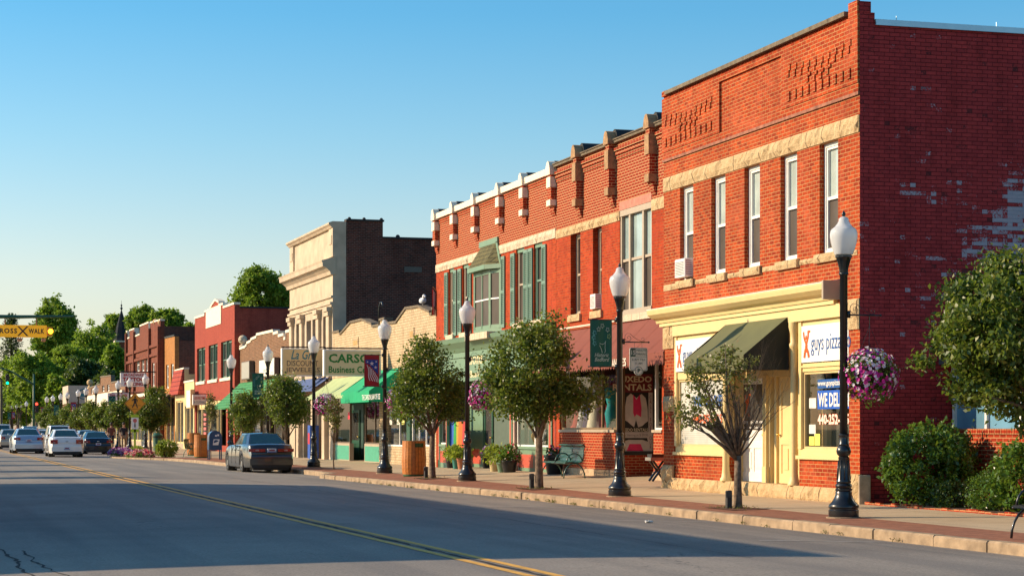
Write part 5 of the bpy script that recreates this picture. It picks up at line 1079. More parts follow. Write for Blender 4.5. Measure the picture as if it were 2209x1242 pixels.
# 11 low brown brick row
P11 = [(190, 838), (204, 834), (216.5, 829), (217, 814), (240, 811), (240.5, 826), (270, 821)]
B, YL, YR, pp = farshop('low brown brick shop row with a white fascia', 190, 270.5, P11, BRB, wins=[(196, 200, 838, 850), (207, 211, 836, 848), (220, 225, 829, 845), (231, 236, 828, 844)], zg=3.6, cop=COPD)
block('white_fascia', COP, X - .3, X, YL, YR, 3.5, 4.9, B)
g = MB(); g.ball((X + .1, YL - 1, pp[0][1] + .62), .32, 12, 8); g.lathe([(.3, -.1), (.3, .0), (.12, .35)], X + .1, YL - 1, pp[0][1], 10); part('ball_finial', g, STN, B, True)
t = thing('shop_sign', (15.6, 160, 3), 'white sign with small red script beside a green banner', 'sign'); y = 152.0; xa, xb = XY(232, y), XY(279, y); Z = xa * sT + y * cT; z0, z1 = EH + (924 - 866) * Z / F, EH + (924 - 847) * Z / F; g = MB(); g.box(xa, y, z0, xb, y + .25, z1); part('cabinet', g, SIGW, t); g = MB(); addtext(g, 'Vision  of a Dental', (xa + .15, y - .012, z0 + .35), (1, 0, 0), (0, 0, 1), xb - xa - .3, .3, italic=.2, bold=.02); part('lettering', g, LRD, t); g = MB(); g.tube([(xa + .3, y + .1, z0), (xa + .3, y + .1, .2)], .08, 8); g.tube([(xa + .3, y + .1, z1), (18.2, y + .1, z1 + .05)], .05, 6); part('post', g, BLACK, t)
t = thing('far_sign_board', (16, 225, 3), 'large beige wall with a faded round emblem, beyond the low brick row', 'sign'); y = 222.0; xa, xb = XY(147, y), XY(188, y); Z = xa * sT + y * cT; z0, z1 = EH + (924 - 870) * Z / F, EH + (924 - 831) * Z / F; g = MB(); g.box(xa, y, z0, xb + 2, y + 8, z1); part('wall', g, plain('beige_wall', (.55, .42, .32), .9), t)
g = MB(); xm = (xa + xb) / 2 + .8; g.tube([(xm + .8 * math.cos(a * .4), y - .03, z0 + 1.0 + .55 * math.sin(a * .4)) for a in range(17)], .05, 5); g.box(xm - .9, y - .04, z0 + .75, xm + .9, y - .005, z0 + 1.05); part('emblem', g, TEAL, t)
g = MB(); g.box(xa, y + .0, .1, xb + 2, y + 8, z0 - .1); part('base_wall', g, BRB, t)
# church turret
t = thing('church_tower', (0, 0, 0), 'slate church spire with a thin metal finial above the trees', 'church tower'); Zc = 330; x, y = gp(262, Zc); t.location = (x, y, 0); zq = lambda v: EH + (924 - v) * Zc / F
g = MB(); w = 26 / 2 / F * Zc; g.box(x - w * .85, y - w, 0, x + w * .85, y + w, zq(733)); part('tower', g, BRV, t)
g = MB(); g.lathe([(w * 1.35, zq(735)), (w * 1.2, zq(730)), (w * .85, zq(705)), (w * .15, zq(672)), (.05, zq(668))], x, y, 0, 8); part('spire', g, SLATE, t); g = MB(); g.lathe([(.05, zq(670)), (.12, zq(667)), (.25, zq(665)), (.06, zq(662)), (.16, zq(658)), (.03, zq(656)), (.02, zq(648))], x, y, 0, 8); part('finial', g, BLACK, t)
block('cornice', COP, x - w * 1.2, x + w * 1.2, y + w * 1.2, y - w * 1.2, zq(738), zq(735), t)
g = MB(); g.box(x - 6, y + 3, 0, x + 10, y + 16, zq(740)); g.prism([(x - 6.5, y + 2.5, zq(740)), (x + 10.5, y + 2.5, zq(740)), (x + 2, y + 2.5, zq(700))], (0, 14, 0)); part('hall', g, plain('church_roof', (.16, .07, .06), .9), t)
# annex right of the corner building
X = 18.8; YL, YR = 34.7, 25
B = thing('annex', (X, 30, .2), 'low brick annex with blue window panels behind the bushes', 'building'); g = MB(); g.box(X, YR, .1, X + .25, YL, 1.5); part('low_wall', g, BR3, B)
g = MB(); y = YL - .02
while y > YR: g.box(X - .03, y - .075, 1.5, X + .27, y, 1.6); y -= .087
part('rowlock_cap', g, BR3, B); g = MB(); g.box(X + .12, YR, 1.6, X + .2, YL - .05, 2.8); part('panel', g, PBLU, B)
g = MB()
for k in range(8): g.box(X + .06, YL - .05 - k * 1.2 - .07, 1.6, X + .119, YL - .05 - k * 1.2, 2.8)
part('frame', g, WHITE, B); g = MB(); g.box(X - .2, YR, 2.8, X + 6, YL, 2.95); part('roof', g, ROOFM, B); g = MB(); g.box(X + .27, YR, .1, X + 5.8, YL - .05, 1.5); part('body', g, DKM, B)
# the row across the street, low shops whose shade lies over the road
B = thing('opposite_building', (-5.2, 46, .15), 'two storey brick row on the opposite side of the street', 'building'); g = MB(); g.box(-15, 29.6, .1, -5.2, 61, 7.7); part('wall', g, BR3, B); g = MB(); g.box(-15.05, 29.55, 7.7, -5.15, 61.05, 7.85); part('coping', g, COP, B)
for k in range(9): 
    g = MB(); g.box(-5.2, 31 + k * 3.35, .8, -5.15, 33.4 + k * 3.35, 2.9); part('display_window', g, PDK, B)
# =================================================================== street lamps
def gz(x, y): return walk_z(x, y)
def make_lamp():
    t = thing('street_lamp', (0, 0, 0), 'x', 'street lamp', 'street lamps along the kerb')
    g = MB(); g.lathe([(.29, -.03), (.29, .015), (.25, .02)], 0, 0, 0, 20); part('foot_pad', g, KERBM, t)
    g = MB(); g.lathe([(.245, .0), (.25, .02), (.25, .125), (.235, .14), (.235, .155), (.248, .17), (.25, .2), (.235, .225), (.19, .27), (.155, .33), (.135, .39), (.135, .43), (.128, .44), (.14, .455), (.14, .475), (.122, .49), (.132, .51), (.138, .53), (.13, .55), (.112, .57), (.122, .585), (.122, .605), (.113, .62), (.086, .97), (.09, .985), (.09, 1.0), (.075, 1.01), (.11, 1.05), (.122, 1.1), (.11, 1.15), (.078, 1.19), (.085, 1.2), (.085, 1.22), (.076, 1.235), (.075, 1.33), (.09, 1.35), (.09, 1.37), (.062, 1.39)], 0, 0, 0, 28); part('base', g, BLACK, t, 35)
    g = MB()
    for k in range(10): 
        a = 2 * math.pi * k / 10; g.tube([(.112 * math.cos(a), .112 * math.sin(a), .63), (.087 * math.cos(a), .087 * math.sin(a), .95)], .010, 6)
    part('flutes', g, BLACK, t, True)
    g = MB(); g.lathe([(.062, 1.38), (.060, 4.0), (.075, 4.01), (.075, 4.04), (.062, 4.05)], 0, 0, 0, 24, fl=.06); part('shaft', g, BLACK, t, True)
    g = MB(); g.lathe([(.062, 4.0), (.07, 4.04), (.07, 4.08), (.075, 4.12), (.1, 4.22), (.122, 4.29), (.135, 4.3), (.135, 4.33), (.11, 4.335)], 0, 0, 0, 24, fl=.04); part('capital', g, BLACK, t, 35)
    g = MB(); g.lathe([(.10, 4.335), (.15, 4.345), (.18, 4.42), (.212, 4.54), (.226, 4.62), (.228, 4.68), (.218, 4.735), (.2, 4.765), (.165, 4.79), (.15, 4.8), (.135, 4.82), (.1, 4.86), (.098, 4.875), (.085, 4.89), (.082, 4.93), (.06, 4.955), (.03, 4.97)], 0, 0, 0, 32); part('globe', g, GLOBE, t, 50)
    g = MB(); g.lathe([(.03, 4.96), (.02, 4.975), (.034, 5.0), (.03, 5.03), (.012, 5.055), (.003, 5.075)], 0, 0, 0, 12); part('finial', g, BLACK, t, True)
    g = MB(); g.lathe([(.05, 4.34), (.05, 4.55), (.03, 4.6)], 0, 0, 0, 10); part('lamp_holder', g, plain('holder', (.5, .5, .48), .5), t)
    g = MB(); g.tube([(.05, 0, 3.35), (.66, 0, 3.35)], .014, 8); g.ball((.67, 0, 3.35), .022, 8, 6); g.obox((.08, 0, 3.36), (.03, 0, 0), (0, .03, 0), (0, 0, .06))
    sp = [(.2 - .085 * (1 - k / 16) * math.cos(k * .55) + .0, 0, 3.44 + .085 * (1 - k / 16) * math.sin(k * .55) * -1) for k in range(15)]
    g.tube(sp, .005, 5); g.tube([(.115, 0, 3.44), (.125, 0, 3.5), (.17, 0, 3.54), (.24, 0, 3.53), (.32, 0, 3.46), (.42, 0, 3.4), (.5, 0, 3.37), (.57, 0, 3.365)], .005, 5)
    g.tube([(.54 - .045 * (1 - k / 14) * math.cos(k * .55), 0, 3.41 + .045 * (1 - k / 14) * math.sin(k * .55)) for k in range(12)], .005, 5); part('scroll_arm', g, BLACK, t, True)
    for z in (3.825, 2.81): g = MB(); g.tube([(-.04, 0, z), (-.70, 0, z)], .011, 7); g.ball((-.71, 0, z), .02, 8, 6); g.obox((-.07, 0, z), (.03, 0, 0), (0, .03, 0), (0, 0, .05)); part('banner_rod', g, BLACK, t, True)
    return t
LX = 14.5
lamp_us = [1820, 1337, 1008, 830, 677, 578, 499, 314, 280, 255, 207, 186, 169, 145, 131, 114, 101, 57, 45, 36, 27]
nd_ = ['by the corner of the orange brick building, carrying a flower basket', 'before the maroon awning, a parking sign on its arm', 'in front of the sage green shopfront, with a flower basket', 'beside the wooden litter bin, with a flag banner', 'in front of the beige jewelers sign', 'behind the parked grey car, with a green banner', 'between the mailbox and the parked grey car',
       'behind the yellow crossing sign', 'left of the crossing sign, under the tattoo sign', 'with a green banner before the red script sign', 'before the low brown brick shop row', 'third back from the red script sign', 'with a flag banner before the low brick row', 'second left of the flag banner lamp', 'with a teal banner behind the white sedan', 'rightmost of the pair before the beige emblem wall', 'by the small flag banner near the signal mast', 'just left of the signal mast', 'far off, second left of the signal mast', 'far off, third left of the signal mast', 'the farthest visible at the left edge']
armed = {0, 1, 2, 3, 4, 6}; rods = {1, 3, 5, 9, 12, 14, 16, 19, 20}
proto = make_lamp(); LP = []
for i, u in enumerate(lamp_us):
    y = Yu(u, LX); sk = set()
    if i not in armed: sk.add('scroll_arm')
    if i not in rods: sk.add('banner_rod')
    lab = 'black street lamp ' + nd_[i]
    LP.append((LX, y, gz(LX, y))); copy_tree(proto, LP[-1], None, lab, skip=sk).scale = (.975,) * 3
def delete_tree(o):
    for c in list(o.children): delete_tree(c)
    bpy.data.objects.remove(o)
delete_tree(proto)
# banners
BGN = plain('banner_green', (.008, .10, .065), .75, var=.06); BLN = plain('banner_line', (.45, .55, .45), .7); BLN2 = plain('banner_line_teal', (.12, .4, .42), .7); BLN3 = plain('banner_line_lime', (.35, .5, .2), .7)
BRED = plain('banner_red', (.36, .012, .02), .75); BBLU = plain('banner_blue', (.015, .05, .28), .75)
def flower_line(g, cx, cz, r, rot, mi):
    pts = []
    for k in range(33):
        a = 2 * math.pi * k / 32; rr = r * (.72 + .28 * math.cos(5 * a)); pts.append((cx + rr * .8 * math.cos(a + rot), -.008, cz + rr * math.sin(a + rot)))
    g.tube(pts, .0045, 4, mi)
def banner(i, kind, label):
    x, y, z = LP[i]; t = thing('banner', (x - .42, y, z + 2.74), label, 'banner', 'banners hung from the street lamps'); w, h = .48, .98
    g = MB(); n = 8
    for k in range(n): 
        c = lambda q: (x - .66 + w * q / n, y + .012 * math.sin(q * 1.3 + i), 0); a, b = c(k), c(k + 1); g.face([(a[0], a[1], z + 2.75), (b[0], b[1], z + 2.75), (b[0], b[1], z + 3.72), (a[0], a[1], z + 3.72)])
    o = part('cloth', g, BGN if kind == 'g' else BRED, t, True); ox, oy, oz = x - .66, y - .018, z + 2.75
    def off(g): g.v = [(ox + a, oy + b, oz + c) for a, b, c in g.v]
    if kind == 'g':
        g = MB()
        for cx, cz, mi in ((.18, .78, 0), (.26, .85, 0), (.38, .77, 0), (.09, .70, 1), (.07, .60, 1), (.41, .63, 2), (.09, .48, 1)): flower_line(g, cx, cz, .055, cx * 9, mi)
        g.tube([(.2, -.008, .44), (.24, -.008, .36), (.26, -.008, .28)], .006, 4); g.tube([(.33, -.008, .50), (.32, -.008, .4), (.33, -.008, .32), (.31, -.008, .28)], .006, 4); g.tube([(.2, -.008, .48), (.26, -.008, .46), (.31, -.008, .48), (.34, -.008, .53)], .006, 4)
        off(g); part('tree_emblem', g, [BLN, BLN2, BLN3], t); g = MB()
        addtext(g, 'Historic', (ox + .09, oy, oz + .195), (1, 0, 0), (0, 0, 1), .32, .085, italic=.35, bold=.01); addtext(g, 'Bedford', (ox + .09, oy, oz + .10), (1, 0, 0), (0, 0, 1), .33, .085, italic=.35, bold=.01); part('lettering', g, BLN, t)
    else:
        g = MB(); g.prism([(ox + .04, oy, oz + .83), (ox + .44, oy, oz + .83), (ox + .44, oy, oz + .36), (ox + .3, oy, oz + .52), (ox + .16, oy, oz + .68), (ox + .04, oy, oz + .72)], (0, -.004, 0)); part('blue_field', g, BBLU, t)
        g = MB()
        def star(cx, cz, r): g.prism([(ox + cx + (r if k % 2 == 0 else r * .42) * math.sin(k * math.pi / 5), oy - .005, oz + cz + (r if k % 2 == 0 else r * .42) * math.cos(k * math.pi / 5)) for k in range(10)], (0, -.004, 0))
        star(.24, .71, .075); star(.1, .76, .035); star(.38, .77, .04); star(.36, .59, .055)
        for k in range(5):
            pts = []
            for q in range(9):
                tt = q / 8; pts.append((ox + .07 + k * .065 + .1 * tt + .022 * math.sin(tt * 6 + k), oz + (.66 - k * .055) * (1 - tt) + (.17 - k * .012) * tt))
            for (a, b), (c, d) in zip(pts[:-1], pts[1:]): g.face([(a, oy - .004, b), (a + .028, oy - .004, b), (c + .028, oy - .004, d), (c, oy - .004, d)])
        part('stars_and_stripes', g, plain('banner_white', (.72, .60, .60), .75), t)
banner(1, 'g', 'dark green Historic Bedford banner by the maroon awning'); banner(3, 'f', 'red flag banner with stars before the kelly green awning'); banner(5, 'g', 'dark green Historic Bedford banner before the green shingled canopy')
banner(9, 'g', 'green banner under the red script sign'); banner(12, 'f', 'flag banner before the low brown brick row'); banner(14, 'g', 'teal green banner over the white sedan'); banner(16, 'f', 'small flag banner near the signal mast'); banner(19, 'f', 'flag banner far down the street, left of the signal mast'); banner(20, 'g', 'green banner on the farthest lamp at the left edge')
# hanging parking sign on lamp 2
x, y, z = LP[1]; t = thing('parking_sign', (x + .36, y, z + 2.6), 'white 15 minute parking sign hung from a scroll arm', 'sign'); SGN = plain('sign_dull_white', (.55, .55, .48), .5, var=.03)
def rrect(x0, z0, x1, z1, r, yy, n=5):
    P = []
    for cx, cz, a0 in ((x1 - r, z1 - r, 0), (x0 + r, z1 - r, 90), (x0 + r, z0 + r, 180), (x1 - r, z0 + r, 270)):
        P += [(cx + r * math.cos(R(a0 + 90 * k / n)), yy, cz + r * math.sin(R(a0 + 90 * k / n))) for k in range(n + 1)]
    return P
x0, x1, z0, z1 = x + .22, x + .62, z + 2.66, z + 3.15
g = MB(); g.prism(rrect(x0, z0, x1, z1, .04, y - .01), (0, .02, 0)); g.prism([(x + .42 + .1 * math.cos(k * .2618), y - .014, z0 - .0 + .1 * math.sin(k * .2618)) for k in range(24)], (0, .024, 0)); part('panel', g, SGN, t)
g = MB(); DG = plain('sign_dark_green', (.01, .06, .04), .5); g.tube(rrect(x0 + .015, z0 + .015, x1 - .015, z1 - .015, .035, y - .014) + [rrect(x0 + .015, z0 + .015, x1 - .015, z1 - .015, .035, y - .014)[0]], .004, 4); g.tube([(x + .42 + .085 * math.cos(k * .2618), y - .017, z0 + .085 * math.sin(k * .2618)) for k in range(25)], .005, 4)
g.box(x0 + .02, y - .014, z1 - .19, x0 + .13, y - .0105, z1 - .02); g.box(x0 + .13, y - .014, z1 - .195, x1 - .02, y - .0105, z1 - .188)
addtext(g, 'MINUTE', (x0 + .15, y - .014, z1 - .085), (1, 0, 0), (0, 0, 1), .22, .05, bold=.0); addtext(g, 'PARKING', (x0 + .14, y - .014, z1 - .16), (1, 0, 0), (0, 0, 1), .24, .05, bold=.0); addtext(g, '6 AM TILL', (x0 + .05, y - .014, z1 - .275), (1, 0, 0), (0, 0, 1), .3, .045, bold=.0); addtext(g, '11 AM', (x0 + .12, y - .014, z1 - .355), (1, 0, 0), (0, 0, 1), .16, .045, bold=.0); addtext(g, 'P', (x + .395, y - .02, z0 - .045), (1, 0, 0), (0, 0, 1), .055, .09, bold=.02); part('lettering', g, DG, t)
g = MB(); addtext(g, '15', (x0 + .03, y - .02, z1 - .155), (1, 0, 0), (0, 0, 1), .09, .1, bold=.02); part('numerals', g, SGN, t)
g = MB(); g.tube([(x + .33, y, z1), (x + .33, y, z + 3.27)], .004, 4); g.tube([(x + .50, y, z1), (x + .50, y, z + 3.27)], .004, 4); part('hanger', g, BLACK, t)

# =================================================================== leaves, trees, bushes, baskets
def leafmesh(pts, size, aspect=.55, up=.3, seed=0, fold=.18):
    r = np.random.default_rng(seed); n = len(pts); d = r.normal(size=(n, 3)); d[:, 2] -= up; d /= np.linalg.norm(d, axis=1)[:, None]
    q = r.normal(size=(n, 3)); s = np.cross(d, q); s /= np.linalg.norm(s, axis=1)[:, None]; nn = np.cross(d, s); L = (size * r.uniform(.65, 1.3, n))[:, None]
    P = np.asarray(pts); V = np.empty((n, 4, 3)); V[:, 0] = P; V[:, 1] = P + d * L * .45 + s * L * aspect * .5 + nn * L * fold; V[:, 2] = P + d * L; V[:, 3] = P + d * L * .45 - s * L * aspect * .5 + nn * L * fold
    return V.reshape(-1, 3)
def quads_to_mesh(name, V, mat, parent, idx=None):
    me = bpy.data.meshes.new(name); n = len(V) // 4; L = rootloc(parent); V = V - np.array(L)
    me.vertices.add(len(V)); me.vertices.foreach_set('co', V.astype(np.float32).ravel()); me.loops.add(n * 4); me.loops.foreach_set('vertex_index', np.arange(n * 4, dtype=np.int32)); me.polygons.add(n)
    me.polygons.foreach_set('loop_start', np.arange(0, n * 4, 4, dtype=np.int32)); me.polygons.foreach_set('loop_total', np.full(n, 4, dtype=np.int32)); me.materials.append(mat); me.update(calc_edges=True)
    return link(name, me, parent)
def crown_pts(ells, n, seed, clr=(.16, .34), shell=.6, nclump=None, out=.0):
    """leaf positions gathered in clumps spread through a few ellipsoids"""
    r = np.random.default_rng(seed); vol = np.array([e[3] * e[4] * e[5] * (e[6] if len(e) > 6 else 1) for e in ells]); cl = []
    stray = out; out = []
    for e, w in zip(ells, vol / vol.sum()):
        nc = max(5, int((nclump or 90) * w)); d = r.normal(size=(nc, 3)); d /= np.linalg.norm(d, axis=1)[:, None]; rad = r.uniform(shell ** 3, 1, nc) ** (1 / 3) * np.where(r.uniform(size=nc) < stray, r.uniform(1.05, 1.3, nc), 1.0)
        c = np.array(e[:3]) + d * rad[:, None] * np.array(e[3:6]) ; per = max(3, int(n * w / nc)); cl.append(c)
        for k in range(nc):
            cr = r.uniform(*clr); m = int(per * r.uniform(.5, 1.5)); g_ = r.normal(size=(m, 3)) * cr * np.array([.55, .55, .42]); out.append(c[k] + g_)
    return np.concatenate(out), np.concatenate(cl)
def limbs(g, base, fork, targets, r0, seed, bend=.15, twig=True):
    rn = random.Random(seed); b, f = Vector(base), Vector(fork)
    mid = b.lerp(f, .5) + Vector((rn.uniform(-.03, .03), rn.uniform(-.03, .03), 0)); g.tube([b - Vector((0, 0, .05)), b + Vector((0, 0, .08)), mid, f], [r0 * 1.35, r0 * 1.05, r0 * .9, r0 * .8], 10)
    for q in targets:
        q = Vector(q); m = f.lerp(q, .45) + Vector((rn.uniform(-bend, bend), rn.uniform(-bend, bend), rn.uniform(-.05, bend))); r1 = r0 * rn.uniform(.28, .45)
        g.tube([f - Vector((0, 0, .1)), f.lerp(m, .5) + Vector((0, 0, -.02)), m, q], [r1 * 1.3, r1, r1 * .7, r1 * .2], 6)
        if twig:
            for k in range(3):
                s = m.lerp(q, rn.uniform(0, .6)); g.tube([s, s + Vector((rn.uniform(-.3, .3), rn.uniform(-.3, .3), rn.uniform(.05, .4))) * (q - f).length * .45], [r1 * .4, r1 * .1], 4)
def make_tree(name, loc, ells, n, label, cat='tree', group=None, leaf=.08, mat=LEAF, trunk=BARK, r0=.07, fork=None, seed=1, clr=(.16, .34), nclump=90, shell=.5, ntar=9, extra=None, up=.3, rel=True):
    x, y, z = loc; t = thing(name, loc, label, cat, group); E_ = [(x + e[0], y + e[1], z + e[2], *e[3:]) for e in ells]
    n = int(n * 1.5); nclump = int(nclump * 1.15); leaf *= 1.15
    P, C = crown_pts(E_, n, seed, clr, shell, nclump, .24); zc = min(e[2] - e[5] for e in ells); fk = fork or (0, 0, max(.5, zc + .05)); fk = (x + fk[0], y + fk[1], z + fk[2])
    g = MB(); rn = np.random.default_rng(seed); tg = C[rn.choice(len(C), min(ntar, len(C)), replace=False)]; limbs(g, (x, y, z), fk, [tuple(q) for q in tg], r0, seed)
    if extra: extra(g, Vector(fk))
    part('trunk', g, trunk, t, True); quads_to_mesh('crown', leafmesh(P, leaf, seed=seed, up=up), mat, t); return t
TX = 14.4
def tp(u): y = Yu(u, TX); return (TX, y, gz(TX, y))
S3 = 'young pear trees along the kerb'
# nearest: half of its twigs bare
def bare(g, fk):
    rn = random.Random(3)
    def grow(p, d, L, r, depth):
        pts = [p]; rr = [r]; q = p.copy(); dd = d.copy()
        for k in range(4):
            dd = (dd + Vector((rn.uniform(-.22, .22), rn.uniform(-.22, .22), rn.uniform(-.02, .2)))).normalized(); q = q + dd * L / 4; pts.append(q.copy()); rr.append(r * (1 - .19 * (k + 1)))
        g.tube(pts, rr, 6 if depth < 2 else 4)
        if depth < 3:
            for k in range((5, 5, 4)[depth]):
                i = rn.randint(1, 4); nd_ = (dd + Vector((rn.uniform(-.75, .9), rn.uniform(-.8, .8), rn.uniform(-.1, .5)))).normalized(); grow(pts[i], nd_, L * rn.uniform(.45, .7), rr[i] * .6, depth + 1)
    for a, ln in ((.1, 1.25), (.5, 1.35), (.95, 1.2), (.3, 1.2), (-.35, 1.2), (-.7, 1.1), (0, 1.4)): grow(fk - Vector((0, 0, .05)), Vector((a, rn.uniform(-.45, .45), 1.0)).normalized(), ln, .021, 0)
make_tree('pear_tree', tp(1592), [(-.8, .1, 1.8, .38, .5, .45), (-.5, 0, 2.25, .45, .5, .45), (-.1, 0, 2.75, .45, .4, .32), (.15, 0, 2.3, .35, .4, .35, .4)], 1250, 'half bare young tree in front of the cream pizza shopfront', group=S3, r0=.075, fork=(.0, 0, .95), seed=11, extra=bare, clr=(.10, .22), nclump=60, ntar=16, leaf=.066, mat=LEAFT)
make_tree('pear_tree', tp(1163), [(-.25, 0, 2.85, .95, .95, .95), (.1, 0, 3.45, .6, .65, .55), (.85, 0, 2.35, .70, .7, .5), (-.8, 0, 2.35, .5, .6, .65), (-.1, 0, 2.0, .85, .8, .35)], 11500, 'dense round young tree in front of the sage shopfront and its flower basket', group=S3, r0=.098, fork=(0, 0, 1.2), seed=12, nclump=170, shell=.3)
make_tree('pear_tree', tp(933), [(-.2, 0, 2.6, .9, .9, .9), (-.15, 0, 3.4, .5, .6, .55), (.45, 0, 2.3, .5, .6, .6), (-.7, 0, 2.1, .5, .5, .5)], 9000, 'dense young tree between the wooden litter bin and the tall lamp', group=S3, r0=.09, fork=(.0, 0, 1.3), seed=13, nclump=150, shell=.3, leaf=.08)
make_tree('pear_tree', tp(720), [(.0, 0, 1.95, .32, .32, .5)], 700, 'thin sapling under the pale sage awning', group=S3, r0=.025, fork=(0, 0, 1.0), seed=14, mat=LEAFO, clr=(.08, .18), nclump=30, ntar=14, leaf=.07)
make_tree('pear_tree', tp(617), [(-.0, 0, 2.5, .8, .85, .85), (-.35, 0, 2.9, .5, .5, .5), (.4, 0, 2.2, .6, .6, .6), (-.1, 0, 3.2, .4, .4, .4)], 7000, 'bushy young tree behind the parked grey car', group=S3, r0=.08, fork=(.0, 0, 1.0), seed=15, nclump=140, shell=.3, leaf=.09)
make_tree('pear_tree', tp(530), [(-.0, 0, 2.1, .6, .6, .75), (.1, 0, 2.6, .35, .4, .4)], 4200, 'small young tree by the flower basket left of the grey car', group=S3, r0=.06, fork=(.0, 0, 1.0), seed=16, nclump=80, shell=.3, leaf=.09)
make_tree('pear_tree', (13.9, Yu(455, 13.9), .17), [(.0, 0, 2.35, .28, .28, .6)], 700, 'thin yellowing sapling beside the blue mailbox', group=S3, r0=.02, fork=(0, 0, 1.3), seed=17, mat=LEAFO, clr=(.1, .2), nclump=30, ntar=6, leaf=.08)
make_tree('pear_tree', tp(325), [(-.0, 0, 2.5, 1.0, 1.0, 1.1), (.3, 0, 3.4, .6, .6, .55), (.5, 0, 2.0, .8, .8, .7)], 7000, 'dense young tree right of the yellow crossing sign', group=S3, r0=.09, fork=(.0, 0, 1.1), seed=18, nclump=130, shell=.3, leaf=.12)
tA = make_tree('pear_tree', tp(258), [(-.0, 0, 2.4, .95, .95, .9), (.1, 0, 3.0, .6, .6, .5)], 5200, 'young tree left of the yellow crossing sign', group=S3, r0=.08, fork=(.0, 0, 1.2), seed=19, nclump=110, shell=.3, leaf=.13)
for u, lab in ((203, 'young tree behind the black sedan'), (178, 'young tree second left of the black sedan'), (152, 'young tree before the beige emblem wall'), (126, 'young tree behind the white sedan roof'), (104, 'farthest young tree, near the signal mast'), (232, 'young tree beside the pedestrians')):
    x, y, z = tp(u); c = copy_tree(tA, (x, y, z), random.uniform(0, 6), lab); s = .93 + .04 * (u % 3)
    c.scale = (s * 1.1, s * 1.1, s)
# large tree and shrubs by the annex
Z_ = 33.5; x, y = gp(2215, Z_); x, y = 17.3, 29.0
make_tree('broadleaf_tree', (x, y, .2), [(-.35, 0, 2.9, 1.35, 1.3, 1.25), (.3, 0, 3.6, 1.15, 1.2, .75), (-.9, .1, 3.0, .75, .8, .8), (1.0, 0, 3.0, 1.4, 1.3, 1.4), (-.15, 0, 2.05, 1.15, 1.0, .6), (-.95, 0, 2.4, .6, .7, .7)], 27000, 'large leafy tree at the right edge of the photo', r0=.12, fork=(.1, 0, 1.4), seed=21, nclump=330, shell=.45, leaf=.085, mat=LEAF, ntar=18, clr=(.14, .3))
def bush(name, loc, r, n, label, mat=LEAFB, leaf=.08, seed=3, group=None, cat='bush', shell=.75, clr=(.08, .16)):
    x, y, z = loc; t = thing(name, loc, label, cat, group); P, C = crown_pts([(x, y, z + r[2] * .95, *r)], n, seed, clr, shell, int(n / 40)); P = P[P[:, 2] > z + .02]
    g = MB(); rn = np.random.default_rng(seed)
    for q in C[rn.choice(len(C), 14)]: g.tube([(x + rn.uniform(-.05, .05), y + rn.uniform(-.05, .05), z - .03), ((x + q[0]) / 2, (y + q[1]) / 2, (z + q[2]) / 2), tuple(q)], [.02, .014, .004], 5)
    part('stem', g, BARKD, t); quads_to_mesh('foliage', leafmesh(P, leaf, seed=seed, up=.1), mat, t); return t
def bx(u, Y): return XY(u, Y)
bush('round_bush', (bx(2006, 33.6), 33.6, .2), (.82, .8, .78), 8500, 'large round bush against the dark red side wall', leaf=.09, seed=31)
bush('low_bush', (bx(2050, 32.6), 32.6, .18), (.36, .35, .26), 1500, 'small dark bush at the foot of the large round bush', leaf=.06, seed=32, mat=LEAFD)
bush('spirea_bush', (bx(2140, 31.2), 31.2, .18), (.38, .4, .36), 4200, 'small bright green bush before the low brick wall', leaf=.045, seed=33, mat=LEAFY if False else LEAFB)
bush('tall_bush', (bx(2222, 30.6), 30.6, .18), (.62, .6, .66), 6000, 'upright bush at the right edge under the large tree', leaf=.09, seed=34)
g = MB(); g.box(17.1, 22, .1, 18.8, 34.72, .215); struct('planting_bed', g, SOIL)
g = MB()
for k in range(60): g.box(17.02, 22 + k * .21, .1, 17.1, 22 + k * .21 + .2, .24 + random.uniform(-.02, .02))
t = part('bed_edging', g, BR3, None); props(t, 'row of edging bricks round the planting bed', 'edging')
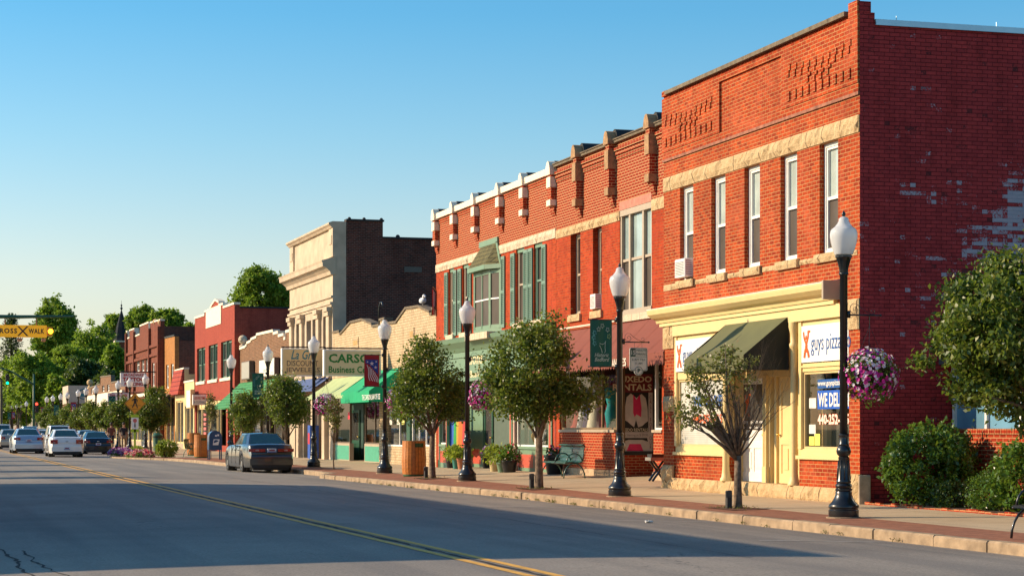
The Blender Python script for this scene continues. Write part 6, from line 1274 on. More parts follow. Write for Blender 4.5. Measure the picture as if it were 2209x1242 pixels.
# hanging baskets
def make_basket(seed=5):
    t = thing('flower_basket', (0, 0, 0), 'x', 'hanging basket', 'flower baskets hung from the lamps'); r = np.random.default_rng(seed); g = MB(); g.lathe([(.1, -.36), (.2, -.3), (.27, -.15), (.3, .0), (.3, .03), (.26, .03)], 0, 0, 0, 16); part('bowl', g, BARKD, t, True)
    P, C = crown_pts([(0, 0, -.16, .36, .36, .38), (0, 0, .02, .42, .42, .22)], 2600, seed, (.05, .1), .8, 150); quads_to_mesh('foliage', leafmesh(P, .05, seed=seed), LEAFB, t)
    def flowers(pts, seed, s):
        r = np.random.default_rng(seed); out = []; fs = []
        V = []; Fc = []
        for p in pts:
            c = np.array([0, 0, -.12]); n = (p - c) * np.array([1, 1, .7]); n /= np.linalg.norm(n) + 1e-6; a = np.cross(n, [0, 0, 1.]); a /= np.linalg.norm(a) + 1e-6; b = np.cross(n, a); q = s * r.uniform(.7, 1.2); o = len(V)
            V.append(tuple(p)); 
            for k in range(5): th = 2 * math.pi * k / 5 + r.uniform(0, 1) * .2; V.append(tuple(p + n * q * .35 + q * (math.cos(th) * a + math.sin(th) * b)))
            Fc += [(o, o + 1 + k, o + 1 + (k + 1) % 5) for k in range(5)]
        g = MB(); g.add(V, Fc); return g
    d = r.normal(size=(620, 3)); d /= np.linalg.norm(d, axis=1)[:, None]; P = d * np.array([.44, .44, .40]) * r.uniform(.86, 1.08, 620)[:, None] + np.array([0, 0, -.1]); P = P[P[:, 2] > -.5 + r.uniform(0, .15, len(P))]
    lo = P[(P[:, 2] < .05)]; hi = P[P[:, 2] >= .02]
    part('petunias', flowers(lo, 6, .032), PETU, t); part('pale_petunias', flowers(hi, 7, .031), PETW, t)
    g = MB()
    for k in range(3): a = k * 2.094; g.tube([(.29 * math.cos(a), .29 * math.sin(a), .03), (0, 0, .66)], .004, 4)
    g.tube([(0, 0, .66), (0, 0, .82)], .006, 5); part('hanger', g, BLACK, t); return t
b0 = make_basket(); 
for i, lab in ((0, 'by the corner of the orange brick building'), (2, 'before the sage shopfront'), (3, 'right of the red flag banner'), (4, 'under the pale sage awning'), (6, 'left of the grey parked car')):
    x, y, z = LP[i]; copy_tree(b0, (x + .46, y, z + 2.40), i * 1.3, 'purple and white petunia basket hanging ' + lab).scale = (1.06,) * 3
delete_tree(b0)
# =================================================================== far trees
def far_tree(u, vtop, vbot, wpx, Zt, label, seed, mat=LEAFF, n=7000, name='shade_tree', leaf=None, lobes=7, trunkbase=0):
    x, y = gp(u, Zt); s = Zt / F; zt = EH + (924 - vtop) * s; zb = EH + (924 - vbot) * s; R_ = wpx * s / 2; H = (zt - zb) / 2; rn = random.Random(seed)
    el = [(0, 0, (zt + zb) / 2, R_ * .72, R_ * .72, H * .8)]
    for k in range(lobes):
        a = rn.uniform(0, 6.28); h = rn.uniform(-.55, .6); q = math.sqrt(max(.1, 1 - h * h)) * .62; el.append((R_ * q * math.cos(a), R_ * q * math.sin(a), (zt + zb) / 2 + h * H, R_ * rn.uniform(.3, .45), R_ * rn.uniform(.3, .45), H * rn.uniform(.25, .36)))
    return make_tree(name, (x, y, 0), el, n, label, group='trees beyond the shops', leaf=leaf or 6.0 * s, mat=mat, r0=R_ * .07, fork=(0, 0, max(1, zb * .8 + .5)), seed=seed, clr=(R_ * .07, R_ * .16), nclump=int(n / 28), shell=.55, ntar=8)
far_tree(118, 633, 790, 108, 300, 'tall open crowned tree above the crosswalk sign', 101, n=11000, lobes=9)
far_tree(205, 688, 850, 130, 285, 'broad tree left of the church spire', 102, mat=LEAFF, n=12000)
far_tree(78, 745, 905, 125, 262, 'yellow green tree behind the signal mast', 103, mat=LEAFF, n=12000)
far_tree(175, 762, 885, 92, 245, 'round dark maple behind the beige emblem wall', 104, mat=LEAFD, n=9000)
far_tree(122, 800, 915, 60, 232, 'light green tree beside the maple', 105, mat=LEAFF, n=5000)
far_tree(245, 730, 870, 70, 262, 'tree between the church spire and the low brick row', 106, mat=LEAFF, n=6000)
far_tree(20, 850, 925, 90, 330, 'low tree at the left edge', 107, mat=LEAFF, n=5000)
far_tree(-30, 800, 925, 90, 345, 'tree outside the left edge', 115, mat=LEAFF, n=5000)
far_tree(246, 672, 740, 44, 345, 'tree just left of the spire', 108, n=3000); far_tree(302, 655, 740, 70, 230, 'tree behind the three bay building, right of the spire', 109, n=6000); far_tree(358, 660, 740, 84, 220, 'broad tree behind the three bay building', 110, n=7000)
far_tree(410, 688, 760, 50, 200, 'small tree left of the painted red building', 111, n=3500)
far_tree(570, 566, 745, 150, 150, 'large bright green tree behind the bank building', 112, n=15000, lobes=9)
far_tree(52, 820, 925, 55, 300, 'bushy tree left of the signal mast', 114, n=4500)
far_tree(140, 700, 800, 90, 310, 'tree behind the tall open crowned tree', 120, n=7000); far_tree(40, 760, 900, 80, 290, 'yellow green tree left of the signal mast', 121, n=7000)
far_tree(160, 735, 860, 110, 272, 'spreading tree left of the low brick row', 122, n=9000); far_tree(228, 790, 880, 70, 240, 'dark tree over the low brick row', 123, mat=LEAFD, n=5000); far_tree(105, 770, 860, 90, 280, 'tree behind the curved signal arm', 124, n=7000)
# conifer
x, y = gp(24, 300); s = 300 / F; t = thing('pine_tree', (x, y, 0), 'sparse pine behind the crosswalk sign', 'tree'); rn = np.random.default_rng(9); P = []; g = MB(); Ht = EH + (924 - 678) * s; g.tube([(x, y, 0), (x, y, Ht)], [.35, .05], 7)
for k in range(26):
    h = 4 + (Ht - 4) * (k / 26) ** .9; L = (1 - (h / Ht)) * 3.6 + .5; a = rn.uniform(0, 6.28)
    for q in range(4):
        aa = a + q * 1.57 + rn.uniform(-.3, .3); e = np.array([math.cos(aa) * L, math.sin(aa) * L, .25 * L]); g.tube([(x, y, h), (x + e[0], y + e[1], h + e[2])], [.07, .02], 4)
        tt = rn.uniform(.25, 1, 34)[:, None]; P.append(np.array([x, y, h]) + e * tt + rn.normal(size=(34, 3)) * .22)
part('trunk', g, BARKD, t); quads_to_mesh('crown', leafmesh(np.concatenate(P), .42, aspect=.4, seed=4, up=-.5), LEAFN, t)
# =================================================================== vehicles
def carpaint(n, c, metal=.35, rough=.28):
    if n in MC: return MC[n]
    m, t, p, o = newmat(n); p.inputs['Base Color'].default_value = (*c, 1); p.inputs['Metallic'].default_value = metal; p.inputs['Roughness'].default_value = rough; p.inputs['Coat Weight'].default_value = 1; p.inputs['Coat Roughness'].default_value = .03; MC[n] = m; return m
CGL = plain('car_glass', (.01, .035, .03), .08, var=.2, spec=1.0); TYRE = plain('tyre', (.012, .012, .012), .85); RIM = plain('alloy_rim', (.45, .45, .45), .3, metal=.9); TAIL = plain('tail_light', (.30, .006, .012), .2, coat=.6); PLATE = plain('number_plate', (.55, .6, .68), .4); PLI = plain('plate_blue', (.03, .08, .3), .5); LAMPW = plain('clear_lens', (.42, .25, .25), .15, coat=.5)
def make_car(name, loc, rz, label, cat, col, L=4.8, W=1.8, H=1.45, kind='sedan', tail=None, dark_bumper=False, metal=.35, wheel_r=.32):
    """built nose toward +y, then turned; side outline with wheel arches, tapered plan, separate cabin with glass"""
    P = carpaint(label.split()[0] + '_paint_' + cat, col, metal); t = thing(name, (0, 0, 0), label, cat, 'cars on the street')
    hl = L / 2; wb = L * .285; ax = (-wb * 1.02, wb * 1.08); r = wheel_r; gc = .2
    if kind == 'sedan': belt = .66 * H if H < 1.6 else .62 * H; deck = [(-hl, .50 * H), (-hl + .03, .62 * H), (-hl + .12, .70 * H), (-hl + .45, .715 * H), (-wb * .55, .70 * H), (wb * .6, .68 * H), (wb * .95, .665 * H), (hl - .5, .60 * H), (hl - .12, .52 * H), (hl, .42 * H)]
    elif kind == 'suv': deck = [(-hl, .5 * H), (-hl + .05, .60 * H), (-hl + .12, .625 * H), (wb * .6, .61 * H), (wb * .95, .60 * H), (hl - .4, .56 * H), (hl - .1, .5 * H), (hl, .4 * H)]
    else: deck = [(-hl, .57 * H), (-hl + .04, .60 * H), (wb * .1, .60 * H), (wb * .7, .58 * H), (hl - .3, .56 * H), (hl, .45 * H)]
    xs = sorted(set(np.round(np.concatenate([np.linspace(-hl, hl, 49), [a + r * 1.16 * math.cos(q) for a in ax for q in np.linspace(0, math.pi, 13)]]), 4)))
    zt = lambda y: float(np.interp(y, [a for a, b in deck], [b for a, b in deck]))
    def zb(y):
        z = gc + (.12 if abs(y) > hl - .08 else 0) * ((abs(y) - hl + .08) / .08 if abs(y) > hl - .08 else 0)
        for a in ax:
            if abs(y - a) < r * 1.16: z = max(z, math.sqrt((r * 1.16) ** 2 - (y - a) ** 2) + r - .02)
        return z
    def hw(y): e = max(0, (abs(y) - hl * .62) / (hl * .38)); return W / 2 * (1 - .17 * e ** 2.6)
    rows = [0, .12, .3, .5, .7, .86, .95, 1.0]; prof = [.965, .99, 1.0, 1.0, .985, .965, .94, .90]
    g = MB(); nr = len(rows); idx = {}
    for i, y in enumerate(xs):
        b, tt = zb(y), zt(y)
        for k, q in enumerate(rows):
            for s in (-1, 1): idx[i, k, s] = len(g.v); g.v.append((s * hw(y) * prof[k], y, b + (max(tt - b, .03)) * q))
        for k, q in enumerate((.6, 0)): 
            for s in ((-1, 1) if q else (1,)): idx[i, nr + k, s] = len(g.v); g.v.append((s * hw(y) * .9 * q, y, tt + .02 * (1 - q * q) + .008))
    for i in range(len(xs) - 1):
        for k in range(nr - 1):
            g.f += [(idx[i, k, 1], idx[i + 1, k, 1], idx[i + 1, k + 1, 1], idx[i, k + 1, 1]), (idx[i, k, -1], idx[i, k + 1, -1], idx[i + 1, k + 1, -1], idx[i + 1, k, -1])]
        T = [(nr - 1, -1), (nr, -1), (nr + 1, 1), (nr, 1), (nr - 1, 1)]
        for (k0, s0), (k1, s1) in zip(T[:-1], T[1:]): g.f.append((idx[i, k0, s0], idx[i, k1, s1], idx[i + 1, k1, s1], idx[i + 1, k0, s0]))
        g.f.append((idx[i, 0, 1], idx[i, 0, -1], idx[i + 1, 0, -1], idx[i + 1, 0, 1]))
    for i, fl in ((0, False), (len(xs) - 1, True)):
        for k in range(nr - 1):
            f = (idx[i, k, -1], idx[i, k, 1], idx[i, k + 1, 1], idx[i, k + 1, -1]); g.f.append(f if not fl else f[::-1])
        f = tuple(idx[i, k, s] for k, s in T); g.f.append(f)
    g.m = [0] * len(g.f)
    # rear face bulge
    for j, (x, y, z) in enumerate(g.v):
        if y < -hl + .25: g.v[j] = (x, y - .07 * (1 - (x / (W / 2)) ** 2) * (1 if y < -hl + .01 else .5) - (.05 if z < .42 * H and y < -hl + .01 else 0), z)
        if y > hl - .01: g.v[j] = (x, y + .12 * (1 - (x / (W / 2)) ** 2), z)
    part('body', g, P, t, 40)
    # cabin
    if kind == 'sedan': cb = (-hl * .72, -hl * .40, hl * .08, hl * .44); wr = .64
    elif kind == 'suv': cb = (-hl + .12, -hl + .38, hl * .12, hl * .42); wr = .74
    else: cb = (-hl * .02, -hl * -.03, hl * .3, hl * .52); wr = .72
    zb0, z1 = zt(cb[0]) - .02, H; zf0 = zt(cb[3]) - .02; wB = W / 2 * .90; wR = W / 2 * wr
    if kind != 'sedan': zb0 = zt(cb[0] + .1) - .02
    A = [(wB * .86, cb[0], zb0), (wB, cb[0] + (cb[1] - cb[0]) * .8, zt(cb[1]) - .02), (wB, cb[2], zt(cb[2]) - .02), (wB * .90, cb[3], zf0)]
    Bt = [(wR * .86, cb[1], z1 - .05), (wR, cb[1] + .22, z1 - .03), (wR, cb[2] - .1, z1 - .03), (wR * .88, cb[2], z1 - .06)]
    m_ = lambda p: (-p[0], p[1], p[2]); g = MB(); C0 = (0, cb[1] + .04, z1 - .02); C1 = (0, cb[1] + .25, z1); C2 = (0, cb[2] - .12, z1); C3 = (0, cb[2] + .04, z1 - .03)
    Cs = [C0, C1, C2, C3]
    for k in range(3):
        g.face([A[k], A[k + 1], Bt[k + 1], Bt[k]]); g.face([m_(A[k]), m_(Bt[k]), m_(Bt[k + 1]), m_(A[k + 1])]); g.face([Bt[k], Bt[k + 1], Cs[k + 1], Cs[k]]); g.face([m_(Bt[k]), Cs[k], Cs[k + 1], m_(Bt[k + 1])])
    g.face([A[0], Bt[0], C0, m_(Bt[0]), m_(A[0])]); g.face([A[3], m_(A[3]), m_(Bt[3]), C3, Bt[3]]); part('roof', g, P, t, 35)
    def inset(q, a, b, c, d, off): # bilinear sub-quad pushed outwards
        q = [Vector(p) for p in q]; f = lambda u, v: (q[0].lerp(q[1], u)).lerp(q[3].lerp(q[2], u), v); R4 = [f(a, c), f(b, c), f(b, d), f(a, d)]; n = (R4[1] - R4[0]).cross(R4[3] - R4[0]).normalized(); cen = sum(R4, Vector()) / 4
        if n.dot(cen - Vector((0, 0, H * .6))) < 0: n = -n
        return [p + n * off for p in R4]
    g = MB(); g.face(inset([m_(A[0]), A[0], Bt[0], m_(Bt[0])], .045, .955, .1, .93, .012)); part('rear_window', g, CGL, t)
    g = MB(); g.face(inset([m_(A[3]), A[3], Bt[3], m_(Bt[3])], .03, .97, .05, .95, .014)); part('windscreen', g, CGL, t)
    for s, nm in ((1, m_), (1, None)):
        f = (lambda p: p) if nm is None else m_
        for (k0, k1, u0, u1, w0, w1) in ((0, 1, .45, .98, .12, .88), (1, 2, .02, .46, .12, .90), (1, 2, .5, .97, .12, .90), (2, 3, .0, .55, .12, .85)):
            g = MB(); g.face(inset([f(A[k0]), f(A[k1]), f(Bt[k1]), f(Bt[k0])], u0, u1, w0, w1, .01)); part('side_window', g, CGL, t)
    # wheels
    for a in ax:
        for s in (-1, 1):
            x = s * (W / 2 - .02); g = MB(); g.lathe([(r * .62, -.1), (r * .93, -.1), (r, -.07), (r, .07), (r * .93, .1), (r * .62, .1)], 0, 0, 0, 26); g.v = [(x - s * .1 + pz, a + px, r + py) for px, py, pz in g.v]; w = part('wheel', g, TYRE, t, 40)
            g = MB(); g.lathe([(r * .63, -.03), (r * .63, .03), (r * .55, .02), (r * .1, .035), (.01, .035)], 0, 0, 0, 20); g.v = [(x - s * .1 + s * (pz + .072), a + px, r + py) for px, py, pz in g.v]; part('rim', g, RIM, w, 40)
            g = MB(); g.lathe([(r * 1.13, -.2), (r * 1.13, .0)], 0, 0, 0, 16); g.v = [(x - s * (.12 - pz), a + px, r + py) for px, py, pz in g.v]; part('wheel_well', g, BLKP, w)
    # rear details
    def onrear(x0, x1, z0, z1, off=.012, th=.02, curve=True):
        g = MB(); n = 6
        for k in range(n):
            xa, xb = x0 + (x1 - x0) * k / n, x0 + (x1 - x0) * (k + 1) / n; yy = lambda x: -hl - .07 * (1 - (x / (W / 2)) ** 2) - off
            g.add([(xa, yy(xa), z0), (xb, yy(xb), z0), (xb, yy(xb), z1), (xa, yy(xa), z1), (xa, yy(xa) + .06, z0), (xb, yy(xb) + .06, z0), (xb, yy(xb) + .06, z1), (xa, yy(xa) + .06, z1)], [(0, 1, 2, 3), (4, 7, 6, 5), (3, 2, 6, 7), (0, 4, 5, 1), (0, 3, 7, 4), (1, 5, 6, 2)])
        return g
    tz0, tz1, ti, to = (tail or (.50, .61, .47, .80))[:4]
    for s in (-1, 1): 
        l = part('tail_light', onrear(s * to * W / 2, s * ti * W / 2, tz0 * H, tz1 * H, .03 if True else 0), TAIL, t, 30)
        c = (s * (to + ti) / 2 * W / 2); part('reverse_lens', onrear(c - .06, c + .06, (tz0 + .02) * H, (tz0 + .055) * H, .04), LAMPW, l, 30)
    part('bumper', onrear(-.86 * W / 2, .86 * W / 2, .20 * H if kind == 'sedan' else .22 * H, .36 * H, .055), BLKP if dark_bumper else P, t, 30)
    part('bumper_shadow_line', onrear(-.8 * W / 2, .8 * W / 2, .13 * H, .20 * H, .03), BLKP, t, 30)
    pz = .42 * H if kind == 'sedan' and not tail else (tz0 * H + .0); pz = .40 * H if kind == 'sedan' else .45 * H
    if tail and len(tail) > 4: pz = tail[4] * H
    g = onrear(-.155, .155, pz, pz + .15, .07); pl = part('number_plate', g, PLATE, t); part('plate_band', onrear(-.15, .15, pz + .005, pz + .035, .075), PLI, pl); part('plate_characters', onrear(-.1, .1, pz + .055, pz + .11, .074), plain('plate_red', (.25, .05, .08), .5), pl)
    g = MB(); g.box(-.9 * W / 2 * .8, -hl + .02, .1, .9 * W / 2 * .8, hl - .3, gc + .02); part('underbody', g, BLKP, t); g = MB(); g.tube([(.45, -hl - .05, .22), (.45, -hl + .3, .24)], .035, 8); part('exhaust', g, RIM, t)
    for s in (-1, 1):
        g = MB(); g.ball((s * (W / 2 + .07), cb[2] + .32, zt(cb[2]) + .08), .09, 10, 7, 0, (1.0, .5, .8)); g.box(s * (W / 2 - .1), cb[2] + .3, zt(cb[2]) + .02, s * (W / 2 + .02), cb[2] + .36, zt(cb[2]) + .06); part('mirror', g, P if not dark_bumper else BLKP, t, True)
        g = MB()
        for yy in (cb[1] + .1, cb[2] - .35): g.box(s * (W / 2 - .01), yy, .55 * H, s * (W / 2 + .015), yy + .16, .57 * H)
        part('door_handle', g, P, t)
        g = MB(); xx = s * W / 2 * 1.0; 
        for yy in (cb[1] - .15, (cb[1] + cb[2]) / 2 + .1, cb[2] + .3): g.box(xx - s * .02, yy - .006, gc + .12, xx + s * .003, yy + .006, zt(0) - .03)
        part('door_gap', g, BLKP, t)
    g = MB(); g.box(-.2 * W, hl + .02, .35 * H, .2 * W, hl + .13, .44 * H); part('grille', g, BLKP, t)
    for s in (-1, 1): g = MB(); g.ball((s * W * .36, hl - .06, .45 * H), .12, 10, 6, 0, (1.3, .6, .6)); part('headlight', g, LAMPW, t, True)
    if kind == 'sedan': g = MB(); g.tube([(0, cb[1] + .15, H), (0, cb[1] + .02, H + .05)], .008, 5); part('aerial', g, BLKP, t); g = MB(); g.ball((0, -hl - .09, .56 * H), .05, 10, 6, 0, (1.6, .3, .7)); part('badge', g, RIM, t, True)
    if kind == 'suv':
        for s in (-1, 1): g = MB(); g.tube([(s * wR * .9, cb[1] + .1, H - .0), (s * wR * .9, cb[1] + .2, H + .06), (s * wR * .9, cb[2] - .2, H + .06), (s * wR * .9, cb[2] - .1, H)], .015, 6); part('roof_rail', g, BLACK, t)
    if kind == 'pickup':
        g = MB(); g.box(-W / 2 * .78, -hl + .1, .35 * H, W / 2 * .78, cb[0] - .08, .605 * H + .012); part('cargo_bed', g, BLKP, t)
    t.location = loc; t.rotation_euler = (0, 0, rz); return t
def road_at(u, v, x0=None):      # point on the crowned road seen at a pixel row
    z = 0
    for _ in range(6): Zc = F * (EH - z) / (v - 924); x, y = gp(u, Zc); z = road_z(x)
    return x, y, z
x, y, z = 12.15, 74.3, .02
make_car('parked_car', (12.3, 74.2, road_z(12.3) + .0), R(1.5), 'grey sedan with full width red tail lights parked at the kerb', 'car', (.030, .034, .036), metal=.1, L=4.78, W=1.78, H=1.42, tail=(.525, .60, .25, .90, .505), dark_bumper=False)
def drive(X_, Y_, *a, **k): make_car('sedan' if k.get('kind', 'sedan') == 'sedan' else 'suv' if k['kind'] == 'suv' else 'pickup_truck', (X_, Y_, road_z(X_)), *a, **k)
def xu(u, Y): return XY(u, Y)
drive(xu(145, 109), 109 + 2.4, R(-.5), 'white sedan with large red tail lights in the traffic lane', 'car', (.80, .78, .74), L=4.85, W=1.8, H=1.46, tail=(.48, .62, .52, .93, .26), metal=0)
drive(xu(62, 124), 124 + 2.4, R(0), 'pale blue silver sedan left of the white sedan', 'car', (.42, .50, .58), L=5, W=1.86, H=1.5, tail=(.54, .63, .52, .92, .46), metal=.5)
drive(xu(214, 124), 127, R(0), 'black sedan on the right of the white sedan', 'car', (.012, .014, .022), L=4.75, W=1.8, H=1.36, tail=(.50, .60, .55, .93, .38))
drive(xu(24, 152), 154.4, R(0), 'beige gold sedan behind the blue silver sedan', 'car', (.50, .42, .32), L=4.8, W=1.8, H=1.44, metal=.4)
drive(xu(131, 139), 142, R(0), 'white sport utility car behind the white sedan', 'car', (.74, .70, .64), L=4.6, W=1.8, H=1.72, kind='suv', tail=(.50, .66, .72, .90), metal=0)
drive(xu(193, 146), 149, R(0), 'pale teal sedan ahead of the black sedan', 'car', (.35, .48, .52), L=4.7, W=1.78, H=1.46, metal=.4)
drive(xu(8, 176), 179, R(0), 'white pickup truck at the left edge', 'car', (.62, .58, .52), L=5.4, W=1.95, H=1.85, kind='pickup', tail=(.48, .60, .78, .9))
drive(xu(8, 215), 218, R(0), 'dark van shaped car ahead of the pickup', 'car', (.03, .04, .06), L=4.9, W=1.9, H=1.9, kind='suv')
drive(xu(66, 196), 199, R(0), 'light blue minivan far ahead in traffic', 'car', (.40, .52, .62), L=4.8, W=1.9, H=1.75, kind='suv')
drive(xu(91, 168), 171, R(0), 'dark grey green car ahead of the white utility car', 'car', (.07, .08, .07), L=4.7, W=1.8, H=1.5, kind='suv')
drive(xu(101, 157), 159.6, R(0), 'small white car between the blue silver sedan and the utility car', 'car', (.72, .70, .66), L=4.2, W=1.7, H=1.42, metal=0)

# =================================================================== street furniture
def bench_metal(loc, rz, label, col, slats=True):
    """park bench along local x: perforated back rolled over at the top, ring arms and hoop legs"""
    t = thing('park_bench', (0, 0, 0), label, 'bench'); m = plain('bench_' + label.split()[0], col, .35, var=.15, coat=.4); W_ = .92
    prof = [(-.02, .88), (.03, .90), (.07, .86), (.05, .78), (.03, .62), (.0, .46), (-.08, .42), (-.3, .44), (-.47, .43), (-.5, .40)]; g = MB(); n = 26
    for (a, b), (c, d) in zip(prof[:-1], prof[1:]):
        for k in range(n): x0 = -W_ + 2 * W_ * k / n; x1 = x0 + 2 * W_ / n * .72; g.add([(x0, a, b), (x1, a, b), (x1, c, d), (x0, c, d), (x0, a, b - .006), (x1, a, b - .006), (x1, c, d - .006), (x0, c, d - .006)], [(0, 1, 2, 3), (7, 6, 5, 4), (0, 3, 7, 4), (1, 5, 6, 2)])
        for q in (0, .5): 
            y, z = a + (c - a) * q, b + (d - b) * q; g.box(-W_, y - .012, z - .012, W_, y + .012, z + .003)
    part('seat_and_back', g, m, t)
    for s in (-1, 0, 1):
        x = s * (W_ - .03); g = MB(); g.tube([(x, -.22 + .22 * math.cos(a), .42 + .24 * math.sin(a)) for a in np.linspace(0, math.pi, 12)], .017, 8); part('arm_ring', g, m, t, True)
        if s: g = MB(); g.tube([(x, -.22 + .3 * math.cos(a), .40 * math.sin(a)) for a in np.linspace(0, math.pi, 12)], .018, 8); part('leg_hoop', g, m, t, True)
        g = MB(); g.tube([(x, b0, c0 - .012) for b0, c0 in prof], .014, 6); part('side_rail', g, m, t, True)
    g = MB(); g.tube([(-W_, -.22, .38), (W_, -.22, .38)], .015, 6); part('stretcher', g, m, t); t.location = loc; t.rotation_euler = (0, 0, rz); return t
BX = 17.15; by = Yu(1231, BX)
bench_metal((BX, by, gz(BX, by)), R(-88), 'teal perforated metal bench in front of the tuxedo shop window', (.012, .085, .07))
x = 14.1; y = 101.5 ; yb = Yu(404, x); bench_metal((x, yb, gz(x, yb)), R(75), 'green scrolled bench beside the far wooden litter bin', (.03, .12, .04))
# black cast bench at right edge
bench_metal((14.38, 23.0, .17), R(-90), 'black cast iron bench cut by the right edge', (.01, .01, .012))
def litter_bin(x, u, label, h=1.05, r=.36):
    y = Yu(u, x); z = gz(x, y); t = thing('litter_bin', (x, y, z), label, 'litter bin', 'wooden slatted litter bins'); n = 22; g = MB()
    for k in range(n):
        a0, a1 = 2 * math.pi * (k + .06) / n, 2 * math.pi * (k + .94) / n; zz = [.06, .25, .5, .8, h]; rr = [r * .95, r * 1.0, r * 1.02, r * .97, r * .93 + .01]
        zlim = zz
        for q in range(4):
            am = (a0 + a1) / 2
            if q == 3 and abs((am - math.radians(-75) + math.pi) % (2 * math.pi) - math.pi) < .5:
                seg = [(zz[3], rr[3], .86, rr[3] * .99), (.98, rr[4], h, rr[4])]
            else: seg = [(zz[q], rr[q], zz[q + 1], rr[q + 1])]
            for za, ra, zb_, rb in seg: g.add([(x + ra * math.cos(a0), y + ra * math.sin(a0), z + za), (x + ra * math.cos(a1), y + ra * math.sin(a1), z + za), (x + rb * math.cos(a1), y + rb * math.sin(a1), z + zb_), (x + rb * math.cos(a0), y + rb * math.sin(a0), z + zb_)] + [(x + (ra - .02) * math.cos(a0), y + (ra - .02) * math.sin(a0), z + za), (x + (ra - .02) * math.cos(a1), y + (ra - .02) * math.sin(a1), z + za), (x + (rb - .02) * math.cos(a1), y + (rb - .02) * math.sin(a1), z + zb_), (x + (rb - .02) * math.cos(a0), y + (rb - .02) * math.sin(a0), z + zb_)], [(0, 1, 2, 3), (0, 3, 7, 4), (1, 5, 6, 2), (3, 2, 6, 7), (0, 4, 5, 1)])
    part('slats', g, WOOD, t); g = MB(); g.lathe([(r * .88, .0), (r * .93, .05), (r * .9, .08), (r * .88, h - .03), (r * .9, h), (.01, h + .0)], x, y, z, 28); part('liner', g, plain('bin_green', (.02, .09, .03), .5), t, 40); return t
litter_bin(14.5, 893, 'orange wooden slatted litter bin beside the red flag banner lamp'); litter_bin(13.95, 434, 'wooden slatted litter bin left of the blue mailbox', 1.15); litter_bin(14.7, 418, 'wooden litter bin partly hidden behind the far slatted bin', 1.2)
def electric_post(u, x, label, h=.33):
    y = Yu(u, x); z = gz(x, y); t = thing('outlet_post', (x, y, z), label, 'outlet post', 'short black outlet posts by the trees'); g = MB(); g.box(x - .05, y - .05, z - .02, x + .05, y + .05, z + h); o = part('post', g, plain('post_black', (.03, .03, .03), .6), t); o.modifiers.new('b', 'BEVEL').width = .012
    g = MB(); g.box(x - .08, y - .07, z + h * .62, x + .03, y - .051, z + h * .95); part('outlet_cover', g, plain('cover_grey', (.06, .06, .055), .5), t)
electric_post(1147, 14.25, 'short black outlet post left of the dense round tree', .36); electric_post(1572, 14.2, 'short black outlet post left of the half bare tree'); electric_post(919, 14.3, 'short black outlet post between the litter bin and tree', .33)
# mailbox
x = 13.8; y = Yu(463, x); z = gz(x, y); t = thing('mailbox', (x, y, z), 'blue street mailbox with rounded top and eagle label', 'mailbox'); MBL = plain('mail_blue', (.012, .06, .16), .35, coat=.4)
g = MB(); w = .3; pf = [(-w, .45), (-w, 1.05)] + [(-w * math.cos(k * math.pi / 12), 1.05 + w * math.sin(k * math.pi / 12)) for k in range(1, 12)] + [(w, 1.05), (w, .45)]
g.prism([(x + a, y - .3, z + b) for a, b in pf], (0, .6, 0)); part('box', g, MBL, t, 35)
for sx in (-1, 1):
    for sy in (-1, 1): g = MB(); g.box(x + sx * (w - .03) - .025, y + sy * .26 - .025, z, x + sx * (w - .03) + .025, y + sy * .26 + .025, z + .46); part('leg', g, MBL, t)
g = MB(); g.prism([(x - .13, y - .305, z + .68), (x + .13, y - .305, z + .68), (x + .19, y - .305, z + .95), (x - .09, y - .305, z + .95)], (0, -.004, 0)); lb = part('label_panel', g, SIGW, t)
g = MB(); g.prism([(x - .09, y - .312, z + .77), (x + .03, y - .312, z + .81), (x + .15, y - .312, z + .87), (x + .05, y - .312, z + .92), (x - .05, y - .312, z + .91), (x - .08, y - .312, z + .84)], (0, -.003, 0)); part('eagle_emblem', g, MBL, lb)
g = MB(); g.box(x - .02, y - .307, z + 1.08, x + .06, y - .301, z + 1.15); g.box(x + .08, y - .307, z + 1.1, x + .16, y - .301, z + 1.18); part('notice', g, SIGW, t)
# folding X stand
x = 17.75; y = Yu(1420, 17.75); z = gz(x, y) + .02; t = thing('folding_stand', (x, y, z), 'black crossed leg stand with a silver tray rim beside the orange pier', 'stand'); tw = .19
for s in (-1, 1): 
    g = MB(); g.tube([(x, y + .05, z), (x, y + .05, z)], .001, 3) if False else None
    for dy in (-.12, .12): g.tube([(x - s * tw, y + dy + s * .02, z), (x + s * tw, y + dy + s * .02, z + .5)], .03, 6)
    part('leg', g, BLACK, t)
g = MB(); g.box(x - .27, y - .2, z + .5, x + .27, y + .2, z + .58); part('tray', g, plain('tray_silver', (.35, .32, .28), .4, metal=.7), t); g = MB(); g.box(x - .23, y - .16, z + .581, x + .23, y + .16, z + .66); part('pan', g, BLACK, t)
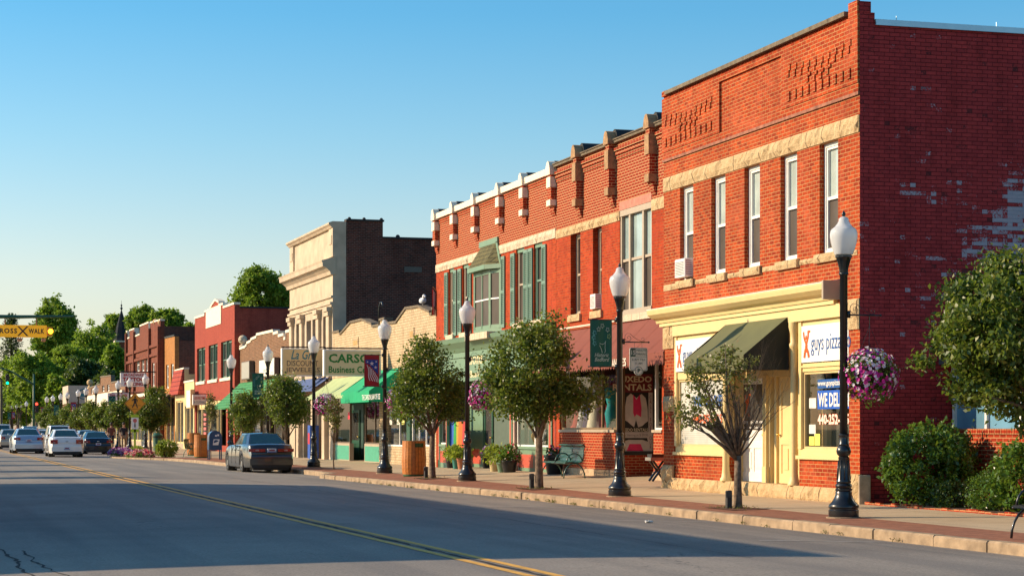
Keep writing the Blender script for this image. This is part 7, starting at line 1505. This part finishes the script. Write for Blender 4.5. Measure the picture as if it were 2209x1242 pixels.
# planters
def plant_pot(x, u, label, potcol, r, h, leafm, spread, n, seed, name='potted_plant', flowers=None, leaf=.12, v=None):
    y = Yu(u, x); z = gz(x, y); t = thing(name, (x, y, z), label, 'potted plant', 'potted plants by the shop doors'); g = MB(); g.lathe([(r * .7, 0), (r * .95, h * .8), (r * 1.05, h * .85), (r * 1.05, h), (r * .9, h), (r * .88, h * .92)], x, y, z, 18); part('pot', g, potcol, t, 40)
    P, C = crown_pts([(x, y, z + h + spread * .55, spread, spread, spread * .75)], n, seed, (.05, .12), .4, 40); g = MB()
    for q in C[:12]: g.tube([(x, y, z + h * .9), tuple((np.array([x, y, z + h]) + q) / 2 + [0, 0, .05]), tuple(q)], [.012, .008, .004], 4)
    part('stem', g, LEAFD, t); quads_to_mesh('foliage', leafmesh(P, leaf, aspect=.4, seed=seed, up=.4), leafm, t)
    if flowers: pf_, _ = crown_pts([(x, y, z + h + spread * .6, spread * 1.05, spread * 1.05, spread * .7)], 60, seed + 1, (.03, .06), .9, 20); quads_to_mesh('flowers', leafmesh(pf_, .07, aspect=1, seed=seed), flowers, t)
TC = plain('terracotta', (.42, .16, .08), .8); PBK = plain('pot_black', (.012, .013, .016), .3); PTL = plain('pot_teal', (.04, .22, .18), .4); PCR = plain('pot_cream', (.5, .4, .2), .6)
plant_pot(17.5, 996, 'bushy yellow green plant in a terracotta pot behind the lamp', TC, .17, .36, LEAFY, .34, 420, 61); plant_pot(17.5, 984, 'leafy plant in a teal pot beside the terracotta pot', PTL, .14, .38, LEAFY, .30, 420, 62); plant_pot(17.85, 972, 'trailing green plant in a low dark pot', PBK, .16, .25, LEAFY, .36, 380, 63)
plant_pot(17.3, 1066, 'yellow leaved plant in a cream pot', PCR, .16, .34, LEAFY, .36, 480, 64); plant_pot(17.35, 1099, 'leafy plant with pink flowers in a large black pot', PBK, .26, .36, LEAFB, .34, 520, 65, flowers=BEDF); plant_pot(17.2, 1083, 'yellow plant in a sage green box', GRN, .17, .3, LEAFY, .3, 420, 66)
plant_pot(17.7, 1196, 'round black pot with small red flowers behind the teal bench', PBK, .3, .55, LEAFD, .18, 120, 67, flowers=BEDM)
x = 18.6; y = Yu(1051, x); plant_pot(18.35, 1049, 'dark pot with magenta flowers by the recessed door', PBK, .15, .45, LEAFD, .18, 150, 69, flowers=BEDM)
x = 18.55; y = Yu(968, x); z = .95; t = thing('clay_pot', (x, y, z), 'clay pot under the rainbow flag', 'pot'); g = MB(); g.lathe([(.13, 0), (.2, .38), (.22, .4), (.22, .46), (.17, .46)], x, y, z - .1, 16); part('pot', g, TC, t, 40)
# boxwood and flower bed on the bump-out
x = 12.6; y = Yu(360, x); bush('clipped_bush', (x, y, .17), (.52, .5, .44), 3200, 'clipped yellow green bush on the kerb bump-out', mat=LEAFY, leaf=.09, seed=71)
def bed(u, x, r, fm, label, seed):
    y = Yu(u, x); z = .16; t = thing('flower_bed', (x, y, z), label, 'flower bed', 'flower beds on the bump-out'); P, C = crown_pts([(x, y, z + .12, r, r * 1.5, .2)], 900, seed, (.06, .12), .3, 60); P = P[P[:, 2] > z]; quads_to_mesh('foliage', leafmesh(P, .1, seed=seed), LEAFB, t); P, C = crown_pts([(x, y, z + .2, r * 1.02, r * 1.5, .2)], 900, seed + 1, (.05, .1), .5, 90); P = P[P[:, 2] > z + .1]; quads_to_mesh('blooms', leafmesh(P, .11, aspect=1, seed=seed), fm, t)
bed(303, 11.4, .75, BEDF, 'bed of pink and red flowers at the kerb corner', 72); bed(262, 11.0, .7, BEDM, 'bed of magenta and white flowers left of the pink bed', 73); bed(296, 12.6, .6, LEAFY, 'bed of yellow flowers behind the pink bed', 74)
# bin behind tree
x = 15.6; y = Yu(340, x); z = gz(x, y); t = thing('green_bin', (x, y, z), 'dark green round bin behind the clipped bush', 'bin'); g = MB(); g.lathe([(.28, 0), (.3, .9), (.33, .92), (.33, 1.0), (.2, 1.12), (.05, 1.15)], x, y, z, 18); part('body', g, GDK, t, 40); g = MB(); g.lathe([(.34, .84), (.34, .9)], x, y, z, 18); part('rim_band', g, BLACK, t)
# pedestrian crossing sign
Zs = 104; x, y = gp(291, Zs); s = Zs / F; zc = EH + (924 - 870) * s; t = thing('crossing_sign', (x, y, .15), 'orange yellow diamond crossing sign with a walking figure on a lime post', 'sign'); SOR = plain('sign_amber', (.85, .33, .01), .4, var=.03); LIME = plain('sign_lime', (.45, .62, .02), .5)
h = 23 * s; g = MB(); g.prism([(x - h, y, zc), (x, y, zc - h), (x + h, y, zc), (x, y, zc + h)], (0, .01, 0)); pnl = part('panel', g, SOR, t); g = MB()
hh = h * .93; c4 = [(x - hh, y - .006, zc), (x, y - .006, zc - hh), (x + hh, y - .006, zc), (x, y - .006, zc + hh), (x - hh, y - .006, zc)]; g.tube(c4, .010, 4)
def fig(pts): g.prism([(x + a * h, y - .004, zc + b * h) for a, b in pts], (0, -.004, 0))
fig([(.02 + .075 * math.cos(k * .5236), .62 + .085 * math.sin(k * .5236)) for k in range(12)]); fig([(-.08, .5), (.1, .5), (.12, .1), (-.08, .08)]); fig([(-.07, .5), (-.3, .3), (-.26, .24), (-.04, .36)]); fig([(.1, .5), (.26, .34), (.22, .14), (.16, .16), (.17, .32), (.08, .4)])
fig([(-.08, .12), (.02, .1), (-.06, -.14), (-.2, -.4), (-.28, -.38), (-.16, -.1)]); fig([(.0, .1), (.12, .12), (.2, -.16), (.28, -.4), (.2, -.42), (.1, -.14)]); g.box(x - h * .5, y - .006, zc - h * .2, x + h * .55, y - .002, zc - h * .17); g.box(x - h * .3, y - .006, zc - h * .52, x + h * .3, y - .002, zc - h * .49)
part('figure', g, BLKP, pnl); g = MB(); g.box(x - .03, y + .012, .15, x + .03, y + .06, zc); part('post', g, plain('steel_post', (.2, .2, .19), .5), t); g = MB(); g.box(x - .05, y - .02, zc - h - 1.75, x + .05, y + .011, zc - h - .75); g.box(x - .2, y - .02, zc - h - .16, x + .2, y + .0, zc - h - .02); g.box(x - .2, y - .02, zc - h - .9, x + .2, y + .0, zc - h - .76); part('lime_sleeve', g, LIME, t)
g = MB(); g.box(x - .18, y - .02, zc - h - .75, x + .18, y, zc - h - .17); pp_ = part('small_panel', g, SIGW, t); g = MB(); g.prism([(x + .1 * math.cos(k * .5236), y - .022, zc - h - .32 + .1 * math.sin(k * .5236)) for k in range(12)], (0, -.003, 0)); part('red_symbol', g, plain('label_pink', (.65, .15, .13), .6), pp_); g = MB(); g.box(x - .03, y - .026, zc - h - .66, x + .03, y - .021, zc - h - .48); g.ball((x, y - .022, zc - h - .44), .03, 8, 6, 0, (1, .2, 1)); part('figure', g, BLKP, pp_)
# overhead CROSS X WALK sign on its mast arm
Zs = 110; s = Zs / F; y0 = Yu(55, gp(55, Zs)[0]); zt_ = EH + (924 - 701) * s; zb_ = EH + (924 - 727) * s; xr, xl = XY(101, y0), XY(-17, y0)
t = thing('crosswalk_sign', ((xl + xr) / 2, y0, zb_), 'amber CROSS WALK box sign with beacons hung from a mast arm', 'sign'); g = MB(); g.box(xl, y0, zb_, xr, y0 + .25, zt_); pnl = part('panel', g, emis('backlit_amber', (.95, .42, .01), .22), t); w = xr - xl; h = zt_ - zb_
g = MB(); addtext(g, 'CROSS', (xl + w * .035, y0 - .003, zb_ + h * .3), (1, 0, 0), (0, 0, 1), w * .42, h * .42, bold=.03, space=1.15); addtext(g, 'WALK', (xl + w * .665, y0 - .003, zb_ + h * .3), (1, 0, 0), (0, 0, 1), w * .29, h * .42, bold=.03, space=1.15)
cx = xl + w * .56; 
for q in (-1, 1): g.prism([(cx - q * .3, y0 - .002, zb_ + .06), (cx - q * .2, y0 - .002, zb_ + .06), (cx + q * .3, y0 - .002, zt_ - .06), (cx + q * .2, y0 - .002, zt_ - .06)], (0, -.006 - .003 * q, 0))
part('lettering', g, BLKP, pnl)
g = MB(); g.box(xr + .03, y0 + .02, zb_ + .08, xr + .3, y0 + .25, zt_ - .08); g.lathe([(.16, 0), (.16, .12)], 0, 0, 0, 16); nv = len(g.v); g.v = g.v[:8] + [(xr + .19 + a, y0 - .1 + c, (zt_ + zb_) / 2 + b) for a, b, c in g.v[8:]]; bc = part('beacon', g, SOR, t); g = MB(); g.ball((xr + .19, y0 - .12, (zt_ + zb_) / 2), .13, 14, 8, 0, (1, .4, 1)); part('lens', g, emis('amber_lit', (1, .62, .02), 3.5), bc, True)
for u in (43, 94): g = MB(); xx = XY(u, y0); g.lathe([(.07, -.05), (.13, -.08), (.12, -.2), (.05, -.24)], xx, y0 + .1, zb_, 12); part('down_light', g, plain('beacon_shell', (.6, .25, .12), .5), t, True)
za = EH + (924 - 684) * s; g = MB()
for u in (11, 79): g.tube([(XY(u, y0), y0 + .12, zt_), (XY(u, y0), y0 + .12, za)], .035, 6)
part('hanger', g, plain('hanger_rust', (.3, .1, .06), .6), t)
t = thing('mast_arm', (-2.1, y0, .15), 'dark green mast arm reaching over the road above the crosswalk sign', 'mast'); g = MB(); g.tube([(-2.1, y0 + .12, za), (XY(40, y0), y0 + .12, za + .02), (XY(160, y0), y0 + .12, za + .1)], [.16, .1, .06], 10); part('arm', g, GDK, t, True); g = MB(); g.tube([(-2.1, y0 + .12, .15), (-2.1, y0 + .12, za + .4)], [.2, .13], 12); part('pole', g, GDK, t, True)
# far signal mast
Zs = 240; s = Zs / F; x, y = gp(73, Zs); zz = lambda v: EH + (924 - v) * s; t = thing('signal_mast', (x, y, .15), 'dark pole with a curved arm carrying the green traffic light', 'mast'); g = MB(); g.tube([(x, y, .15), (x, y, zz(806))], [.16, .11], 10); part('pole', g, GDK, t, True); g = MB(); g.tube([(x, y, zz(829)), (XY(50, y), y, zz(816)), (XY(22, y), y, zz(800)), (XY(0, y), y, zz(794)), (XY(-60, y), y, zz(788))], [.12, .1, .085, .07, .05], 8); part('arm', g, GDK, t, True)
def signal(u, v0, v1, lit, label):
    xx = XY(u, y - .3); w = .2; t = thing('traffic_light', (xx, y - .3, zz(v1)), label, 'traffic light', 'traffic lights at the far crossing'); g = MB(); g.box(xx - w, y - .3, zz(v1), xx + w, y, zz(v0)); c = part('housing', g, plain('signal_housing', (.06, .03, .02), .5), t); hh = zz(v0) - zz(v1)
    for k, (cc, nm) in enumerate((((.0, 1, .25), 'green'), ((.3, .2, .02), 'amber'), ((1, .04, .02), 'red'))):
        zc = zz(v1) + hh * (k + .5) / 3; on = nm == lit; g = MB(); g.ball((xx, y - .31, zc), .15, 12, 7, 0, (1, .35, 1)); part('lens', g, emis('lit_' + nm, cc, 4) if on else plain('unlit_' + nm, (.04, .02, .015), .4), c, True)
        g = MB(); g.tube([(xx + .17 * math.cos(a), y - .4, zc + .17 * math.sin(a)) for a in np.linspace(0, math.pi, 8)], .02, 4); part('visor', g, BLKP, c)
signal(16, 807, 830, 'green', 'traffic light showing green under the curved arm'); signal(79, 867, 890, 'red', 'traffic light showing red beside the signal mast pole')
t = thing('utility_pole', (XY(3, 240), 240, 0), 'thin dark pole at the left edge', 'pole'); g = MB(); g.tube([(XY(3, 240), 240, 0), (XY(3, 240), 240, zz(822))], .13, 8); part('pole', g, BLACK, t); g = MB(); g.tube([(XY(-8, 240), 240, zz(824)), (XY(8, 240), 240, zz(824))], .06, 6); part('cross_bar', g, BLACK, t)
# American flag on the brick pair's left edge
x = 17.6; y = Yu(944, 18) + .15; t = thing('wall_flag', (x, y, zv(944, 650, 18)), 'striped flag on the left edge of the red brick pair', 'flag'); g = MB(); zf = zv(940, 622, 18)
g.tube([(18.0, y, zf - .1), (17.86, y, zf + .05)], .012, 6); part('pole', g, WOOD, t); g = MB(); h = .95; 
for k in range(7): 
    a = k * .075; g.face([(17.84 + a * .3, y + .0 + a * .4, zf - a * .3), (17.88 + a * .3, y + a * .4 + .03, zf - .06 - a * .3), (17.88 + a * .25, y + .03 + a * .35, zf - h), (17.84 + a * .25, y + a * .35, zf - h)], k % 2)
part('cloth', g, [BRED, SIGW], t)
# people walking far down the pavement
def person(loc, rz, label, top, legs, skin=(.45, .24, .15), hair=(.03, .02, .015), stride=.25, scale=1.0):
    t = thing('person', (0, 0, 0), label, 'person', 'people walking on the sidewalk')
    def skinned(name, verts, edges, rad, mats, par, root=0, sub=2):
        me = bpy.data.meshes.new(name); me.from_pydata(verts, edges, []); o = bpy.data.objects.new(name, me); COL.objects.link(o); md = o.modifiers.new('s', 'SKIN'); md.use_smooth_shade = True
        for k, q in enumerate(rad): me.skin_vertices[0].data[k].radius = (q, q) if not isinstance(q, tuple) else q
        me.skin_vertices[0].data[root].use_root = True; o.modifiers.new('u', 'SUBSURF').levels = sub; dg = bpy.context.evaluated_depsgraph_get(); m2 = bpy.data.meshes.new_from_object(o.evaluated_get(dg)); bpy.data.objects.remove(o); bpy.data.meshes.remove(me); m2.materials.clear(); m2.materials.append(mats); m2.polygons.foreach_set('use_smooth', [True] * len(m2.polygons)); return link(name, m2, par)
    s = stride
    V = [(0, 0, .95), (0, .0, 1.15), (0, 0, 1.38), (0, .0, 1.5), (0, .01, 1.56), (0, .02, 1.64), (0, .01, 1.72),
         (.09, 0, .9), (.1, s * .5 + .03, .5), (.1, s * .6, .09), (.1, s * .6 + .14, .04), (-.09, 0, .9), (-.1, -s * .3 + .03, .5), (-.1, -s, .12), (-.1, -s + .13, .05),
         (.17, 0, 1.42), (.22, -.03, 1.16), (.21, .1, .93), (.2, .15, .85), (-.17, 0, 1.42), (-.22, .0, 1.16), (-.22, -.1, .93), (-.21, -.08, .85)]
    E = [(0, 1), (1, 2), (2, 3), (3, 4), (4, 5), (5, 6), (0, 7), (7, 8), (8, 9), (9, 10), (0, 11), (11, 12), (12, 13), (13, 14), (2, 15), (15, 16), (16, 17), (17, 18), (2, 19), (19, 20), (20, 21), (21, 22)]
    rd = [.13, .12, .13, .055, .05, .095, .075, .085, .055, .035, .03, .085, .055, .035, .03, .055, .042, .032, .035, .055, .042, .032, .035]
    SK = plain('skin_tone', skin, .6); skinned('body', V, E, rd, SK, t)
    for sx, hv in ((1, V[18]), (-1, V[22])):
        g = MB()
        for k in range(4): g.tube([(hv[0], hv[1] - .025 + k * .017, hv[2] - .02), (hv[0] - sx * .01, hv[1] - .025 + k * .018 + .01, hv[2] - .07), (hv[0] - sx * .03, hv[1] - .02 + k * .018 + .015, hv[2] - .105 + .005 * abs(k - 1.5))], [.009, .009, .006], 6)
        g.tube([(hv[0], hv[1] + .03, hv[2]), (hv[0] - sx * .01, hv[1] + .055, hv[2] - .045)], [.01, .007], 6); part('fingers', g, SK, t, True)
    Vt = [V[k] for k in (0, 1, 2, 15, 16, 19, 20)]; Vt[0] = (0, 0, .9); skinned('shirt', Vt, [(0, 1), (1, 2), (2, 3), (3, 4), (2, 5), (5, 6)], [.155, .145, .15, .075, .06, .075, .06], plain('shirt_' + label.split()[2], top, .85), t)
    Vl = [V[k] for k in (0, 7, 8, 9, 11, 12, 13)]; skinned('trousers', Vl, [(0, 1), (1, 2), (2, 3), (0, 4), (4, 5), (5, 6)], [.15, .1, .07, .055, .1, .07, .055], plain('trousers_' + label.split()[2], legs, .85), t)
    g = MB(); g.ball((0, -.01, 1.70), .112, 12, 9, 0, (.95, 1.05, 1.0)); part('hair', g, plain('hair_dark', hair, .7), t, True); g = MB(); g.ball((0, .115, 1.64), .018, 8, 6); g.box(-.03, .10, 1.59, .03, .108, 1.597); part('nose_and_mouth', g, SK, t)
    g = MB()
    for q in (-1, 1): g.ball((q * .035, .103, 1.665), .011, 6, 5)
    part('eyes', g, BLKP, t); t.location = loc; t.rotation_euler = (0, 0, rz); t.scale = (scale,) * 3; return t
for u, Yp, lab, a, b, rz in ((240, 134, 'person in brown top and dark trousers walking away', (.16, .05, .03), (.02, .02, .03), 0), (267, 136, 'person in black top and tan trousers on the sidewalk', (.015, .012, .015), (.28, .2, .12), 3.1), (37, 230, 'person in red top far down the sidewalk', (.6, .02, .03), (.04, .04, .06), 3.0)):
    X_ = XY(u, Yp); person((X_, Yp, gz(X_, Yp) if X_ > 13.4 else .15), rz, lab, a, b, scale=1.03)
# litter on the road and weeds in the joints
for k, (u, v) in enumerate(((1145, 1078), (1400, 1127))):
    x, y, z = road_at(u, v); t = MB(); rn = random.Random(k); t.ball((x, y, z + .02), .05, 9, 6, 0, (1.5, 1, .3)); t.v = [(a + rn.uniform(-.02, .02), b + rn.uniform(-.02, .02), c + rn.uniform(-.01, .015)) for a, b, c in t.v]; o = part('crumpled_paper', t, PAPER, None, loc=(x, y, z)); props(o, ['crumpled pale blue wrapper at the kerb', 'flat scrap of white paper on the parking lane'][k], 'litter')
P = []
rn = np.random.default_rng(5)
for k in range(46):
    yy = rn.uniform(26, 62); P.append(np.array([kx(yy) - .02, yy, .02]) + np.abs(rn.normal(size=(16, 3))) * [.02, .10, .018] * np.array([-1, 1, 1]))
for u in (933, 1163, 1592): x, yy, z = tp(u); P.append(np.array([x - .1, yy, z + .01]) + rn.normal(size=(160, 3)) * [.22, .4, .012])
o = quads_to_mesh('weeds', leafmesh(np.concatenate(P), .035, aspect=.4, up=-.6, seed=8), LEAFO, None); props(o, 'weeds along the kerb and tree pits', 'weeds', kind='stuff')
g = MB()
for u in (1592, 1163, 933, 720, 617): x, yy, z = tp(u); g.face([(x - .42, yy - .75, z + .004), (x + .3, yy - .75, z + .012), (x + .3, yy + .6, z + .012), (x - .42, yy + .6, z + .004)])
struct('tree_pit_soil', g, plain('mulch', (.13, .05, .025), .95, var=.4, scale=20, bmp=.8))
# lamps and trees on the opposite kerb (out of frame, they throw the narrow shadows over the road)

for k, yy in enumerate((66.5, 76, 88, 99, 112)):
    c = copy_tree(tA, (-2.6, yy, .15), k * 1.7, 'street tree on the opposite sidewalk, number %s from the brick row' % ('one two three four five'.split()[k]), group='trees on the opposite sidewalk'); c.scale = (1.1, 1.1, 1.3)
    c['label'] = 'street tree on the opposite sidewalk, out of the photo'
